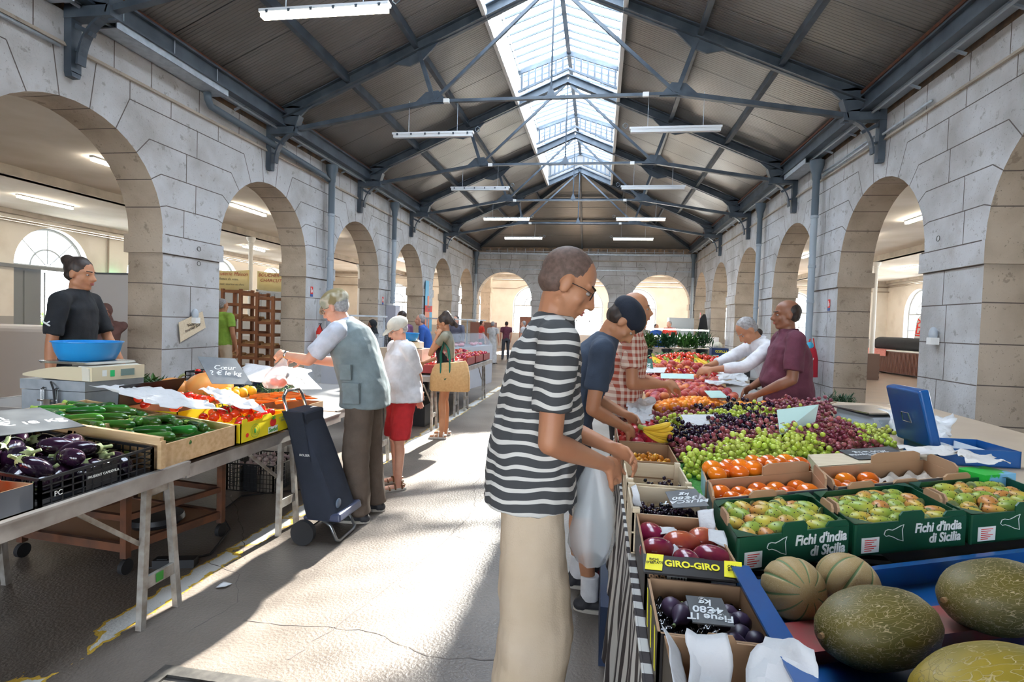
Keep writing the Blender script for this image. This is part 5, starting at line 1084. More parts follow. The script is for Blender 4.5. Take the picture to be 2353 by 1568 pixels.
# mangoes
o, P_, o3 = open_box('cardboard_box', R4(.14, .38, 1.46, 1.845), .965, .125, .006, m_cardd, m_card, 'black printed cardboard box of mangoes in the left column of the fruit stall', 'box')
Fm = lambda x, z: V((x, 1.4585, z)) - o3
tab(o, V((.14, 1.46, 0)) - o3, V((.38, 1.46, 0)) - o3, .10, .15, .38, .64, m_cardd)
text('BRASIL', 'lettering', m_card, .024, o, frame(Fm(.185, .935), (1, 0, 0), (0, -1, 0)), bold=.0006)
for nm, x0, x1, z0, z1, mm_ in (('red_bar', .155, .215, .905, .915, m_red), ('barcode_label', .195, .245, .900, .945, m_print), ('info_label', .305, .365, .885, .935, m_print)):
    k = MB(); k.hexa([Fm(x0, z0), Fm(x1, z0), Fm(x1, z0) + V((0, .001, 0)), Fm(x0, z0) + V((0, .001, 0)), Fm(x0, z1), Fm(x1, z1), Fm(x1, z1) + V((0, .001, 0)), Fm(x0, z1) + V((0, .001, 0))]); q_ = k.build(nm, mm_, o); q_.location = (0, -.0012, 0)
k = MB()
for i in range(9): k.bx(-.016 + i * .004, -.016 + i * .004 + (.0012 if i % 2 else .0026), -.001, 0, -.012, .014)
q_ = k.build('barcode', m_dark, o); q_.location = Fm(.222, .922) + V((0, -.002, 0))
k = MB(); k.ell(Fm(.265, .955), (.014, .001, .012), n=12, m=8); k.build('printed_fruit', m_red, o)
k = MB()
for sg in (-1, 1): k.poly([Fm(.265 + sg * .012, .940) - V((0, .002, 0)), Fm(.265 + sg * .034, .962) - V((0, .002, 0)), Fm(.265 + sg * .018, .958) - V((0, .002, 0))])
k.build('printed_leaf', mat('orange_print', (.8, .3, .03), .6), o)
for i in range(5): text('..................', 'lettering', m_dark, .006, o, frame(Fm(.335, .928 - i * .009) - V((0, .0025, 0)), (1, 0, 0), (0, -1, 0))) if False else None
pm = Pool(mk_mango())
for i, (x, y, z, rz, s, lb) in enumerate([(.185, 1.755, .925, .4, 1.0, 'with a round sticker, back left'), (.265, 1.69, .93, 1.9, 1.1, 'pale topped, in the middle'), (.335, 1.745, .93, 2.3, 1.05, 'dark red, back right'), (.19, 1.63, .93, 2.0, 1.0, 'dark purple, left side'), (.265, 1.57, .925, .2, .95, 'with a sticker, front middle'), (.34, 1.60, .93, 1.2, 1.05, 'bright red, right side'), (.325, 1.52, .91, .7, .9, 'half hidden at the front edge')]):
    pm.put((x, y, z), (pi / 2 + .15, .2, rz), s, 'red and purple mango %s' % lb, 'mangoes in the black box')
for i, q_ in enumerate([[(.20, 1.70, .95), (.25, 1.68, .96), (.25, 1.76, .96), (.21, 1.77, .95)], [(.225, 1.60, .93), (.26, 1.60, .94), (.24, 1.64, .95), (.22, 1.64, .94)], [(.33, 1.66, .96), (.385, 1.62, .95), (.39, 1.70, .98), (.34, 1.70, .98)], [(.33, 1.78, .95), (.375, 1.76, .96), (.38, 1.83, 1.0), (.33, 1.83, .99)]]):
    sheet('tissue_paper', q_, 7, .012, m_paper, 'white tissue paper between the mangoes, %s' % ['back left piece', 'front piece', 'right piece', 'back right piece'][i], 50 + i)
# black muscat crates
SLT = 2
for (y0, y1, lb, nb) in ((1.87, 2.20, 'slatted wooden crate of black muscat grapes with the slate', 9), (2.23, 2.58, 'slatted wooden crate with a few black grapes behind the muscat slate', 4)):
    open_box('wooden_crate', R4(.13, .38, y0, y1), .96, .14, .007, m_woodp, m_woodp, lb, 'crate', 'small slatted wooden crates', slats=SLT)
gp = {kd: [Pool(mk_grapes(kd, s_)) for s_ in (1, 2)] for kd in ('red', 'black', 'white')}
gname = {'red': 'dusky red grape bunch', 'black': 'black grape bunch', 'white': 'yellow green grape bunch'}
def bunches(q, z, nr, nc, where, colf, seed, rise=0, sc=(1.0, 1.22), off=0, dz=.0):
    r_ = random.Random(seed)
    for r in range(nr):
        for c in range(nc):
            u = (c + .5 + (.25 if r % 2 else -.25)) / nc; v = (r + .5) / nr; u = min(.97, max(.03, u + r_.uniform(-.2, .2) / nc)); v += r_.uniform(-.2, .2) / nr
            kd = colf(u, v, r_)
            if not kd: continue
            p = bil([V((a[0], a[1], a[2] if len(a) > 2 else 0)) for a in q], u, v); p.z += z + rise * (1 - (2 * u - 1) ** 2) + r_.uniform(0, dz)
            gp[kd][r_.randrange(2)].put(p, (r_.uniform(-.25, .25), r_.uniform(-.2, .2), r_.uniform(-.7, .7) + (pi if r_.random() < .5 else 0)), r_.uniform(*sc), '%s %s, %s' % (gname[kd], where, rowcol(r + off, nr + off, c, nc)), 'grape bunches on the fruit stall')
bunches(R4(.20, .34, 1.92, 2.14), .865, 4, 2, 'in the muscat crate', lambda u, v, r: 'black', 3, sc=(.66, .76)); bunches(R4(.20, .34, 1.94, 2.12), .885, 3, 2, 'on top in the muscat crate', lambda u, v, r: 'black', 4, sc=(.62, .72))
bunches(R4(.22, .35, 2.32, 2.50), .865, 2, 2, 'in the rear slatted crate', lambda u, v, r: 'black', 5, sc=(.66, .76))
slate([(.270, 1.935, .965), (.385, 1.925, .985), (.372, 2.12, .985), (.262, 2.10, .97)], 'MUSCAT\n3€80\nkg', 'framed slate price board standing in the muscat crate', size=.040, flip=True, lh=.9)
sheet('tissue_paper', [(.145, 2.00, .93), (.17, 2.00, .93), (.16, 2.12, .98), (.14, 2.12, .97)], 7, .012, m_paper, 'patterned paper at the left of the muscat crate', 61)
sheet('tissue_paper', [(.36, 1.90, .95), (.39, 1.90, .93), (.40, 2.02, .97), (.37, 2.04, .99)], 7, .012, m_paper, 'crumpled paper right of the muscat slate', 62)
open_box('cardboard_box', R4(.13, .385, 2.62, 3.02), .955, .13, .006, m_card, m_card, 'cardboard box of small yellow dates on the fruit stall', 'box')
heap(Pool(mk_date()), R4(.16, .36, 2.66, 2.94), .885, 7, 6, 'small yellow date', 'in the cardboard box', 'yellow dates on the fruit stall', seed=3, dz=.03, sc=(1.0, 1.35), rise=.02, share=True)
open_box('cardboard_box', R4(.12, .375, 3.05, 3.66), .955, .13, .006, m_card, m_woodp, 'cardboard box of pomegranates on the fruit stall', 'box')
heap(Pool(mk_pom()), R4(.15, .35, 3.12, 3.60), .92, 4, 3, 'red pomegranate', 'in its box', 'pomegranates on the fruit stall', seed=7, dz=.03)
open_box('cardboard_box', R4(.13, .38, 3.72, 4.30), .955, .13, .006, mat('brown_red_card', (.25, .05, .03), .6), m_blk, 'dark open crate with a thin white bag behind the pomegranates', 'box')
sheet('plastic_bag', [(.22, 3.62, .93), (.40, 3.66, .93), (.38, 4.0, 1.05), (.20, 4.0, 1.06)], 14, .05, m_bag, 'crumpled thin white plastic bag behind the pomegranates', 64)
pb = Pool(mk_banana())
pb.put((.245, 3.08, 1.03), (-.9, .25, -.35), .95, 'small bunch of bananas hanging over the yellow dates', 'banana bunches')
# ------------------------------------------------------------------ prickly pear boxes
pp_ = Pool(mk_prick())
def fichi(q, z, label, idx, nr, nc, full):
    o, P_, o3 = open_box('prickly_pear_box', q, z, .098, .006, m_green, m_green, label, 'box', 'green prickly pear boxes')
    a, b, c, d = [p - o3 for p in P_]; xd = (b - a).normalized(); nn = V((xd.y, -xd.x, 0)); L_ = (b - a).length
    at = lambda u, z_, off=.0015: a + xd * L_ * u + nn * off + V((0, 0, z_ - a.z))
    tab(o, a, b, .09, .128, .38, .60, m_green, off=.002)
    tab(o, a, b, .10, .118, .78, .99, m_green, off=.002)
    for (p, q_) in ((b, c), (c, d), (d, a)): tab(o, p, q_, .09, .122, .36, .64, m_card, off=.003)
    for i, p in enumerate((a, b, c, d)):   # folded corner triangles
        e1 = ((a, b, c, d)[(i + 1) % 4] - p).normalized() * .07; e2 = ((a, b, c, d)[i - 1] - p).normalized() * .07; k = MB(); zz = V((0, 0, .003)); k.poly([p + zz, p + e1 + zz, p + e2 + zz]); k.build('corner_flap', m_green, o)
    k = MB(); e = (c - d); k.hexa([d + e * .12 - V((0, 0, .02)) - V((0, .012, 0)), d + e * .82 - V((0, 0, .02)) - V((0, .012, 0)), d + e * .74 - V((0, .045, .05)), d + e * .05 - V((0, .045, .05)), d + e * .12 - V((0, .012, .018)), d + e * .82 - V((0, .012, .018)), d + e * .74 - V((0, .045, .048)), d + e * .05 - V((0, .045, .048))]); k.build('inner_card', m_card, o)
    if full:
        text("Fichi d'india", 'lettering', m_print, .042, o, frame(at(.735, .070), xd, nn), bold=.0012, shear=.12)
        text('di Sicilia', 'lettering', m_print, .042, o, frame(at(.80, .034), xd, nn), bold=.0012, shear=.12)
    sic = [(0, .5), (.06, .72), (.2, .78), (.42, .72), (.6, .8), (.8, .92), (1, 1), (.93, .7), (.97, .3), (1, 0), (.72, .12), (.5, .28), (.25, .4), (.1, .38)]
    k = MB(); k.tube([at(.25 + .17 * x_, .035 + .052 * y_) for x_, y_ in sic], .0013, 4, closed=True); k.build('printed_island', m_print, o)
    k = MB(); k.hexa([at(.06, .008, .001), at(.21, .008, .001), at(.21, .008, .002), at(.06, .008, .002), at(.06, .055, .001), at(.21, .055, .001), at(.21, .055, .002), at(.06, .055, .002)]); lb_ = k.build('origin_label', m_print, o)
    k = MB()
    for i in range(6): k.bar(at(.085, .047 - i * .0065, .0025), at(.185 - .02 * (i % 3), .047 - i * .0065, .0025), .0008, .0022, up=(0, 0, 1))
    k.build('label_lines', m_red, lb_)
    sh = lambda p, t: V((p[0], p[1], 0)).lerp(V((sum(x[0] for x in q) / 4, sum(x[1] for x in q) / 4, 0)), t)
    heap(pp_, [sh(p, .17) for p in q], z - .038, nr, nc, ['ripe prickly pear'], 'in the %s green box' % idx, 'prickly pears', rise=.012, along='lie', sc=(.92, 1.12), seed=len(idx) * 7, jit=.12, dz=.012)
fichi([(.40, 1.60), (.765, 1.79), (.765, 2.12), (.40, 1.93)], 1.0, 'dark green cardboard box of prickly pears, leftmost of the three', 'leftmost', 5, 5, True)
fichi([(.785, 1.80), (1.20, 1.99), (1.20, 2.36), (.785, 2.13)], 1.0, 'dark green cardboard box of prickly pears, middle of the three', 'middle', 5, 5, True)
fichi([(1.22, 2.00), (1.70, 2.22), (1.70, 2.62), (1.22, 2.37)], 1.0, 'dark green cardboard box of prickly pears, rightmost of the three', 'rightmost', 5, 5, False)
# persimmon boxes
pk_ = Pool(mk_kaki())
def kaki(q, z, label, idx, nr, nc, keep=1.0, seed=1, mo=None):
    o, P_, o3 = open_box('persimmon_box', q, z, .11, .006, mo or m_cardg, m_card, label, 'box', 'persimmon boxes'); a, b, c, d = [p - o3 for p in P_]
    tab(o, a, b, .08, .118, .42, .62, m_card, off=.004); tab(o, b, c, .09, .15, .12, .88, m_card, off=.003); tab(o, c, d, .10, .155, .05, .5, m_card, off=.003); tab(o, d, a, .09, .125, .3, .9, m_card, off=.003)
    sh = lambda p, t: V((p[0], p[1], 0)).lerp(V((sum(x[0] for x in q) / 4, sum(x[1] for x in q) / 4, 0)), t)
    heap(pk_, [sh(p, .15) for p in q], z - .055, nr, nc, 'shiny orange persimmon', 'in the %s' % idx, 'persimmons', rise=.01, tilt=.3, sc=(.95, 1.15), seed=seed, jit=.12, dz=.01, keep=keep); return o, a, b, c, d
kaki([(.405, 1.955), (.86, 2.20), (.90, 2.46), (.43, 2.20)], 1.0, 'open cardboard tray of persimmons behind the leftmost prickly pears', 'front persimmon tray', 3, 5, seed=4)
o, a, b, c, d = kaki([(.90, 2.225), (1.52, 2.56), (1.52, 2.84), (.93, 2.53)], 1.0, 'open cardboard tray with few persimmons and a moulded pulp liner', 'half empty tray', 2, 6, keep=0.0, seed=5)
k = MB(); G = []
for j in range(15):
    row = []
    for i in range(25):
        p = (a.lerp(b, .50 + .48 * i / 24)).lerp(d.lerp(c, .50 + .48 * i / 24), .08 + .84 * j / 14); row.append(k.vert((p.x, p.y, .055 + .018 * cos(i * .75) * cos(j * .9))))
    G.append(row)
for j in range(14):
    for i in range(24): k.face((G[j][i], G[j][i + 1], G[j + 1][i + 1], G[j + 1][i]))
k.build('pulp_liner', mat('moulded_pulp', (.62, .55, .47), .9), o, smooth=True)
for i, (u, v, lb) in enumerate([(.07, .5, 'left end'), (.17, .3, 'second from the left'), (.22, .75, 'back, large'), (.33, .35, 'front, orange'), (.40, .7, 'red orange one'), (.30, .12, 'half hidden behind the flap')]):
    p = (a.lerp(b, u)).lerp(d.lerp(c, u), v) + V(o.location); pk_.put((p.x, p.y, .955), (.1, .1, i), 1.1, 'shiny orange persimmon in the half empty tray, %s' % lb, 'persimmons')
open_box('orange_box', [(.43, 2.22), (.92, 2.48), (.96, 2.74), (.45, 2.44)], .985, .12, .006, mat('pale_blue_card', (.40, .62, .74), .5), m_card, 'pale blue cardboard box of persimmons by the white grapes', 'box')
heap(pk_, [(.47, 2.28), (.90, 2.52), (.92, 2.70), (.48, 2.42)], .985, 3, 5, 'shiny orange persimmon', 'in the pale blue box', 'persimmons', seed=9, rise=.015, tilt=.4, sc=(1.0, 1.15), dz=.012)
# folded boxes, slate and paper bags by the counter
k = MB(); k.hexa([V(p) for p in ((.98, 2.62, .90), (1.62, 2.96, .90), (1.66, 3.16, .90), (1.02, 2.86, .90), (.98, 2.62, .985), (1.62, 2.96, .985), (1.66, 3.16, .985), (1.02, 2.86, .985))]); o = k.build('folded_cardboard', m_woodp); tag(o, 'stack of pale folded cardboard behind the half empty persimmon tray', 'cardboard')
slate([(1.22, 2.80, .99), (1.52, 2.92, .995), (1.50, 3.12, 1.0), (1.20, 2.97, .995)], 'Pomme de Savoie\n2€50 le kg', 'dark slate price board lying on the folded cardboard', size=.045, flip=True)
k = MB(); k.bx(-.09, .09, -.06, .06, 0, .06); o = k.build('small_carton', mat('green_blue_carton', (.03, .5, .06), .4, col2=(.2, .5, .75), nscale=6, nlo=.5, nhi=.52), loc=(1.64, 2.62, .955)); o.rotation_euler = (0, 0, .45); tag(o, 'small green and blue carton under the paper bags', 'carton')
sheet('paper_bag', [(1.48, 2.78, 1.02), (1.66, 2.84, 1.03), (1.70, 3.0, 1.04), (1.5, 3.02, 1.01)], 10, .03, mat('kraft_white_paper', (.74, .70, .66), .7), 'crumpled white paper bag with red print by the slate', 71)
sheet('paper_bag', [(1.60, 2.66, 1.03), (1.76, 2.66, 1.03), (1.80, 2.86, 1.03), (1.64, 2.88, 1.04)], 10, .03, mat('kraft_white_paper', (.74, .70, .66), .7), 'crumpled paper bag nearest to the blue cash box', 72)
# ------------------------------------------------------------------ grapes
def gcol(u, v, r):
    if v < .15: return 'white' if u < .62 else ('red' if u < .95 else None)
    if v < .30: return 'red' if u < .3 or u > .62 else 'red'
    if v < .42: return 'red' if r.random() < .35 or u > .7 else 'black'
    if v < .56: return 'black' if u < .62 else 'red'
    if v < .66: return 'black' if (u < .5 or r.random() < .3) else ('white' if u > .85 else 'red')
    if v < .80: return 'white' if u < .78 else ('red' if u < .92 else 'white')
    if v < .9: return 'red' if u < .3 or u > .72 else 'black'
    return 'black' if .3 < u < .7 else 'red'
GQ = [(.45, 2.52, 0), (1.58, 3.42, .02), (1.52, 4.50, .05), (.42, 3.80, .02)]
bunches(GQ, .905, 12, 9, 'in the lower layer', gcol, 21, rise=.02)
bunches([(.47, 2.60, 0), (1.52, 3.50, .02), (1.48, 4.42, .05), (.44, 3.74, .02)], .945, 11, 8, 'on the grape display', gcol, 22, rise=.03)
bunches([(1.35, 4.0, 0), (1.60, 4.1, 0), (1.56, 4.45, .0), (1.30, 4.35, .0)], 1.03, 3, 2, 'below the man in maroon', lambda u, v, r: 'red', 23)
bunches([(1.50, 3.30, 0), (1.66, 3.40, 0), (1.68, 3.9, .0), (1.52, 3.8, .0)], .97, 4, 1, 'at the right edge beside the scale', lambda u, v, r: 'white', 24)
slate([(.50, 3.28, 1.02), (.72, 3.38, 1.02), (.74, 3.52, 1.06), (.50, 3.42, 1.06)], None, 'blank white price card on the grapes, left one', m=m_paper, name='price_card')
slate([(.98, 3.15, 1.02), (1.28, 3.50, 1.05), (1.34, 3.62, 1.14), (1.04, 3.42, 1.12)], None, 'large pale green price card on the grapes', m=m_sign, name='price_card')
# ------------------------------------------------------------------ apricots, peaches, bananas
open_box('wooden_crate', [(.40, 3.92), (1.02, 4.30), (1.0, 4.62), (.39, 4.24)], .985, .12, .012, m_wood, m_woodp, 'wooden crate of apricots between the grapes and the peaches', 'crate', 'wooden crates of stone fruit', slats=2)
pa_ = Pool(mk_apri()); heap(pa_, [(.43, 3.96), (.98, 4.30), (.97, 4.58), (.42, 4.22)], .985, 7, 13, 'orange apricot', 'in the wooden crate', 'apricots on the fruit stall', seed=3, rise=.05, dz=.02, sc=(1.1, 1.3), jit=.2)
open_box('wooden_crate', [(1.06, 4.30), (1.50, 4.52), (1.46, 4.84), (1.04, 4.62)], 1.0, .13, .012, m_wood, m_woodp, 'wooden crate with green end board below the man in maroon', 'crate', 'wooden crates of stone fruit', slats=2)
heap(pa_, [(1.09, 4.36), (1.46, 4.55), (1.43, 4.8), (1.08, 4.6)], .975, 4, 8, 'orange apricot', 'in the crate below the man in maroon', 'apricots on the fruit stall', seed=5, dz=.02, sc=(1.1, 1.3))
slate([(.83, 4.26, 1.07), (.97, 4.32, 1.07), (.93, 4.42, 1.11), (.80, 4.36, 1.11)], None, 'small pale green price card by the apricots', m=m_sign, name='price_card')
ppk = Pool(mk_peach()); pnt = Pool(mk_nect()); PG = 'peaches and nectarines on the fruit stall'
open_box('wooden_crate', [(.39, 4.50), (1.22, 4.95), (1.22, 5.75), (.42, 5.40)], .99, .13, .012, m_wood, m_woodp, 'wide wooden crate of large dark peaches', 'crate', 'wooden crates of stone fruit', slats=2)
heap(ppk, [(.42, 4.54), (1.2, 4.97), (1.2, 5.7), (.44, 5.34)], .975, 8, 9, 'large red peach', 'in the wide wooden crate', PG, seed=6, rise=.06, dz=.03, sc=(1.15, 1.4), share=False)
open_box('wooden_crate', [(.43, 5.50), (1.30, 5.90), (1.32, 6.55), (.48, 6.30)], 1.0, .13, .012, m_wood, m_woodp, 'second wooden crate of peaches further back', 'crate', 'wooden crates of stone fruit', slats=2)
heap(ppk, [(.46, 5.54), (1.27, 5.94), (1.29, 6.5), (.5, 6.26)], .985, 5, 9, 'red peach', 'in the second peach crate', PG, seed=7, rise=.05, dz=.03, sc=(1.1, 1.3))
open_box('wooden_crate', [(.48, 6.36), (1.45, 6.62), (1.5, 7.5), (.54, 7.3)], 1.0, .13, .012, m_wood, m_woodp, 'third wooden crate with nectarines in front of the bananas', 'crate', 'wooden crates of stone fruit', slats=2)
heap(pnt, [(.51, 6.4), (1.42, 6.66), (1.47, 7.0), (.54, 6.9)], .99, 5, 12, 'shiny red nectarine', 'in the third crate', PG, seed=8, rise=.07, dz=.03, sc=(1.1, 1.35)); heap(ppk, [(.55, 6.92), (1.44, 7.05), (1.47, 7.45), (.58, 7.25)], 1.03, 4, 9, 'pink and yellow peach', 'at the back of the third crate', PG, seed=18, rise=.09, dz=.03, sc=(1.1, 1.3))
slate([(.60, 5.48, 1.09), (.92, 5.56, 1.09), (.95, 5.78, 1.12), (.62, 5.70, 1.12)], None, 'pale blue price card lying on the peaches', m=m_sign, name='price_card'); slate([(.50, 6.20, 1.08), (.72, 6.30, 1.08), (.78, 6.55, 1.12), (.56, 6.45, 1.12)], None, 'white price card lying between the peach crates', m=m_paper, name='price_card')
slate([(.43, 6.38, 1.06), (.62, 6.38, 1.06), (.60, 6.48, 1.22), (.44, 6.48, 1.22)], 'Pêche\n2€50', 'green slate price board left of the nectarines', m=mat('green_slate', (.03, .12, .09), .5), size=.05)
sheet('plastic_bag', [(1.0, 5.30, 1.06), (1.42, 5.42, 1.05), (1.45, 5.9, 1.05), (1.05, 5.7, 1.06)], 14, .03, m_bag, 'white paper tray cover between the peaches and the vendors', 81); sheet('plastic_bag', [(1.25, 6.0, 1.03), (1.55, 6.1, 1.03), (1.6, 6.5, 1.12), (1.3, 6.4, 1.12)], 12, .05, m_bag, 'crumpled white bag under the hands of the man in white', 82)
open_box('wooden_crate', [(.58, 7.55), (1.85, 7.75), (1.9, 8.9), (.64, 8.7)], 1.0, .12, .012, m_wood, m_woodp, 'wooden crate carrying the banana bunches', 'crate', slats=2)
rb = random.Random(4)
for i in range(16):
    u, v = (i % 6) / 5, i // 6 / 2; lab = ['front row', 'middle row', 'back row'][i // 6]
    pb.put((.78 + .95 * u + rb.uniform(-.04, .04), 7.7 + .45 * v + .15 * u, 1.04 + .10 * v + rb.uniform(0, .05)), (rb.uniform(-.3, .3), .75 + rb.uniform(-.2, .2), -pi / 2 + rb.uniform(-.9, .9)), 1.25, 'ripe yellow banana bunch on the crate, %s, %s from left' % (lab, ORD[i % 6]), 'banana bunches')
k = MB(); k.bx(.84, 2.4, 9.3, 10.9, .82, .96); o = k.build('display_riser', m_blk); tag(o, 'dark riser under the cherry tomatoes behind the bananas', 'riser')
pct = Pool(mk_tom()); heap(pct, [(.9, 9.35), (2.2, 9.5), (2.3, 10.8), (.95, 10.7)], .98, 7, 13, 'red tomato', 'behind the bananas', 'small tomatoes behind the bananas', seed=9, rise=.12, dz=.03, sc=(1.3, 1.6), share=True)
leafy('green_peppers', (1.75, 11.3, .9), .9, .22, 260, m_leaf, 'heap of long green peppers behind the tomatoes', 'peppers', 12, wd=.025, L=.28, up=.15)
for i, (x, y, sz, mm_, hh) in enumerate([(1.15, 13.7, .42, m_leaf, .22), (1.62, 13.8, .4, m_leafd, .24), (2.05, 13.8, .42, m_leaf, .24), (2.45, 13.9, .46, m_leafd, .26)]):
    leafy('potted_plant', (x, y, .82), sz * .55, .35, 170, mm_, '%s bushy green potted plant on the far end of the stall' % ['leftmost', 'second from left', 'third from left', 'rightmost dark spiky'][i], 'plant', 20 + i, wd=.035 if i < 3 else .02, L=.34 if i < 3 else .42, pot=hh, up=.7, group='potted plants')
def small_box(nm, loc, s, m, label, cat='box', txt=None, mt=None, ts=.1, rz=0):
    k = MB(); k.bx(-s[0] / 2, s[0] / 2, -s[1] / 2, s[1] / 2, 0, s[2]); o = k.build(nm, m, loc=loc); o.rotation_euler = (0, 0, rz); tag(o, label, cat)
    if txt: text(txt, 'lettering', mt, ts, o, frame((0, -s[1] / 2 - .002, s[2] * .62), (1, 0, 0), (0, -1, 0)))
    return o
o = small_box('fruit_box', (2.95, 14.4, .82), (.40, .3, .29), mat('blue_card', (.02, .05, .16), .5), 'blue cardboard box printed upside down at the end of the stall', 'box'); text('Fruco', 'lettering', m_yp, .12, o, frame((.02, -.152, .20), (-1, 0, 0), (0, -1, 0)), bold=.003, shear=-.2)
k = MB(); k.bx(-.17, -.03, -.154, -.151, .03, .12); k.build('white_label', m_print, o)
small_box('black_crate', (2.25, 13.4, .82), (.5, .3, .16), m_blk, 'black crate with white labels in front of the potted plants'); small_box('wooden_crate', (3.38, 14.5, .82), (.36, .3, .26), m_woodp, 'pale wooden crate right of the blue box', 'crate')
k = MB(); k.ell((0, 0, 0), (.11, .11, .09), n=20, m=12, fn=lambda p: 1 + .1 * MN.noise(p * 7)); o = k.build('cauliflower', mat('cauliflower_white', (.75, .70, .55), .8, bump=.6, bscale=60), smooth=True, loc=(2.92, 14.4, 1.17)); tag(o, 'white cauliflower on top of the blue box', 'cauliflower')
# ------------------------------------------------------------------ blue melon trough
bt = empty('melon_trough', (.85, 1.35, .80), 0, 'blue painted metal trough holding the melons', 'trough'); T = M.Translation((-.85, -1.35, -.80))
B_ = lambda *p: [V(v) for v in p]
k = MB(); k.T = T
k.hexa(B_((.365, .72, .84), (1.75, 1.2, .84), (1.75, 2.2, .84), (.365, 1.52, .84), (.365, .72, .845), (1.75, 1.2, .845), (1.75, 2.2, .845), (.365, 1.52, .845))); k.build('base', m_blue, bt)
def wall_(nm, a, b, z0, z1, t=.012, lip=.03):
    k = MB(); k.T = T; a, b = V((*a, 0)), V((*b, 0)); d = (b - a).normalized(); n_ = V((-d.y, d.x, 0)) * t
    k.hexa([a + V((0, 0, z0)), b + V((0, 0, z0)), b + n_ + V((0, 0, z0)), a + n_ + V((0, 0, z0)), a + V((0, 0, z1)), b + V((0, 0, z1)), b + n_ + V((0, 0, z1)), a + n_ + V((0, 0, z1))]); l_ = n_ / t * lip
    k.hexa([a - l_ * .5 + V((0, 0, z1)), b - l_ * .5 + V((0, 0, z1)), b + l_ + V((0, 0, z1)), a + l_ + V((0, 0, z1)), a - l_ * .5 + V((0, 0, z1 + .006)), b - l_ * .5 + V((0, 0, z1 + .006)), b + l_ + V((0, 0, z1 + .006)), a + l_ + V((0, 0, z1 + .006))]); k.build(nm, m_blue, bt)
wall_('back_panel', (.40, 1.52), (1.72, 2.14), .84, .902, lip=.015); wall_('side_panel', (.375, .95), (.375, 1.44), .80, .985); wall_('front_panel', (1.5, 1.22), (.385, .95), .84, .975)
k = MB(); k.T = T; k.hexa(B_((.43, 1.26, .845), (1.5, 1.72, .845), (1.56, 1.86, .845), (.46, 1.40, .845), (.43, 1.26, .875), (1.5, 1.72, .875), (1.56, 1.86, .875), (.46, 1.40, .875))); o = k.build('wooden_plank', mat('red_worn_wood', (.42, .04, .045), .6, col2=(.22, .10, .08), nscale=9), loc=(.85, 1.35, .80)); tag(o, 'worn red painted plank under the long melons', 'plank')
mc = mk_cant(); mc.scale = (.94,) * 3; mc.location = (.515, 1.495, .92); mc.rotation_euler = (1.25, .2, .15); tag(mc, 'ribbed cantaloupe melon seen end on, left of the pair', 'melon', 'cantaloupes')
copy_tree(mc, (.672, 1.565, .92), (.35, .55, .9), .94, 'ribbed cantaloupe melon lying beside the end on one', 'cantaloupes')
ml = mk_long(m_longm); ml.location = (.625, 1.300, .94); ml.rotation_euler = (pi / 2, 0, -1.15); tag(ml, 'brown netted long melon at the left, on the red plank', 'melon', 'long melons')
copy_tree(ml, (.985, 1.50, .95), (pi / 2, .5, -1.25), 1.02, 'brown netted long melon at the right edge, behind the yellow one', 'long melons')
my = mk_long(m_longy); my.location = (.745, 1.115, .93); my.rotation_euler = (pi / 2, 0, -1.2); my.scale = (1.05, 1.0, 1.2); tag(my, 'yellow green long melon at the bottom right corner of the photo', 'melon', 'long melons')
k = MB(); k.ell((0, 0, 0), (.010,) * 3, n=10, m=7); k.ell((.018, .008, .004), (.011,) * 3, n=10, m=7); k.ell((-.016, -.004, -.002), (.009,) * 3, n=10, m=7); o = k.build('loose_grapes', m_grape['white'], smooth=True, loc=(1.16, 1.80, .865)); tag(o, 'three loose green grapes fallen in the blue trough', 'grapes')
# ------------------------------------------------------------------ counter, cash box, scale
ct = empty('counter', (2.3, 3.6, 0), -.06, 'beige sales counter at the right of the fruit stall', 'counter')
k = MB(); k.bx(-.52, .55, -1.35, 2.0, 0, .90); k.build('body', m_beige, ct); k = MB(); k.bx(-.54, .57, -1.37, 2.02, .90, .93); k.build('counter_top', m_beige, ct)
mbx = empty('cash_box', (1.90, 3.24, .932), .06, 'open blue steel cash box on the counter', 'cash box')
k = MB(); k.bx(-.19, .19, -.15, .15, 0, .006)
for (x0, x1, y0, y1) in ((-.19, .19, -.15, -.144), (-.19, .19, .144, .15), (-.19, -.184, -.15, .15), (.184, .19, -.15, .15)): k.bx(x0, x1, y0, y1, 0, .085)
k.build('body', m_blue, mbx); k = MB(); k.bx(-.17, .17, -.135, .135, .04, .045)
for x_ in (-.05, .06): k.bx(x_, x_ + .003, -.135, .135, .045, .075)
k.build('coin_tray', m_lamp_off, mbx)
k = MB(); R_ = M.Translation((-.19, 0, .085)) @ M.Rotation(-1.83, 4, 'Y'); k.T = R_; k.bx(0, .30, -.15, .15, -.012, .04); o = k.build('lid', m_blue, mbx); q_ = o.modifiers.new('bevel', 'BEVEL'); q_.width = .012; q_.segments = 3
k = MB(); k.T = R_; k.tube([(.12, -.035, .045), (.12, .035, .045), (.17, .028, .048), (.17, -.028, .048)], .004, 6, closed=True); k.build('handle', m_chrome, mbx)
s2 = empty('weighing_scale', (1.92, 4.15, .932), .35, 'grey electronic weighing scale with steel plate on the right counter', 'scale')
k = MB(); k.hexa(B_((-.19, -.2, .02), (.19, -.2, .02), (.19, .18, .02), (-.19, .18, .02), (-.17, -.13, .095), (.17, -.13, .095), (.17, .18, .11), (-.17, .18, .11))); k.build('housing', mat('scale_grey', (.45, .48, .52), .45), s2)
k = MB(); k.bx(-.19, .19, -.2, .18, 0, .03); k.build('base', mat('scale_dark', (.09, .11, .13), .5), s2); k = MB(); k.bx(-.19, .19, -.12, .22, .115, .125); k.build('weighing_plate', m_steel2, s2)
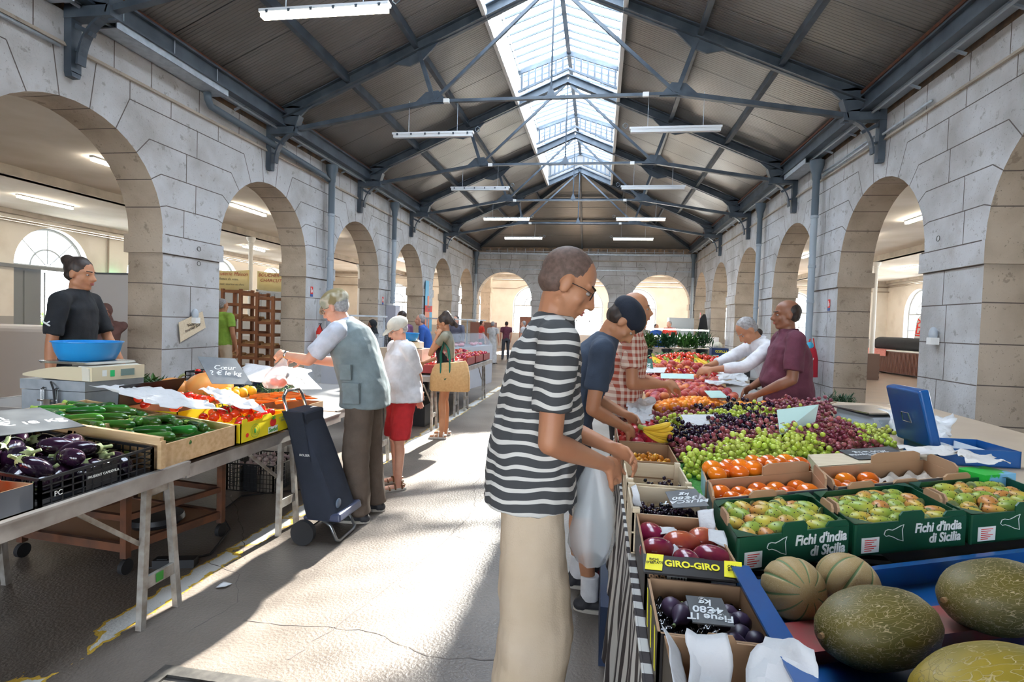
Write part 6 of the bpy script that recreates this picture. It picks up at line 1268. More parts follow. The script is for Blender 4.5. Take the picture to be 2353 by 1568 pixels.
k = MB(); k.hexa(B_((-.14, -.185, .035), (.06, -.185, .035), (.06, -.145, .08), (-.14, -.145, .08), (-.14, -.188, .037), (.06, -.188, .037), (.06, -.148, .082), (-.14, -.148, .082))); k.build('display', mat('lcd2', (.35, .42, .47), .25), s2)
sheet('plastic_bag', [(1.74, 3.55, .97), (2.0, 3.45, .98), (2.15, 3.75, 1.07), (1.85, 3.95, 1.05)], 14, .05, m_bag, 'thin white plastic bag between the scale and the cash box', 83)
leafy('dill_bunch', (2.55, 6.3, .80), .16, .12, 320, m_leafd, 'bunch of dark green herbs beside the right pier', 'herbs', 40, wd=.006, L=.14, up=.6)
solid_table(2.2, 3.0, 5.7, 6.7, .80, 'small side table carrying the dark herbs')
# ------------------------------------------------------------------ people
SKIN = {'tan': mat('skin_tan', (.50, .24, .13), .5, col2=(.44, .19, .10), nscale=6), 'fair': mat('skin_fair', (.66, .36, .25), .5, col2=(.60, .28, .19), nscale=6), 'brown': mat('skin_brown', (.27, .12, .07), .45, col2=(.22, .09, .05), nscale=6)}
m_hair = mat('dark_hair', (.018, .012, .010), .5, col2=(.05, .032, .025), nscale=60, stretch=(1, 1, .2)); m_grey = mat('grey_hair', (.38, .37, .37), .6, col2=(.22, .21, .21), nscale=50); m_stub = mat('cropped_hair', (.16, .10, .08), .7, col2=(.10, .065, .05), nscale=60)
m_eye = mat('eye_white', (.42, .38, .35), .4); m_iris = mat('iris', (.03, .02, .015), .2); m_lip = mat('lips', (.42, .12, .10), .5)
def fab(name, c, c2=None, ns=12, rough=.85): return mat(name, c, rough, col2=c2 or tuple(x * .8 for x in c), nscale=ns, bump=.15, bscale=180)
def stripes(name, c1, c2, per, duty, wob=.01, axis=2, rough=.85):
    m = mat(name, c1, rough); n, L, b = nodes(m); tc = n.new('ShaderNodeTexCoord'); sx = n.new('ShaderNodeSeparateXYZ'); L(tc.outputs['Object'], sx.inputs[0]); nz = n.new('ShaderNodeTexNoise'); nz.inputs['Scale'].default_value = 6; nz.inputs['Detail'].default_value = 1; L(tc.outputs['Object'], nz.inputs[0])
    a = n.new('ShaderNodeMath'); a.operation = 'MULTIPLY_ADD'; a.inputs[1].default_value = wob * 2; L(nz.outputs['Fac'], a.inputs[0]); L(sx.outputs[axis], a.inputs[2])
    d = n.new('ShaderNodeMath'); d.operation = 'MULTIPLY'; d.inputs[1].default_value = 1 / per; L(a.outputs[0], d.inputs[0]); f = n.new('ShaderNodeMath'); f.operation = 'FRACT'; L(d.outputs[0], f.inputs[0]); g = n.new('ShaderNodeMath'); g.operation = 'GREATER_THAN'; g.inputs[1].default_value = duty; L(f.outputs[0], g.inputs[0])
    x = n.new('ShaderNodeMix'); x.data_type = 'RGBA'; L(g.outputs[0], x.inputs[0]); x.inputs[6].default_value = (*c1, 1); x.inputs[7].default_value = (*c2, 1); L(x.outputs[2], b.inputs['Base Color']); return m
m_strp = stripes('striped_jersey', (.06, .062, .066), (.66, .64, .60), .038, .66, .030)
def checks(name):
    m = mat(name, (.5, .2, .14), .85); n, L, b = nodes(m); tc = n.new('ShaderNodeTexCoord'); sx = n.new('ShaderNodeSeparateXYZ'); L(tc.outputs['Object'], sx.inputs[0]); fs = []
    ad = n.new('ShaderNodeMath'); ad.operation = 'ADD'; L(sx.outputs[0], ad.inputs[0]); L(sx.outputs[1], ad.inputs[1])
    for s in (ad.outputs[0], sx.outputs[2]):
        d = n.new('ShaderNodeMath'); d.operation = 'MULTIPLY'; d.inputs[1].default_value = 22; L(s, d.inputs[0]); f = n.new('ShaderNodeMath'); f.operation = 'PINGPONG'; f.inputs[1].default_value = .5; L(d.outputs[0], f.inputs[0]); g = n.new('ShaderNodeMath'); g.operation = 'GREATER_THAN'; g.inputs[1].default_value = .25; L(f.outputs[0], g.inputs[0]); fs.append(g.outputs[0])
    s_ = n.new('ShaderNodeMath'); s_.operation = 'ADD'; L(fs[0], s_.inputs[0]); L(fs[1], s_.inputs[1]); h = n.new('ShaderNodeMath'); h.operation = 'MULTIPLY'; h.inputs[1].default_value = .5; L(s_.outputs[0], h.inputs[0])
    r = n.new('ShaderNodeValToRGB'); r.color_ramp.elements[0].color = (.72, .58, .48, 1); r.color_ramp.elements[1].color = (.36, .07, .04, 1); L(h.outputs[0], r.inputs[0]); L(r.outputs[0], b.inputs['Base Color']); return m
m_check = checks('red_check')
m_floral = mat('floral_black', (.012, .012, .015), .8, col2=(.65, .02, .06), nscale=11, ndet=2, nlo=.56, nhi=.60, col3=(.75, .6, .55))
m_camo = mat('mottled_cap', (.25, .20, .10), .9, col2=(.55, .52, .42), nscale=9, ndet=2, nlo=.45, nhi=.55, col3=(.3, .32, .25))
m_polo = fab('white_polo_cloth', (.80, .80, .84)); m_redsh = fab('red_shorts_cloth', (.55, .025, .03)); m_vest = fab('grey_green_waistcoat', (.20, .25, .265), (.155, .195, .21)); m_bshirt = fab('pale_blue_shirt', (.60, .64, .74))
m_brown = fab('brown_trousers', (.115, .085, .065)); m_linen = fab('beige_linen', (.62, .50, .37), (.56, .44, .31), 5); m_navyt = fab('navy_jersey', (.045, .065, .105)); m_maroon = fab('maroon_jersey', (.135, .035, .06)); m_wshirt = fab('white_shirt', (.80, .80, .83))
m_black = fab('black_cloth', (.016, .018, .022)); m_khaki = fab('khaki_jacket', (.25, .24, .18)); m_darkj = fab('dark_trousers', (.05, .055, .07)); m_hij = fab('brown_robe', (.12, .055, .045)); m_lime = fab('lime_shirt', (.30, .50, .07)); m_redt = fab('red_shirt', (.70, .05, .03)); m_blues = fab('blue_shirt', (.03, .11, .42)); m_purp = fab('purple_shirt', (.16, .07, .16)); m_pinkt = fab('pink_top', (.70, .35, .55)); m_greyt = fab('grey_top', (.55, .55, .56)); m_grc = fab('grey_jacket', (.12, .12, .17))
m_leather = mat('brown_leather', (.22, .09, .03), .5, col2=(.14, .06, .025), nscale=20); m_sole = mat('sole', (.5, .46, .40), .7); m_shoe = mat('dark_trainer', (.03, .03, .035), .6); m_sandal = mat('white_sandal', (.72, .68, .63), .5); m_capw = fab('cream_cap', (.66, .62, .53)); m_navycap = fab('navy_cap', (.015, .02, .035)); m_jute = fab('jute_bag_cloth', (.62, .40, .19), (.55, .34, .15), 40); m_teal = fab('green_strap', (.01, .14, .10))

def hand(k, w, d, pn, s, side, curl=.6, n=7):
    "palm, four bent fingers of different lengths and a thumb leaving the side of the palm; d = along the fingers, pn = palm normal"
    d = V(d).normalized(); pn = V(pn); pn = (pn - d * pn.dot(d)).normalized(); x = d.cross(pn) * side; A = M((x, pn, d)).transposed()
    k.ell(w + d * .045 * s, (.040 * s, .015 * s, .050 * s), A=A, n=12, m=8); k.cap(w - d * .02 * s, w + d * .02 * s, .026 * s, .025 * s, n)
    for i, (o, L_) in enumerate(((-.030, .066), (-.010, .078), (.010, .083), (.030, .074))):
        b = w + d * (.078 if i else .070) * s + x * o * s; c1, c2 = curl * .5, curl * 1.25
        m_ = b + (d * cos(c1) + pn * sin(c1)) * L_ * .52 * s; e = m_ + (d * cos(c2) + pn * sin(c2)) * L_ * .5 * s
        k.cap(b, m_, .0095 * s, .0088 * s, n); k.cap(m_, e, .0088 * s, .0070 * s, n)
    b = w + d * .022 * s + x * .028 * s; m_ = b + (d * .55 + x * .7 + pn * .35).normalized() * .045 * s; e = m_ + (d * .85 + x * .05 + pn * .5).normalized() * .036 * s
    k.cap(b, m_, .0125 * s, .0105 * s, n); k.cap(m_, e, .0105 * s, .008 * s, n)
def ik(a, t, l1, l2, pole):
    "elbow position for a chain a -> t bending towards pole"
    d = t - a; L_ = min(d.length, (l1 + l2) * .998); d.normalize(); t2 = a + d * L_; x = (l1 * l1 - l2 * l2 + L_ * L_) / (2 * L_); h = sqrt(max(0, l1 * l1 - x * x)); p = V(pole); p = (p - d * p.dot(d)).normalized(); return a + d * x + p * h, t2
def loft(k, secs, n=20):
    "secs: (centre, x axis, y axis, rx, ry)"
    k.rings([[c + x * rx * (abs(cos(t)) ** .85) * (1 if cos(t) > 0 else -1) + y * ry * (abs(sin(t)) ** .85) * (1 if sin(t) > 0 else -1) for t in [2 * pi * i / n for i in range(n)]] for c, x, y, rx, ry in secs])
def person(label, pos, H_, yaw, lean=0, head=(0, 0), hands=(None, None), skin='fair', hair='short', top=None, bottom=None, girth=1.0, belly=0.0, sleeve=.5, kind='trousers', shoes=m_shoe, res=.008, feet=None, toptype='shirt', hem=0.0, wide=1.0, pw=1.0, extra=None, curl=.6, sway=(0, 0), hairmat=None, poles=(None, None), face=True, z0=0.0, shoulder=1.0, palm=None):
    """pos: feet on the floor; yaw: direction faced (0 = +X, pi/2 = +Y); hands: world targets for left and right wrist"""
    S = H_ / 1.75; O = V((pos[0], pos[1], z0)); fw = V((cos(yaw), sin(yaw), 0)); lf = V((-sin(yaw), cos(yaw), 0)); up = V((0, 0, 1)); Z = V((0, 0, 0))
    bend = lambda a: (up * cos(a) + fw * sin(a), fw * cos(a) - up * sin(a))
    pel = up * .545 * H_ + fw * (-.10 * sin(lean) * H_ + sway[0]) + lf * sway[1]
    u1, f1 = bend(lean * .45); u2, f2 = bend(lean * .8); u3, f3 = bend(lean)
    wst = pel + u1 * .085 * H_; chs = wst + u2 * .115 * H_; shc = chs + u3 * .085 * H_; nkb = shc + u3 * .030 * H_
    hp, hy = head; nu, nf = bend(lean * .75 + hp * .4); hc = nkb + nu * .070 * H_ + nf * .006 * H_
    hf = (fw * cos(hy) + lf * sin(hy)); hs = V((-hf.y, hf.x, 0)); hu = up * cos(hp) + hf * sin(hp); hf = hf * cos(hp) - up * sin(hp); hl = hs
    sh = {1: shc + lf * .118 * H_ * shoulder - u3 * .012 * H_, -1: shc - lf * .118 * H_ * shoulder - u3 * .012 * H_}; l1, l2 = .175 * H_, .150 * H_; el, wr = {}, {}
    for i, sg in enumerate((1, -1)):
        t = hands[i]
        t = (V(t) - O) if t is not None else sh[sg] - up * (l1 + l2) * .97 + fw * .06 * H_ + lf * sg * .03
        pole = poles[i] or (-fw * .6 - up * .5 + lf * sg * .5); el[sg], wr[sg] = ik(sh[sg], t, l1, l2, pole)
    hip = {s: pel + lf * s * .054 * H_ - up * .02 * H_ for s in (1, -1)}; fp = {}
    fo = feet or ((.02, .0), (.0, 0))
    for i, sg in enumerate((1, -1)): fp[sg] = lf * sg * .075 * H_ + fw * fo[i][0] + lf * fo[i][1]
    kn, an = {}, {}
    for sg in (1, -1):
        an[sg] = fp[sg] + up * .05 * H_; kn[sg], an[sg] = ik(hip[sg], an[sg], .239 * H_, .238 * H_, fw + lf * sg * .1); an[sg] = fp[sg] + up * .05 * H_
    g = girth
    # body: one continuous skin surface
    k = MB(); T3 = lambda x, y, z: M((x, y, z)).transposed()
    k.ell(pel, (.155 * S * g, .105 * S * g, .12 * S), A=T3(lf, fw, up)); k.ell(wst, (.135 * S * g, .10 * S * g, .12 * S), A=T3(lf, f1, u1)); k.ell(chs, (.155 * S * g, .11 * S * g, .15 * S), A=T3(lf, f2, u2))
    if belly: k.ell(wst + f1 * belly * .6, (.14 * S * g, (.09 + belly) * S, .14 * S), A=T3(lf, f1, u1))
    k.cap(sh[1], sh[-1], .052 * S, .052 * S); k.cap(shc + u3 * .005, hc - hu * .06 * S - hf * .01 * S, .058 * S, .052 * S)
    for sg in (1, -1):
        k.cap(sh[sg], el[sg], .047 * S * g, .037 * S * g); fa = el[sg].lerp(wr[sg], .3); k.cap(el[sg], fa, .037 * S * g, .039 * S * g); k.cap(fa, wr[sg], .039 * S * g, .025 * S)
        d = (wr[sg] - el[sg]).normalized(); pn = palm or (-up * .5 - lf * sg * .7); hand(k, wr[sg] + d * .012 * S, d, pn, S, sg, curl)
        k.cap(hip[sg], kn[sg], .080 * S * g, .054 * S * g); cf = kn[sg].lerp(an[sg], .3) - fw * .008 * S; k.cap(kn[sg], cf, .050 * S, .052 * S); k.cap(cf, an[sg], .052 * S, .034 * S)
        ft = fp[sg] + up * .028 * S; k.cap(ft - fw * .045 * S, ft + fw * .10 * S, .030 * S, .030 * S); k.ell(ft + fw * .12 * S, (.038 * S, .055 * S, .024 * S), A=T3(lf, fw, up)); k.cap(an[sg], ft, .034 * S, .032 * S)
    HA = T3(hl, hf, hu); S0 = S; S = S * 1.01; h = lambda x, y, z: hc + (hl * x + hf * y + hu * z) * S
    k.ell(h(0, -.012, .030), (.074 * S, .094 * S, .086 * S), A=HA, n=18, m=12); k.ell(h(0, .022, -.030), (.060 * S, .066 * S, .084 * S), A=HA, n=16, m=10); k.ell(h(0, .058, -.092), (.030 * S, .026 * S, .022 * S), A=HA); k.cap(h(.045, .0, -.065), h(.014, .060, -.095), .022 * S, .018 * S); k.cap(h(-.045, .0, -.065), h(-.014, .060, -.095), .022 * S, .018 * S)
    k.cap(h(0, .080, .018), h(0, .106, -.028), .009 * S, .0145 * S, 8); k.ell(h(.013, .094, -.034), (.010 * S,) * 3, n=8, m=6); k.ell(h(-.013, .094, -.034), (.010 * S,) * 3, n=8, m=6)
    for s in (1, -1): k.cap(h(s * .012, .080, .022), h(s * .045, .064, .024), .0105 * S, .010 * S, 8); k.ell(h(s * .042, .055, -.030), (.020 * S, .018 * S, .020 * S), A=HA, n=10, m=7); k.ell(h(s * .075, -.006, -.010), (.012 * S, .020 * S, .033 * S), A=HA, n=10, m=7)
    k.ell(h(0, .082, -.060), (.026 * S, .014 * S, .014 * S), A=HA, n=10, m=7)
    S = S0; o = k.build('person', SKIN[skin], smooth=True, loc=O); mods(o, voxel=res, smooth=3); tag(o, label, 'person')
    def part(nm, kb, m_, vx=None, sm=0, dp=0, ds=.1, smooth=True, par=None): q = kb.build(nm, m_, par or o, smooth=smooth); mods(q, voxel=vx, smooth=sm, disp=dp, dsize=ds); return q
    S = S0 * 1.01
    if face:
        for s in (1, -1):
            k = MB(); k.ell(h(s * .030, .0720, .001), (.0115 * S, .009 * S, .0060 * S), A=HA, n=10, m=7); ey = part('eye', k, m_eye); k = MB(); k.ell(h(s * .030, .0785, .001), (.0052 * S, .0038 * S, .0052 * S), A=HA, n=8, m=6); part('iris', k, m_iris, par=ey)
            k = MB(); k.cap(h(s * .014, .089, .026), h(s * .046, .073, .028), .004 * S, .003 * S, 6); part('eyebrow', k, m_grey if hair in ('grey', 'bald_grey') else m_hair)
        k = MB(); k.ell(h(0, .092, -.057), (.021 * S, .007 * S, .0045 * S), A=HA, n=10, m=6); k.ell(h(0, .091, -.066), (.018 * S, .007 * S, .0055 * S), A=HA, n=10, m=6); part('lips', k, m_lip)
    hm = hairmat or {'grey': m_grey, 'bald_grey': m_grey, 'stubble': m_stub}.get(hair, m_hair)
    k = MB()
    if hair in ('short', 'grey'): k.ell(h(0, -.030, .040), (.080 * S, .090 * S, .086 * S), A=HA, n=20, m=14); k.ell(h(0, -.045, -.01), (.074 * S, .062 * S, .06 * S), A=HA)
    elif hair in ('stubble', 'bald_grey'): k.ell(h(0, -.019, .034), (.0765 * S, .092 * S, .0865 * S), A=HA, n=24, m=16); k.ell(h(0, -.045, -.015), (.070 * S, .058 * S, .05 * S), A=HA)
    elif hair == 'balding': k.ell(h(0, -.032, .026), (.0775 * S, .080 * S, .074 * S), A=HA, n=20, m=14); k.ell(h(0, -.045, -.015), (.070 * S, .058 * S, .05 * S), A=HA)
    elif hair == 'bun': k.ell(h(0, -.019, .040), (.081 * S, .092 * S, .088 * S), A=HA, n=20, m=14); k.ell(h(0, -.045, -.015), (.070 * S, .058 * S, .05 * S), A=HA); k.ell(h(0, -.098, .085), (.048 * S, .046 * S, .044 * S), A=HA)
    elif hair == 'ponytail':
        k.ell(h(0, -.026, .038), (.082 * S, .094 * S, .088 * S), A=HA, n=20, m=14); k.ell(h(0, -.06, .10), (.045 * S, .045 * S, .045 * S), A=HA)
        for i in range(9): a = i * .7; k.cap(h(.03 * sin(a), -.09 - .02 * cos(a), .12), h(.055 * sin(a), -.13 - .03 * cos(a * 1.3), -.02 - .012 * i), .032 * S, .020 * S, 8)
    elif hair == 'long': k.ell(h(0, -.030, .038), (.084 * S, .094 * S, .090 * S), A=HA, n=20, m=14); k.cap(h(0, -.07, .02), h(0, -.09, -.16), .065 * S, .045 * S)
    elif hair == 'scarf': k.ell(h(0, -.020, .028), (.092 * S, .098 * S, .105 * S), A=HA, n=20, m=14); k.ell(h(0, -.02, -.09), (.095 * S, .085 * S, .08 * S), A=HA); k.cap(h(0, -.03, -.12), h(0, -.02, -.20), .10 * S, .15 * S)
    if hair != 'none' and k.v: part('headscarf' if hair == 'scarf' else 'hair', k, hm, vx=res * 1.1, sm=2, dp=.008 if hair not in ('stubble', 'bald_grey', 'balding') else 0, ds=.03)
    # clothes
    S = S0
    if top:
        k = MB(); cl = .016 * S; hl_ = hem * S
        secs = [(pel - up * (.03 * S + hl_), lf, fw, (.165 * g + .008) * S * wide, (.115 * g + .010 + belly * .8) * S * wide), (pel + up * .04 * S, lf, fw, .168 * S * g * wide, (.118 * g + belly * .9) * S * wide), (wst + f1 * belly * .5, lf, f1, .160 * S * g * wide, (.118 * g + belly) * S * wide), (chs - u2 * .02 * S, lf, f2, .172 * S * g, (.126 * g + belly * .4) * S), (chs + u2 * .07 * S, lf, f3, .176 * S * g, .122 * S * g), (shc - u3 * .005 * S, lf, f3, .140 * S * shoulder, .088 * S), (nkb - u3 * .002 * S + f3 * .004, lf, f3, .075 * S, .070 * S), (nkb + u3 * .012 * S + f3 * .006, lf, f3, .066 * S, .064 * S)]
        loft(k, secs)
        for sg in (1, -1):
            k.cap(shc + lf * sg * .05 * S, sh[sg], .062 * S, .064 * S)
            if sleeve > 0:
                if sleeve <= 1: e = sh[sg].lerp(el[sg], sleeve + .08); pts = [(sh[sg], .064), (e, .060)]
                else: pts = [(sh[sg], .064), (el[sg], .052), (el[sg].lerp(wr[sg], sleeve - 1), .042)]
                for (a, ra), (b_, rb_) in zip(pts, pts[1:]):
                    d = (b_ - a).normalized(); x = d.orthogonal().normalized(); y = d.cross(x); loft(k, [(a, x, y, ra * S * g, ra * S * g), (b_, x, y, rb_ * S * g, rb_ * S * g)], 16); k.ell(a, (ra * S * g,) * 3)
        part(toptype, k, top, vx=res * 1.15, sm=4, dp=.022 * S, ds=.11)
    if bottom:
        k = MB()
        if kind in ('trousers', 'shorts'):
            loft(k, [(pel + up * .075 * S, lf, fw, .150 * S * g, (.108 * g + belly * .5) * S), (pel, lf, fw, .166 * S * g, .122 * S * g), (pel - up * .09 * S, lf, fw, .160 * S * g, .118 * S * g)])
            for sg in (1, -1):
                hp_ = hip[sg] + up * .01; a_ = an[sg] - up * .022 * S; w2 = wide * pw
                if kind == 'trousers': q_ = [(hp_, .094 * g), (kn[sg], .070 * w2), (a_, .064 * w2)]
                else: q_ = [(hp_, .096 * g), (kn[sg] + up * .01 * S, .090 * w2)]
                cs_ = [q_[0]]
                for (p0, r0), (p1, r1) in zip(q_, q_[1:]):
                    for t in (.33, .66, 1): cs_.append((p0.lerp(p1, t), r0 + (r1 - r0) * t))
                loft(k, [(c, lf, fw, r_ * S, r_ * S * 1.02) for c, r_ in cs_], 18)
        elif kind in ('dress', 'robe'):
            zb = .40 * H_ if kind == 'dress' else .05
            loft(k, [(wst, lf, fw, .14 * S * g, .11 * S * g), (pel, lf, fw, .172 * S * g, .13 * S * g), (V((pel.x, pel.y, zb)), lf, fw, .20 * S * g, .16 * S * g)])
        part(kind if kind != 'dress' else 'skirt', k, bottom, vx=res * 1.2, sm=4, dp=.026 * S, ds=.14)
    if shoes:
        for sg in (1, -1):
            ft = fp[sg] + up * .03 * S; k = MB()
            if shoes in (m_leather, m_sandal):
                k.hexa([fp[sg] + fw * a * S + lf * b_ * S + up * z for z in (.002, .022) for a, b_ in ((-.075, -.036), (.175, -.042), (.175, .042), (-.075, .036))]); part('sandal_sole', k, m_sole if shoes == m_leather else m_sandal, smooth=False); k = MB()
                for a, zz, r_ in ((.10, .034, .043), (.04, .052, .040), (-.03, .075, .037)): k.tube([fp[sg] + fw * a * S + lf * (cos(t) * r_) * S + up * (.014 + zz * sin(t)) * S for t in [i * pi / 8 for i in range(9)]], .008, 6)
                k.tube([fp[sg] + fw * (-.02 - .05 * sin(t)) * S + lf * cos(t) * .036 * S + up * .05 * S for t in [i * pi / 8 for i in range(9)]], .008, 6); part('sandal_strap', k, shoes)
            else:
                k.ell(ft + fw * .115 * S - up * .002, (.048 * S, .075 * S, .030 * S), A=T3(lf, fw, up)); k.cap(ft - fw * .05 * S, ft + fw * .09 * S, .036 * S, .038 * S); k.cap(ft - fw * .03 * S, an[sg] + up * .015, .042 * S, .040 * S); part('shoe', k, shoes, vx=.007, sm=3)
                k = MB(); sec_ = [[fp[sg] + fw * (.05 + .135 * cos(t)) * S + lf * .047 * S * sin(t) + up * z for t in [2 * pi * i / 16 for i in range(16)]] for z in (.001, .022)]; k.rings(sec_); part('shoe_sole', k, m_sole, smooth=False)
    J = dict(o=o, O=O, h=h, HA=HA, S=S, hl=hl, hf=hf, hu=hu, el=el, wr=wr, sh=sh, pel=pel, chs=chs, shc=shc, nkb=nkb, lf=lf, fw=fw, up=up, kn=kn, an=an, part=part, wst=wst, f1=f1, u1=u1, f2=f2, u2=u2, f3=f3, u3=u3, fp=fp)
    return J
def cap_hat(J, m, flat=False, brim=True):
    h, S, HA, part = J['h'], J['S'], J['HA'], J['part']; k = MB(); k.ell(h(0, -.018, .052), (.095 * S, .115 * S, .080 * S), A=HA, n=20, m=12)
    k.f = [f for f in k.f]
    part('cap', k, m, vx=.008, sm=2, dp=.01 if flat else 0, ds=.05)
    if not brim: return
    k = MB(); s = 1
    top_ = [h(.075 * cos(t), .065 + (.105 if not flat else .06) * sin(t) * s, .040 - .035 * sin(t)) for t in [i * pi / 12 for i in range(13)]]; bot = [p - J['hu'] * .006 for p in top_]
    k.face([k.vert(p) for p in top_]); k.face([k.vert(p) for p in bot[::-1]])
    for a, b_, c, d in zip(top_, top_[1:], bot[1:], bot): k.quad(a, b_, c, d)
    part('cap_peak', k, m, smooth=False)
def glasses(J):
    h, part = J['h'], J['part']; k = MB()
    for s in (1, -1): k.tube([h(s * (.031 + .020 * cos(t)), .090, .002 + .016 * sin(t)) for t in [i * pi / 6 for i in range(12)]], .0014, 5, closed=True); k.tube([h(s * .051, .088, .006), h(s * .076, .05, .006), h(s * .078, -.01, .0)], .0014, 5)
    k.tube([h(.011, .092, .006), h(-.011, .092, .006)], .0014, 5); part('glasses', k, m_rubber)
def collar(J, m):
    k = MB(); n_ = J['nkb']; S = J['S']; pts = [n_ + J['lf'] * .072 * S * cos(t) + J['f3'] * .068 * S * sin(t) + J['u3'] * (.012 - .018 * max(0, sin(t))) * S for t in [pi / 2 + .25 + i * (2 * pi - .5) / 20 for i in range(21)]]
    for a, b_ in zip(pts, pts[1:]):
        oa, ob = (a - n_).normalized() * .016 * S - J['u3'] * .026 * S, (b_ - n_).normalized() * .016 * S - J['u3'] * .026 * S; k.quad(a, b_, b_ + ob, a + oa); k.quad(a, b_, b_ + ob * .9, a + oa * .9)
    J['part']('collar', k, m)
def watch(J, sg, m=m_chrome):
    w_, e = J['wr'][sg], J['el'][sg]; d = (w_ - e).normalized(); c = w_ - d * .025; A = M((d.orthogonal().normalized(), d.cross(d.orthogonal().normalized()), d)).transposed(); k = MB(); k.lathe([(.031, -.010), (.034, -.010), (.034, .010), (.031, .010)], 16, c=c, A=A); k.ell(c + A @ V((0, .034, 0)), (.016, .006, .016), n=12, m=6, A=A); J['part']('watch', k, m)
# --- the man in the striped T-shirt, nearest, facing the fruit stall
J = person('person in black and white striped T-shirt and beige trousers, nearest in the aisle', (-.235, 1.98), 1.87, .22, lean=.14, head=(.50, -.1), hands=((.04, 2.10, 1.13), (.025, 1.94, 1.10)), skin='tan', hair='stubble', top=m_strp, bottom=m_linen, sleeve=.62, hem=.04, res=.007, wide=1.16, pw=1.45, girth=1.0, sway=(.03, 0), feet=((.05, .0), (-.02, 0)), curl=1.1, belly=.015, toptype='striped_shirt')
glasses(J)
# --- man in navy T-shirt and cap bending over the stall
J = person('person in navy T-shirt and dark cap bending over the stall behind the striped shirt', (-.07, 3.18), 1.80, .05, lean=.42, head=(1.0, 0), hands=((.16, 3.35, 1.06), (.15, 3.12, 1.02)), skin='tan', hair='short', top=m_navyt, bottom=m_darkj, kind='shorts', sleeve=.6, res=.008, hem=.05, feet=((.0, 0), (.06, 0)), curl=1.0)
cap_hat(J, m_navycap, brim=False)
for sg in (1, -1):
    k = MB(); a = J['an'][sg]; loft(k, [(a - V((0, 0, .03)), J['lf'], J['fw'], .045, .05), (a + V((0, 0, .11)), J['lf'], J['fw'], .050, .052)], 14); J['part']('sock', k, m_wshirt, vx=.007, sm=2)
rs = empty('rucksack', (.02, 3.42, 0), .3, 'dark red and black rucksack on the floor behind the trainers', 'rucksack'); k = MB(); k.ell((0, 0, .20), (.13, .10, .20), n=18, m=12); q_ = k.build('body', mat('black_red_nylon', (.02, .02, .025), .6, col2=(.25, .012, .03), nscale=4, nlo=.5, nhi=.55), rs, smooth=True)
k = MB(); k.tube([(-.05, -.08, .36), (-.07, -.12, .30), (-.06, -.12, .12)], .012, 6); k.tube([(.05, -.08, .36), (.07, -.12, .30), (.06, -.12, .12)], .012, 6); k.tube([(0, 0, .38), (.03, 0, .42), (-.03, 0, .42), (0, 0, .38)], .008, 6); k.build('strap', m_rubber, rs, smooth=True)
# --- man in the red check shirt
J = person('person in red and white checked short sleeved shirt facing right at the stall', (.20, 4.12), 1.84, .0, lean=.12, head=(.02, .0), hands=((.50, 4.35, 1.14), (.46, 4.0, 1.18)), skin='tan', hair='balding', top=m_check, bottom=m_darkj, sleeve=.6, hem=.09, res=.009, wide=1.08, girth=1.08, curl=.9, toptype='checked_shirt'); collar(J, m_check)
# --- vendors behind the fruit stall
J = person('person in white shirt leaning over the peaches behind the fruit stall', (1.60, 5.50), 1.80, pi + .1, lean=.55, head=(.85, .1), hands=((1.02, 5.15, 1.22), (.98, 5.35, 1.22)), skin='tan', hair='bald_grey', top=m_wshirt, bottom=m_darkj, sleeve=1.7, res=.009, wide=1.12, curl=1.0, toptype='white_shirt'); collar(J, m_wshirt)
J = person('person in maroon polo shirt standing behind the grapes, hands on a crate', (1.58, 4.95), 1.85, pi - .05, lean=.06, head=(.06, 0), hands=((1.30, 4.76, 1.06), (1.30, 5.0, 1.09)), skin='brown', hair='balding', top=m_maroon, bottom=m_darkj, sleeve=.72, res=.008, girth=1.12, belly=.05, wide=1.05, curl=.8, toptype='polo_shirt', poles=(V((.5, -.5, -.6)), None)); collar(J, m_maroon)
# --- man in the waistcoat at the left stall
J = person('person in grey waistcoat and mottled flat cap reaching over the vegetables', (-1.86, 4.12), 1.84, pi + .10, lean=.42, head=(.50, -.1), hands=((-2.42, 3.98, 1.27), (-2.38, 4.22, 1.22)), skin='fair', hair='short', top=m_bshirt, bottom=m_brown, sleeve=.72, res=.008, girth=1.10, belly=.02, pw=1.35, sway=(.03, 0), feet=((-.06, 0), (-.10, 0)), curl=1.1, hairmat=m_grey, toptype='blue_shirt'); cap_hat(J, m_camo, True); collar(J, m_bshirt); watch(J, 1); glasses(J)
k = MB(); S = J['S']; lf, fw = J['lf'], J['fw']; g = 1.1
loft(k, [(J['pel'] - V((0, 0, .12)), lf, fw, .208 * S, .180 * S), (J['pel'] + V((0, 0, .02)), lf, fw, .205 * S, .176 * S), (J['wst'] + J['f1'] * .01, lf, J['f1'], .203 * S, .172 * S), (J['chs'], lf, J['f2'], .212 * S, .166 * S), (J['chs'] + J['u2'] * .09 * S, lf, J['f3'], .196 * S, .148 * S), (J['shc'] + J['u3'] * .012 * S, lf, J['f3'], .148 * S, .102 * S), (J['nkb'] - J['u3'] * .006 * S, lf, J['f3'], .080 * S, .074 * S)])
J['part']('waistcoat', k, m_vest, vx=.009, sm=4, dp=.016, ds=.12)
for (fz, w_, h_, yy) in ((.02, .13, .16, .02), (.30, .09, .12, -.01)):   # the cargo pockets on the side towards the camera
    c = J['pel'].lerp(J['chs'], fz * 1.6) + lf * .226 * S + J['f1'] * .03; k = MB(); k.box(c, (w_, .022, h_), rz=.10); q_ = J['part']('pocket', k, m_vest, smooth=False); b_ = q_.modifiers.new('bevel', 'BEVEL'); b_.width = .009; b_.segments = 2
    k = MB(); k.box(c + V((0, -.014, h_ * .32)), (w_ * .96, .012, h_ * .36), rz=.10); J['part']('pocket_flap', k, m_vest, smooth=False)
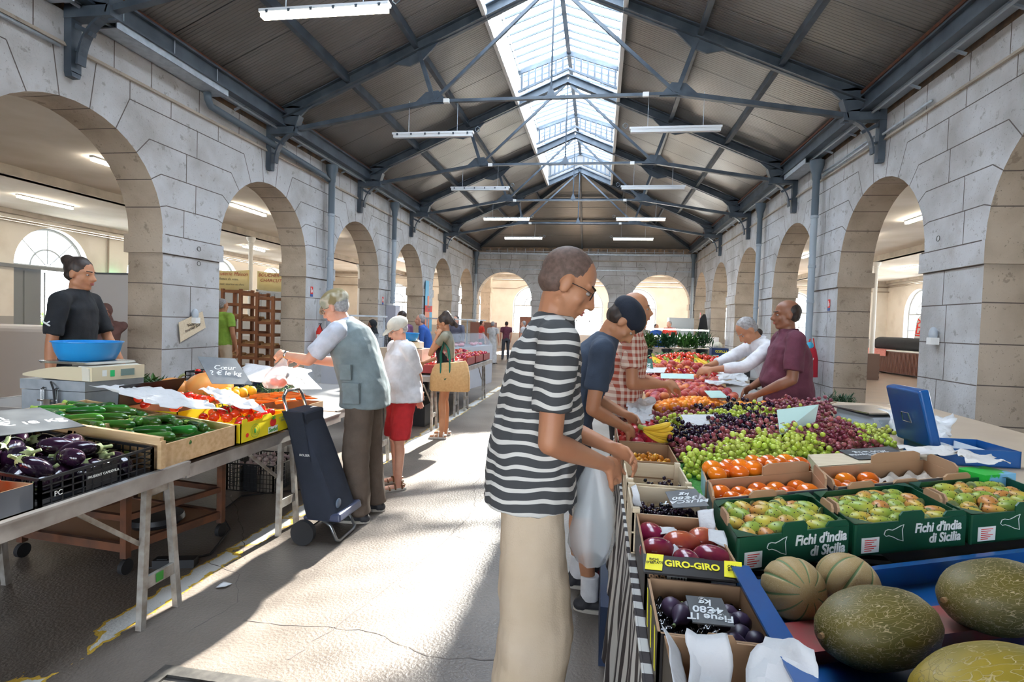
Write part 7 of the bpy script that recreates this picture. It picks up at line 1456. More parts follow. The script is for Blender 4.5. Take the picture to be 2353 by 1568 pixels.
# plastic bag in his hands
k = MB(); secs = []
for i in range(9):
    t = i / 8; r_ = .012 + .10 * sin(min(1, t * 1.25) * pi / 2) ** 2 if t < .8 else .112 * (1 - (t - .8) * 2.2); secs.append([V((-2.44 - .10 * t + cos(a) * r_ * (1 + .15 * sin(a * 5 + i)), 4.02 + sin(a) * r_ * .8, 1.27 - .27 * t)) for a in [2 * pi * j / 20 for j in range(20)]])
k.rings(secs, cap=False); k.rings([secs[-1], [V((-2.54, 4.02, .995))] * 20], cap=False); o = k.build('plastic_bag', m_bagc, smooth=True); tag(o, 'thin plastic bag of tomatoes held by the man in the waistcoat', 'bag')
for i, (x, y, z) in enumerate(((-2.52, 4.0, 1.05), (-2.56, 4.06, 1.045), (-2.49, 4.06, 1.04))): ptm.put((x, y, z), (0, .3, i), 1.15, 'red tomato seen through the thin plastic bag', 'tomatoes in the plastic bag')
# --- man in white polo, red shorts
J = person('person in white polo, red shorts and cream baseball cap with hands behind the back', (-1.83, 4.96), 1.60, pi + .72, lean=.06, head=(.42, .05), hands=((-1.68, 5.12, .86), (-1.76, 5.16, .84)), skin='fair', hair='grey', top=m_polo, bottom=m_redsh, kind='shorts', sleeve=.85, res=.007, girth=1.18, belly=.06, shoes=m_leather, wide=1.08, hem=.04, toptype='polo_shirt', poles=(V((1, -.3, 0)), V((-.6, .6, 0))), feet=((.05, 0), (-.02, 0))); cap_hat(J, m_capw); collar(J, m_polo); glasses(J)
k = MB(); c = J['chs']; S = J['S']
for dz in (-.03, -.055, -.08, -.13, -.15):
    k.tube([c + J['lf'] * .183 * S * cos(t) + J['fw'] * (.145 if dz > -.1 else .165) * S * sin(t) + V((0, 0, dz)) for t in [i * pi / 14 for i in range(15)]], .0022, 4)
J['part']('chest_stripe', k, m_grc)
# --- girl with tote bag
J = person('person in black floral dress and khaki jacket with dark ponytail carrying a tote bag', (-2.03, 7.22), 1.66, pi + .12, lean=.08, head=(.45, 0), hands=((-2.13, 7.08, 1.36), (-2.35, 7.30, 1.0)), skin='tan', hair='ponytail', top=m_khaki, bottom=m_floral, kind='dress', sleeve=.35, res=.008, girth=.88, shoes=m_sandal, hem=-.10, wide=1.02, curl=1.5, toptype='jacket', poles=(V((0, -.4, -1)), None))
k = MB(); loft(k, [(J['pel'] + J['fw'] * .012, J['lf'], J['fw'], .150, .125), (J['chs'] + J['fw'] * .03, J['lf'], J['fw'], .140, .118), (J['shc'] + J['fw'] * .03 - V((0, 0, .04)), J['lf'], J['fw'], .11, .09)]); J['part']('dress_bodice', k, m_floral, vx=.009, sm=3)
tb = empty('tote_bag', (-1.92, 7.02, .84), .15, 'large orange brown jute tote bag with green handles on the girl’s shoulder', 'bag')
k = MB(); sec = []
for z, wx, wy in ((-.19, .245, .05), (-.17, .265, .062), (0, .262, .07), (.13, .235, .05), (.19, .20, .025)): sec.append([V((wx * (abs(cos(t)) ** .5) * (1 if cos(t) > 0 else -1), wy * sin(t), z + (.03 * cos(t) if z > .1 else 0))) for t in [2 * pi * i / 28 for i in range(28)]])
k.rings(sec); k.build('bag_body', m_jute, tb, smooth=40)
for yy in (-.055, .055):
    k = MB(); k.tube([(-.12, yy * .9, .02), (-.12, yy, .14), (-.13, yy * .8, .30), (-.09, yy * .5, .46), (-.03, yy * .8, .36), (.0, yy, .16), (-.0, yy * .9, .02), (-.06, yy * 1.15, -.03)], .011, 8, closed=True); k.build('bag_handle', m_teal, tb, smooth=True)
# --- vendor woman at the left, black T-shirt
J = person('person in black T-shirt with hair in a bun behind the blue basin, looking away right', (-3.93, 3.62), 1.80, .35, lean=.04, head=(.12, -.15), hands=((-3.75, 3.9, 1.05), (-3.86, 3.36, 1.02)), skin='tan', hair='bun', top=m_black, bottom=m_darkj, sleeve=.75, res=.009, girth=.98, z0=.17, toptype='black_shirt')
k = MB(); c = J['sh'][-1].lerp(J['el'][-1], .55) + V((0, -.066, 0)); k.tube([c + V((-.03, 0, .012)), c + V((0, 0, -.004)), c + V((.035, -.004, -.018))], .006, 5); k.tube([c + V((0, 0, -.004)), c + V((.03, 0, .012))], .005, 5); J['part']('sleeve_emblem', k, m_print)
k = MB(); k.bx(-4.4, -3.5, 3.40, 4.0, 0, .17); o = k.build('pallet', m_wood); tag(o, 'low wooden pallet under the woman in black', 'pallet')
# --- people further away (coarser)
def far(label, pos, H_, yaw, skin, hair, top, bottom=m_darkj, **kw):
    kw.setdefault('res', .014); kw.setdefault('face', kw['res'] < .013); return person(label, pos, H_, yaw, skin=skin, hair=hair, top=top, bottom=bottom, **kw)
far('person in brown robe and headscarf in front of the white panel at the left', (-6.65, 6.55), 1.66, -.9, 'brown', 'scarf', m_hij, m_hij, kind='robe', sleeve=1.9, hairmat=m_hij, hands=((-6.65, 6.25, 1.12), (-6.8, 6.25, 1.15)), res=.012, girth=1.1)
far('person in lime green T-shirt behind the bread rack, seen from behind', (-6.98, 9.35), 1.86, 1.3, 'tan', 'bald_grey', m_lime, m_linen, res=.013, girth=1.1)
far('person in dark purple shirt behind the cream cap', (-3.75, 10.1), 1.74, 2.6, 'tan', 'short', m_purp)
far('person with dark headscarf at the crates by the third pier', (-4.55, 10.6), 1.55, 3.9, 'brown', 'scarf', m_black, m_black, kind='robe', hairmat=m_black)
far('person in blue jacket bent behind the far scale', (-3.55, 11.0), 1.72, 3.4, 'fair', 'grey', m_blues, lean=.35, sleeve=1.8)
far('person in pink top and dark grey jacket behind the meat counter', (-3.95, 14.9), 1.72, -1.8, 'fair', 'long', m_grc, sleeve=1.8)
far('person in patterned dress beyond the meat counter', (-3.95, 20.3), 1.6, 1.2, 'fair', 'grey', m_greyt, m_greyt, kind='robe'); far('person in dark red top by the far left arch', (-4.75, 22.0), 1.62, .5, 'fair', 'short', m_redt)
far('person in red brown top in the far left arch', (-3.9, 23.0), 1.62, 2.0, 'fair', 'short', m_maroon); far('person in pale top in the middle of the hall end', (-2.9, 21.0), 1.66, 3.0, 'fair', 'grey', m_greyt)
far('person in bright red T-shirt at the far counter on the right', (2.55, 20.9), 1.84, 3.9, 'fair', 'bald_grey', m_redt, lean=.2, girth=1.1); far('person in grey T-shirt with black hair seen from behind at the far end', (2.3, 18.2), 1.45, 1.5, 'tan', 'short', m_greyt, lean=.15, girth=1.15)
far('person in blue shirt and dark glasses at the far counter', (2.15, 21.9), 1.70, -1.0, 'tan', 'short', m_blues); far('person in olive top left of the far counter', (1.75, 22.6), 1.70, -1.6, 'fair', 'grey', m_khaki)
far('person in bright blue T-shirt behind the man in maroon', (3.2, 12.0), 1.62, 3.0, 'tan', 'short', m_blues)
# ------------------------------------------------------------------ shopping trolley
st = empty('shopping_trolley', (-1.93, 3.70, 0), 0, 'dark navy two wheeled shopping trolley standing against the left table', 'shopping trolley'); T = M.Translation((1.93, -3.70, 0))
m_nav = fab('trolley_navy', (.022, .028, .045), (.015, .02, .032), 4)
k = MB(); k.T = T; secs = []
for i in range(10):
    t = i / 9; z = .17 + .70 * t; xc = -1.86 - .235 * t; hx = .135 * (1 - .45 * t); hy = .175 * (1 - .10 * t); w_ = .012 * sin(t * pi)
    secs.append([V((xc + hx * (abs(cos(a)) ** .45) * (1 if cos(a) > 0 else -1) * (1 + w_ * 6 * sin(a * 7 + t * 3)), 3.70 + hy * (abs(sin(a)) ** .45) * (1 if sin(a) > 0 else -1), z)) for a in [2 * pi * j / 40 for j in range(40)]])
k.rings(secs); k.build('bag_body', m_nav, st, smooth=50)
k = MB(); k.T = T; k.hexa([V(p) for p in ((-1.985, 3.60, .56), (-1.985, 3.78, .56), (-2.02, 3.78, .60), (-2.02, 3.60, .60), (-2.01, 3.56, .905), (-2.01, 3.84, .905), (-2.17, 3.84, .915), (-2.17, 3.56, .915))]); q_ = k.build('bag_flap', m_nav, st); b_ = q_.modifiers.new('bevel', 'BEVEL'); b_.width = .015; b_.segments = 2
k = MB(); k.T = T; k.hexa([V(p) for p in ((-2.012, 3.525, .58), (-1.94, 3.525, .57), (-1.945, 3.535, .57), (-2.012, 3.535, .58), (-2.17, 3.535, .91), (-2.02, 3.535, .91), (-2.02, 3.545, .91), (-2.17, 3.545, .91))]); k.build('side_panel', m_nav, st)
text('ROLSER', 'lettering', m_print, .022, st, T @ frame((-1.985, 3.523, .615), (1, 0, 0), (0, -1, 0)))
k = MB(); k.T = T; k.hexa([V(p) for p in ((-2.0, 3.54, .155), (-1.71, 3.52, .165), (-1.71, 3.88, .165), (-2.0, 3.87, .155), (-2.0, 3.54, .185), (-1.72, 3.53, .225), (-1.72, 3.87, .225), (-2.0, 3.87, .185))]); q_ = k.build('base_tray', mat('navy_plastic', (.05, .06, .11), .4), st); b_ = q_.modifiers.new('bevel', 'BEVEL'); b_.width = .02; b_.segments = 3
k = MB(); k.T = T; k.tube([(-1.97, 3.58, .15), (-2.16, 3.575, .93), (-2.185, 3.58, 1.0), (-2.19, 3.62, 1.04), (-2.19, 3.78, 1.04), (-2.185, 3.82, 1.0), (-2.16, 3.825, .93), (-1.97, 3.82, .15)], .013, 8); k.build('handle', m_chrome, st, smooth=True)
k = MB(); k.T = T; k.tube([(-1.88, 3.57, .17), (-1.80, 3.565, .12), (-1.755, 3.56, .03), (-1.75, 3.59, .013), (-1.75, 3.82, .013), (-1.755, 3.85, .03), (-1.80, 3.845, .12), (-1.88, 3.84, .17)], .012, 8); k.build('foot_frame', mat('dark_chrome', (.25, .26, .27), .3, .8), st, smooth=True)
for y in (3.50, 3.90):
    k = MB(); k.T = T @ M.Translation((-1.97, y, .085)) @ M.Rotation(pi / 2, 4, 'X'); k.lathe([(.0, -.018), (.03, -.022), (.05, -.018), (.085, -.02), (.085, .02), (.05, .018), (0, .018)], 28); k.build('wheel', m_rubber, st, smooth=40)
k = MB(); k.T = T; k.tube([(-1.97, 3.50, .085), (-1.97, 3.90, .085)], .008, 6); k.build('axle', m_chrome, st)
k = MB(); k.T = T @ M.Translation((-1.765, 3.60, .275)); k.ell((0, 0, 0), (.012, .035, .035), n=16, m=10); k.build('emblem', mat('grey_blue', (.12, .16, .22), .4), st, smooth=True)
# plastic bag in the hands of the man in stripes
k = MB(); secs = []
for i in range(12):
    t = i / 11; r_ = .02 + .085 * sin(min(1, t * 1.5) * pi / 2); r_ *= 1 if t < .8 else 1 - (t - .8) * 2
    secs.append([V((-.0 + cos(a) * r_ * .8 * (1 + .14 * sin(a * 4 + i * .7)), 2.02 + sin(a) * r_ * 1.1 * (1 + .1 * sin(a * 6)), 1.10 - .38 * t)) for a in [2 * pi * j / 24 for j in range(24)]])
k.rings(secs, cap=False); o = k.build('plastic_bag', m_bagc, smooth=True); tag(o, 'translucent white plastic bag hanging from the hands of the striped shirt', 'bag')
# ------------------------------------------------------------------ things on the piers and walls
def plate(nm, P4, m, label, cat, th=.006):
    a, b, c, d = [V(p) for p in P4]; nn = (b - a).cross(d - a).normalized() * th; o3 = (a + b + c + d) / 4; k = MB(); k.hexa([p - o3 for p in (a, b, c, d)] + [p - o3 + nn for p in (a, b, c, d)]); o = k.build(nm, m, loc=o3); tag(o, label, cat); return o
def wallsign(side, y, z, label, w_=.10, h_=.16):
    x = WL + .004 if side == 'L' else WR - .004; s = 1 if side == 'L' else -1
    o = empty('fire_sign', (x, y, z), 0 if side == 'L' else pi, label, 'sign', 'fire extinguisher signs'); k = MB(); k.bx(0, .004, -w_ / 2, w_ / 2, 0, h_); k.build('red_plate', m_red, o); k = MB(); k.bx(.004, .006, -w_ * .32, -w_ * .10, h_ * .15, h_ * .85); k.bx(.004, .006, w_ * .05, w_ * .3, h_ * .2, h_ * .6); k.bx(.004, .006, -w_ * .40, -w_ * .36, h_ * .15, h_ * .85); k.build('pictogram', m_print, o); k = MB(); k.bx(0, .004, -w_ / 2, w_ / 2, -.06, -.005); k.build('blue_plate', mat('sign_blue', (.02, .08, .35), .5), o)
wallsign('L', 11.36, 2.07, 'small red fire extinguisher sign on the left pier above the extinguisher'); wallsign('R', 11.47, 2.06, 'small red fire sign on the right pier beside the drainpipe'); wallsign('R', 25.3, 2.02, 'small red fire sign far down the right wall', .2, .26)
wallsign('L', 15.4, 2.05, 'small red sign on the third left pier')
fe = empty('fire_extinguisher', (WL + .14, 11.50, .86), 0, 'red fire extinguisher hanging on the second left pier', 'fire extinguisher'); k = MB(); k.lathe([(.0, 0), (.075, 0), (.08, .03), (.08, .38), (.05, .46), (.025, .49), (.025, .52)], 18); k.build('cylinder', m_red, fe, smooth=40); k = MB(); k.tube([(0, 0, .52), (.05, -.03, .56), (-.04, .02, .55)], .012, 6); k.tube([(.03, -.03, .52), (.09, -.05, .40), (.09, -.04, .15)], .010, 6); k.build('hose', m_rubber, fe, smooth=True); k = MB(); k.bx(-.03, .05, -.084, -.079, .18, .32); k.build('label', m_print, fe)
cb = plate('cardboard_sign', [(WL + .02, 7.48, 1.12), (WL + .02, 8.02, 1.34), (WL + .02, 7.94, 1.60), (WL + .02, 7.44, 1.42)], m_woodp, 'tilted piece of cardboard with handwriting taped to the first left pier', 'cardboard'); cb.location.x += .01; text('Ne pas\ntoucher SVP', 'lettering', m_cardd, .07, cb, frame((.012, 0, 0), (0, .93, .32), (1, 0, 0)), lh=.9)
def soap(x, y, z, s, label):
    o = empty('soap_dispenser', (x, y, z), 0 if s > 0 else pi, label, 'dispenser', 'wall dispensers'); k = MB(); k.ell((.05, 0, .05), (.05, .055, .09), n=14, m=9); k.build('reservoir', mat('smoky_plastic', (.45, .50, .56), .3), o, smooth=True); k = MB(); k.bx(.0, .10, -.05, .05, -.09, .0); k.build('base', m_white, o)
soap(WL + .01, 7.75, 1.50, 1, 'white soap dispenser on the first left pier above the cardboard'); soap(WR - .01, 7.95, 1.56, -1, 'white soap dispenser on the right pier behind the blue cash box')
k = MB(); k.bx(0, .28, -.2, .2, 0, .62); k.bx(.28, .29, -.19, .19, .01, .61); o = k.build('electric_cabinet', mat('grey_cabinet', (.45, .45, .52), .5), loc=(WL + .01, 15.85, 1.36)); tag(o, 'pale grey electric cabinet on the left pier below the drainpipe', 'cabinet')
ps = empty('poster', (WL + .06, 19.60, 1.25), 0, 'tall blue and orange poster on the fourth left pier', 'poster'); mpb = mat('poster_blue', (.10, .45, .70), .5); mpo = mat('poster_orange', (.80, .22, .10), .5)
for nm, y0, y1, z0, z1, mm_ in (('blue_panel', -.42, -.05, .85, 1.75, mpb), ('grey_panel', -.05, .42, .85, 1.75, mat('poster_grey', (.35, .42, .50), .6, col2=(.55, .6, .65), nscale=9)), ('red_band', -.42, .42, .62, .85, m_red), ('orange_panel', -.42, .10, -.3, .62, mpo), ('blue_panel', .10, .42, -.1, .62, mpb), ('orange_panel', -.18, .02, .85, 1.2, mpo)):
    k = MB(); k.bx(0, .008 + (.004 if nm == 'orange_panel' and z0 > .8 else 0), y0, y1, z0, z1); k.build(nm, mm_, ps)
for s_, z_ in (('FORUM', .80), ('2018', .69)): text(s_, 'lettering', m_cardd, .11, ps, frame((.012, 0, z_), (0, 1, 0), (1, 0, 0)), bold=.002)
rb_ = empty('red_bag', (4.10, 11.62, .70), 0, 'red insulated shopping bag hanging on the right drainpipe', 'bag'); k = MB(); loft(k, [(V((0, 0, 0)), V((1, 0, 0)), V((0, 1, 0)), .15, .09), (V((0, 0, .35)), V((1, 0, 0)), V((0, 1, 0)), .14, .09), (V((0, 0, .55)), V((1, 0, 0)), V((0, 1, 0)), .10, .06), (V((.0, 0, .62)), V((1, 0, 0)), V((0, 1, 0)), .04, .03)]); q_ = k.build('bag_body', mat('red_fabric', (.45, .012, .03), .5), rb_, smooth=50)
k = MB(); k.ell((-.02, 0, .60), (.075, .06, .09), n=12, m=8); k.build('bag_lining', mat('cyan_lining', (.05, .42, .65), .5), rb_, smooth=True); k = MB(); k.tube([(-.08, 0, .5), (-.02, 0, .74), (.04, 0, .76), (.09, 0, .5)], .012, 6); k.build('bag_strap', m_red, rb_, smooth=True)
k = MB()
for i in range(3): k.tube([(-.06 + i * .03, -.095, .24), (-.05 + i * .03, -.095, .32), (-.03 + i * .03, -.092, .38)], .007, 5)
k.build('printed_logo', m_print, rb_)
k = MB(); loft(k, [(V((0, 0, 0)), V((1, 0, 0)), V((0, 1, 0)), .16, .12), (V((0, 0, .5)), V((1, 0, 0)), V((0, 1, 0)), .20, .13), (V((0, 0, 1.0)), V((1, 0, 0)), V((0, 1, 0)), .12, .08), (V((.03, 0, 1.15)), V((1, 0, 0)), V((0, 1, 0)), .04, .04)]); o = k.build('coat', m_black, smooth=50, loc=(4.05, 22.9, 1.0)); mods(o, disp=.05, dsize=.15); tag(o, 'black coat hanging on the right wall far down the hall', 'coat')
for y, z, sd in ((7.84, 2.58, 'L'), (7.84, 2.35, 'L'), (8.0, 2.85, 'R')):
    x = WL + .04 if sd == 'L' else WR - .04; k = MB(); k.tube([(0, .035 * cos(t), .035 * sin(t)) for t in [i * pi / 8 for i in range(16)]], .005, 5, closed=True); o = k.build('iron_ring', m_iron, smooth=True, loc=(x, y, z)); tag(o, 'small iron ring fixed to the first %s pier%s' % ('left' if sd == 'L' else 'right', ', upper one' if z == 2.58 else ''), 'ring', 'iron rings')
# ------------------------------------------------------------------ left aisle behind the arches
wp = empty('cold_room_panel', (-8.1, 8.3, 0), -.05, 'tall white insulated panel in the left aisle behind the person in the brown robe', 'panel'); k = MB(); k.bx(-.62, .75, -.06, .06, 0, 2.20); k.build('panel', mat('white_laminate', (.68, .70, .76), .35), wp); k = MB(); k.bx(-.63, -.60, -.08, -.05, 0, 2.2); k.bx(-.6, .75, -.07, -.055, 2.18, 2.21); k.build('edge_strip', m_steel, wp)
gw = MB(); gw.bx(-.9, .9, -.35, .35, 0, 1.32); o = gw.build('white_chest', mat('off_white_panel', (.82, .75, .70), .5), loc=(-7.9, 6.75, 0)); o.rotation_euler = (0, 0, .2); o.modifiers.new('bevel', 'BEVEL').width = .08; o.modifiers[-1].segments = 3; tag(o, 'cream coloured upright chest at the far left edge of the photo', 'chest')
ex = empty('exit_sign', (-16.95, 17.2, 2.62), 0, 'green lit exit sign on the far left aisle wall', 'sign'); k = MB(); k.bx(0, .06, -.22, .22, 0, .22); k.build('lit_panel', mat('exit_green', (.1, .8, .4), .5, emis=(.15, .9, .5), estr=3), ex); k = MB(); k.bx(.06, .07, .02, .16, .05, .17); k.bx(.06, .07, -.16, -.05, .06, .16); k.build('pictogram', m_print, ex)
# greenery outside the open door
leafy('garden_shrub', (-21.5, 18.0, -.1), 1.2, 2.2, 700, mat('shrub_leaf', (.10, .28, .05), .6, col2=(.3, .45, .15), nscale=3), 'green shrub seen outside through the open aisle door', 'shrub', 60, wd=.09, L=.5, up=.4)  # leaf colour mottled at random between two greens
k = MB()
def rack(x, y, rz, label, w_, h_, n_):
    o = empty('bread_rack', (x, y, 0), rz, label, 'rack', 'wooden bread racks'); k = MB()
    for sx in (-w_ / 2, w_ / 2):
        for sy in (-.22, .22): k.bx(sx - .03, sx + .03, sy - .03, sy + .03, 0, h_)
    k.build('post', mat('rack_wood', (.30, .12, .05), .6, col2=(.24, .09, .04), nscale=8), o)
    zs = [.35 + (h_ - .4) * i / (n_ - 1) for i in range(n_)]
    for z in zs:
        k = MB(); k.bx(-w_ / 2, w_ / 2, -.24, -.20, z - .03, z + .03); k.bx(-w_ / 2, w_ / 2, .20, .24, z - .03, z + .03); k.bx(-w_ / 2, -w_ / 2 + .04, -.22, .22, z - .03, z + .02); k.bx(w_ / 2 - .04, w_ / 2, -.22, .22, z - .03, z + .02)
        if z < zs[-1] - .01: k.bx(-w_ / 2, w_ / 2, -.2, .2, z - .035, z - .02)
        k.build('shelf', MATS['rack_wood'], o)
    return o, zs
racks = [rack(-7.98, 11.2, .05, 'brown wooden bread rack in the left aisle, left section', .42, 2.12, 7), rack(-7.565, 11.2, .05, 'brown wooden bread rack in the left aisle, middle section', .38, 2.06, 7), rack(-7.18, 11.2, .05, 'brown wooden bread rack in the left aisle, right section', .36, 1.98, 7)]
k = MB(); k.cap((-.16, 0, 0), (.16, 0, 0), .034, .030, 8); bg = k.build('baguette', mat('bread_crust', (.50, .26, .10), .7, col2=(.62, .38, .18), nscale=14), smooth=True); tag(bg, 'baguette', 'bread'); pbg = Pool(bg)
rb = random.Random(8)
for ri, (o, zs) in enumerate(racks):
    for zi in (0, 1, 2, 4):
        for j in range(4): pbg.put((o.location.x + rb.uniform(-.03, .03), o.location.y - .15 + j * .09, zs[zi] + .02 + .03 * (j % 2)), (0, 0, rb.uniform(-.08, .08)), .95 if ri < 2 else .8, 'long brown loaf on the %s bread rack, %s shelf' % (['left', 'middle', 'right'][ri], ['lowest', 'second', 'third', 'fourth', 'fifth'][zi]), 'loaves on the bread racks')
def banner(x0, y0, x1, y1, z0, z1, label, lines):
    o = empty('banner', ((x0 + x1) / 2, (y0 + y1) / 2, z0), atan2(y1 - y0, x1 - x0), label, 'banner'); L_ = hypot(x1 - x0, y1 - y0); k = MB(); N_ = 16
    R_ = [[k.vert((-L_ / 2 + L_ * i / N_, .02 * sin(i * .9), (z1 - z0) * j - .05 * sin(pi * i / N_) * (1))) for i in range(N_ + 1)] for j in (0, 1)]
    for i in range(N_): k.face((R_[0][i], R_[0][i + 1], R_[1][i + 1], R_[1][i]))
    q_ = k.build('banner_cloth', mat('banner_yellow', (.80, .68, .32), .7, col2=(.85, .78, .45), nscale=2), o, smooth=True); q_.modifiers.new('thickness', 'SOLIDIFY').thickness = .006
    for s_, sz, x, z, mm_ in lines: text(s_, 'lettering', mm_, sz, o, frame((x, -.03, z), (1, 0, 0), (0, -1, 0)), shear=.25)
    return o
mdr = mat('dark_red_print', (.38, .04, .03), .6)
banner(-12.0, 15.38, -10.73, 15.57, 2.32, 2.94, 'yellow butcher banner with red lettering hanging in the left aisle, left one', [('Charcuterie Maison', .155, -.0, .48, mdr), ('rillettes de veau,', .10, .0, .32, m_cardd), ('boudin noir, saucisse au chou', .085, .0, .16, m_cardd)])
banner(-10.47, 15.6, -9.2, 15.8, 2.35, 2.92, 'yellow butcher banner beginning BOUCHER hanging in the left aisle, right one', [('BOUCHER', .14, -.28, .44, mdr), ('CHARCUTIER', .14, -.12, .28, mdr), ('Bouv', .2, .40, .13, mdr)])
# butcher counter in the left aisle
k = MB(); k.bx(-1.6, 1.6, -.4, .4, 0, .95); k.bx(-1.6, 1.6, -.1, .4, .95, 1.35); o = k.build('display_counter', mat('counter_white', (.66, .66, .66), .4), loc=(-9.6, 14.8, 0)); tag(o, 'white refrigerated counter behind the bread racks', 'counter')
# ------------------------------------------------------------------ far left stalls
def fridge(x, y, rz, L_, label, mm_):
    o = empty('refrigerated_counter', (x, y, 0), rz, label, 'counter', 'refrigerated counters'); k = MB(); k.bx(-L_ / 2, L_ / 2, -.45, .45, 0, .98); k.build('body', mat('fridge_grey', (.50, .52, .58), .4), o)
    k = MB(); k.hexa([V(p) for p in ((-L_ / 2, -.45, .98), (L_ / 2, -.45, .98), (L_ / 2, .35, .98), (-L_ / 2, .35, .98), (-L_ / 2, -.2, 1.28), (L_ / 2, -.2, 1.28), (L_ / 2, .35, 1.28), (-L_ / 2, .35, 1.28))]); k.build('glass_case', mat('case_glass', (.7, .75, .8), .1, alpha=.25), o)
    k = MB(); r_ = random.Random(3)
    k2 = 0
    for i in range(int(L_ * 9)): k.ell((-L_ / 2 + .1 + (L_ - .2) * r_.random(), r_.uniform(-.3, .25), 1.02), (r_.uniform(.05, .09), r_.uniform(.05, .08), .035), n=8, m=6)
    q_ = k.build('meat', mm_, o, smooth=True); tag(q_, kind='stuff')
    k = MB(); k.bx(-L_ / 2, L_ / 2, -.25, .3, 1.60, 1.63); k.build('canopy', m_zinc, o)
    for sx in (-L_ / 2 + .05, L_ / 2 - .05): k = MB(); k.tube([(sx, .25, .98), (sx, .25, 1.6)], .02, 6); k.build('canopy_post', m_zinc, o)
    return o
m_meat = mat('meat', (.55, .16, .20), .4, col2=(.75, .42, .45), nscale=9)
fridge(-3.35, 12.9, 1.45, 2.6, 'glass fronted refrigerated counter of pink meat beyond the girl with the tote bag', m_meat); fridge(-4.6, 10.0, .1, 1.0, 'white refrigerated counter with slanted glass left of the girl', m_meat)
psm = Pool(solid('red_apple', mat('apple_red', (.42, .02, .04), .25, col2=(.6, .25, .08), nscale=9, nlo=.5, nhi=.85, rnd_amt=.3), (.036, .036, .033), 'apple', 'apple', fn=cleft, n=12, m_=8))
for i, (y0, y1) in enumerate(((7.7, 8.35), (8.4, 9.1), (9.4, 10.0), (10.1, 10.7), (10.8, 11.4))):
    open_box('fruit_crate', R4(-2.62, -2.27, y0, y1), .93, .13, .008, mat('red_card', (.35, .05, .05), .5), m_card, 'red printed fruit crate on the far left stall, %s from the front' % ORD[i], 'crate', 'fruit crates of the far left stall')
    heap(psm, R4(-2.60, -2.30, y0 + .03, y1 - .03), .91, 5, 4, 'red apple', 'in the %s far left crate' % ORD[i], 'red fruit on the far left stall', seed=i, dz=.03, sc=(1.0, 1.25), share=True)
    open_box('fruit_crate', R4(-3.1, -2.66, y0, y1), .96, .13, .008, m_woodp, m_card, 'pale fruit crate in the second row of the far left stall, %s from the front' % ORD[i], 'crate', 'fruit crates of the far left stall')
    heap(psm, R4(-3.06, -2.70, y0 + .03, y1 - .03), .94, 5, 5, 'red apple', 'in the %s rear far left crate' % ORD[i], 'red fruit on the far left stall', seed=i + 9, dz=.03, sc=(1.0, 1.25), share=True)
lattice('plastic_crate', [(-3.75, 9.3), (-3.35, 9.3), (-3.35, 9.7), (-3.75, 9.7)], 1.28, .3, 'black crate with green apples stacked left of the cream cap'); k = MB(); k.bx(-3.8, -3.3, 9.25, 9.75, 0, .98); o = k.build('crate_stack', m_blk); tag(o, 'stack of black crates under the green apples', 'crates')
pgr = Pool(solid('green_apple', mat('apple_green', (.35, .50, .06), .3), (.036, .036, .033), 'apple', 'apple', fn=cleft, n=12, m_=8)); heap(pgr, R4(-3.72, -3.38, 9.34, 9.66), 1.27, 3, 4, 'green apple', 'in the black crate behind the cream cap', 'green apples', seed=2, dz=.02)
pb.put((-2.42, 6.15, 1.02), (-1.2, .3, -.3), 1.1, 'yellow banana bunch between the waistcoat and the white polo', 'banana bunches')
k = MB(); k.ell((0, 0, 0), (.07, .07, .10), n=20, m=14, fn=lambda p: 1 + .04 * sin(p.z * 22) * cos(atan2(p.y, p.x) * 8)); pn_ = k.build('pineapple', mat('pineapple_skin', (.28, .17, .04), .6, col2=(.45, .32, .06), nscale=40), smooth=True, loc=(-2.62, 6.12, 1.0)); tag(pn_, 'pineapple standing behind the man in the waistcoat', 'pineapple')
k = MB()
for i in range(14): a = i * 2.4; d = V((cos(a) * .035, sin(a) * .035, .10 + .006 * i)); k.face([k.vert(v) for v in (V((.008, 0, .09)), V((-.008, 0, .09)), d * 1.1 + V((0, 0, .09)))])
k.build('crown', m_leafd, pn_)
open_box('wooden_crate', R4(-2.85, -2.30, 5.9, 6.28), .90, .13, .01, m_woodp, m_woodp, 'wooden crate under the pineapple and bananas', 'crate')
k = MB(); k.bx(-.25, .25, -.2, .2, 0, .32); o = k.build('storage_box', m_blk, loc=(-2.75, 8.0, 0)); tag(o, 'black box on the floor under the far left table', 'box')
# ------------------------------------------------------------------ far end of the hall
k = MB(); k.bx(-1.4, 1.4, -.4, .4, 0, 1.0); k.bx(-1.4, 1.4, .0, .4, 1.0, 1.3); o = k.build('display_counter', MATS['counter_white'], loc=(2.6, 19.6, 0)); tag(o, 'white display counter in front of the right back arch', 'counter')
tl = empty('counter_light', (2.6, 19.3, 1.50), 0, 'long lit tube over the far counter in front of the right back arch', 'light'); k = MB(); k.bx(-1.0, 1.0, -.02, .02, 0, .04); k.build('tube', m_tubew, tl)
for sx in (-.95, .95): k = MB(); k.tube([(sx, 0, 0), (sx, .25, -.22)], .012, 6); k.build('bracket', m_zinc, tl)
small_box('plastic_tub', (1.42, 16.8, 1.0), (.30, .3, .22), mat('yellow_tub', (.85, .55, .05), .4), 'yellow plastic tub beside the potted plants', 'tub'); small_box('plastic_tub', (1.75, 16.8, 1.0), (.30, .3, .20), mat('blue_tub', (.01, .10, .6), .4), 'bright blue plastic tub beside the yellow one', 'tub')
k = MB(); k.bx(1.1, 3.2, 16.5, 17.1, 0, 1.0); o = k.build('sales_table', m_beige); tag(o, 'covered table with the yellow and blue tubs behind the plants', 'table')
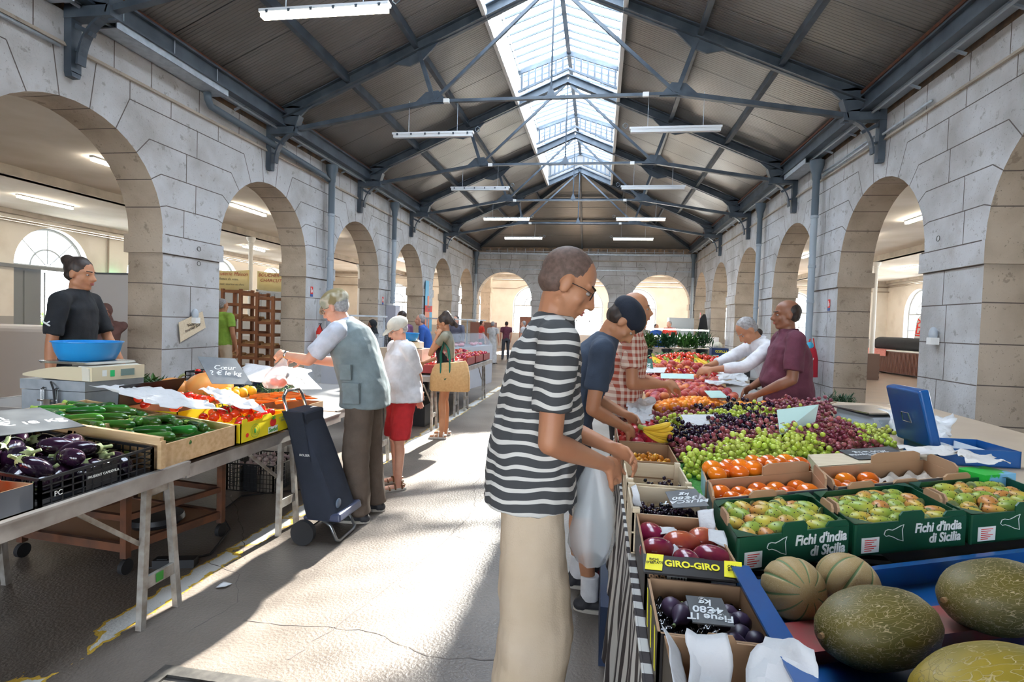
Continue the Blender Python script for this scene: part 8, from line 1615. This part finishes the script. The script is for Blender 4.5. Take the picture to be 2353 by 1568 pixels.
small_box('steel_fridge', (3.35, 24.2, 0), (1.0, .7, 2.0), mat('fridge_steel', (.55, .60, .62), .35, .3), 'tall pale steel refrigerator by the right back arch', 'refrigerator'); small_box('brown_crate_stack', (-5.2, 24.5, 0), (1.1, .6, 1.55), mat('red_brown_board', (.30, .13, .09), .6), 'stack of red brown crates in front of the left back arch', 'crates'); small_box('brown_crate_stack', (-3.6, 28.5, 0), (1.0, .6, 1.9), MATS['red_brown_board'], 'red brown cupboard beyond the left back arch', 'cupboard')
# ------------------------------------------------------------------ right aisle
mc_ = empty('meat_counter', (12.0, 24.3, 0), -1.50, 'brown panelled shop counter with black cover in the right aisle', 'counter'); k = MB()
k.bx(-2.4, 2.4, -.45, .45, .06, .92)
k.build('front_panel', mat('brown_slats', (.17, .06, .03), .5), mc_); k = MB()
for i in range(60): k.bx(-2.4 + i * .08, -2.37 + i * .08, -.465, -.45, .08, .88)
k.build('slat', MATS['brown_slats'], mc_); k = MB(); k.bx(-2.5, 2.5, -.5, .5, .92, .97); k.build('worktop', m_white, mc_); k = MB(); loft(k, [(V((-1.6, .1, 1.2)), V((0, 1, 0)), V((0, 0, 1)), .34, .28), (V((1.9, .1, 1.2)), V((0, 1, 0)), V((0, 0, 1)), .34, .28)]); k.build('black_cover', m_black, mc_, smooth=40)
k = MB(); k.bx(-1.9, -.2, -.52, -.50, .70, .99); k.bx(-1.9, -.2, -.52, -.1, .97, .985); k.build('checked_cloth', mat('pink_check_cloth', (.60, .14, .12), .8, col2=(.7, .35, .32), nscale=40), mc_)
qb = empty('advertising_flag', (13.3, 25.4, .9), -.6, 'tall white advertising flag with red letters QUETY in the right aisle', 'banner'); k = MB(); k.poly([V((-.35, 0, 0)), V((.35, 0, 0)), V((.42, 0, 1.2)), V((.2, 0, 1.7)), V((-.05, 0, 1.7)), V((-.25, 0, 1.3))]); q_ = k.build('flag_cloth', m_paper, qb); q_.modifiers.new('thickness', 'SOLIDIFY').thickness = .006
text('QUETY', 'lettering', m_red, .38, qb, frame((-.12, -.01, .75), (.12, 0, 1), (0, -1, 0)), bold=.006); text('39', 'lettering', m_ygrn, .30, qb, frame((.18, -.01, .65), (.12, 0, 1), (0, -1, 0)), bold=.004)
k = MB(); k.tube([(-.02, .05, -.9), (-.02, .05, 1.7)], .015, 6); k.build('flag_pole', m_rubber, qb)
k = MB(); k.bx(-.3, .3, -.25, .25, 0, .9)
for i in range(5): k.bx(-.31, .31, -.26, .26, .05 + i * .17, .13 + i * .17)
o = k.build('crate_stack', mat('old_wood', (.14, .09, .07), .8), loc=(9.25, 21.0, 0)); tag(o, 'stack of dark wooden crates beside the white column in the right aisle', 'crates')
# ------------------------------------------------------------------ lettering becomes plain meshes
_dg = bpy.context.evaluated_depsgraph_get()
for _o in [x for x in COL.objects if x.type == 'FONT']:
    me = bpy.data.meshes.new_from_object(_o.evaluated_get(_dg)); nm = _o.name; q = bpy.data.objects.new('lettering', me); COL.objects.link(q); q.parent = _o.parent; q.matrix_local = _o.matrix_local
    me.materials.clear(); me.materials.append(_o.data.materials[0]); bpy.data.objects.remove(_o)
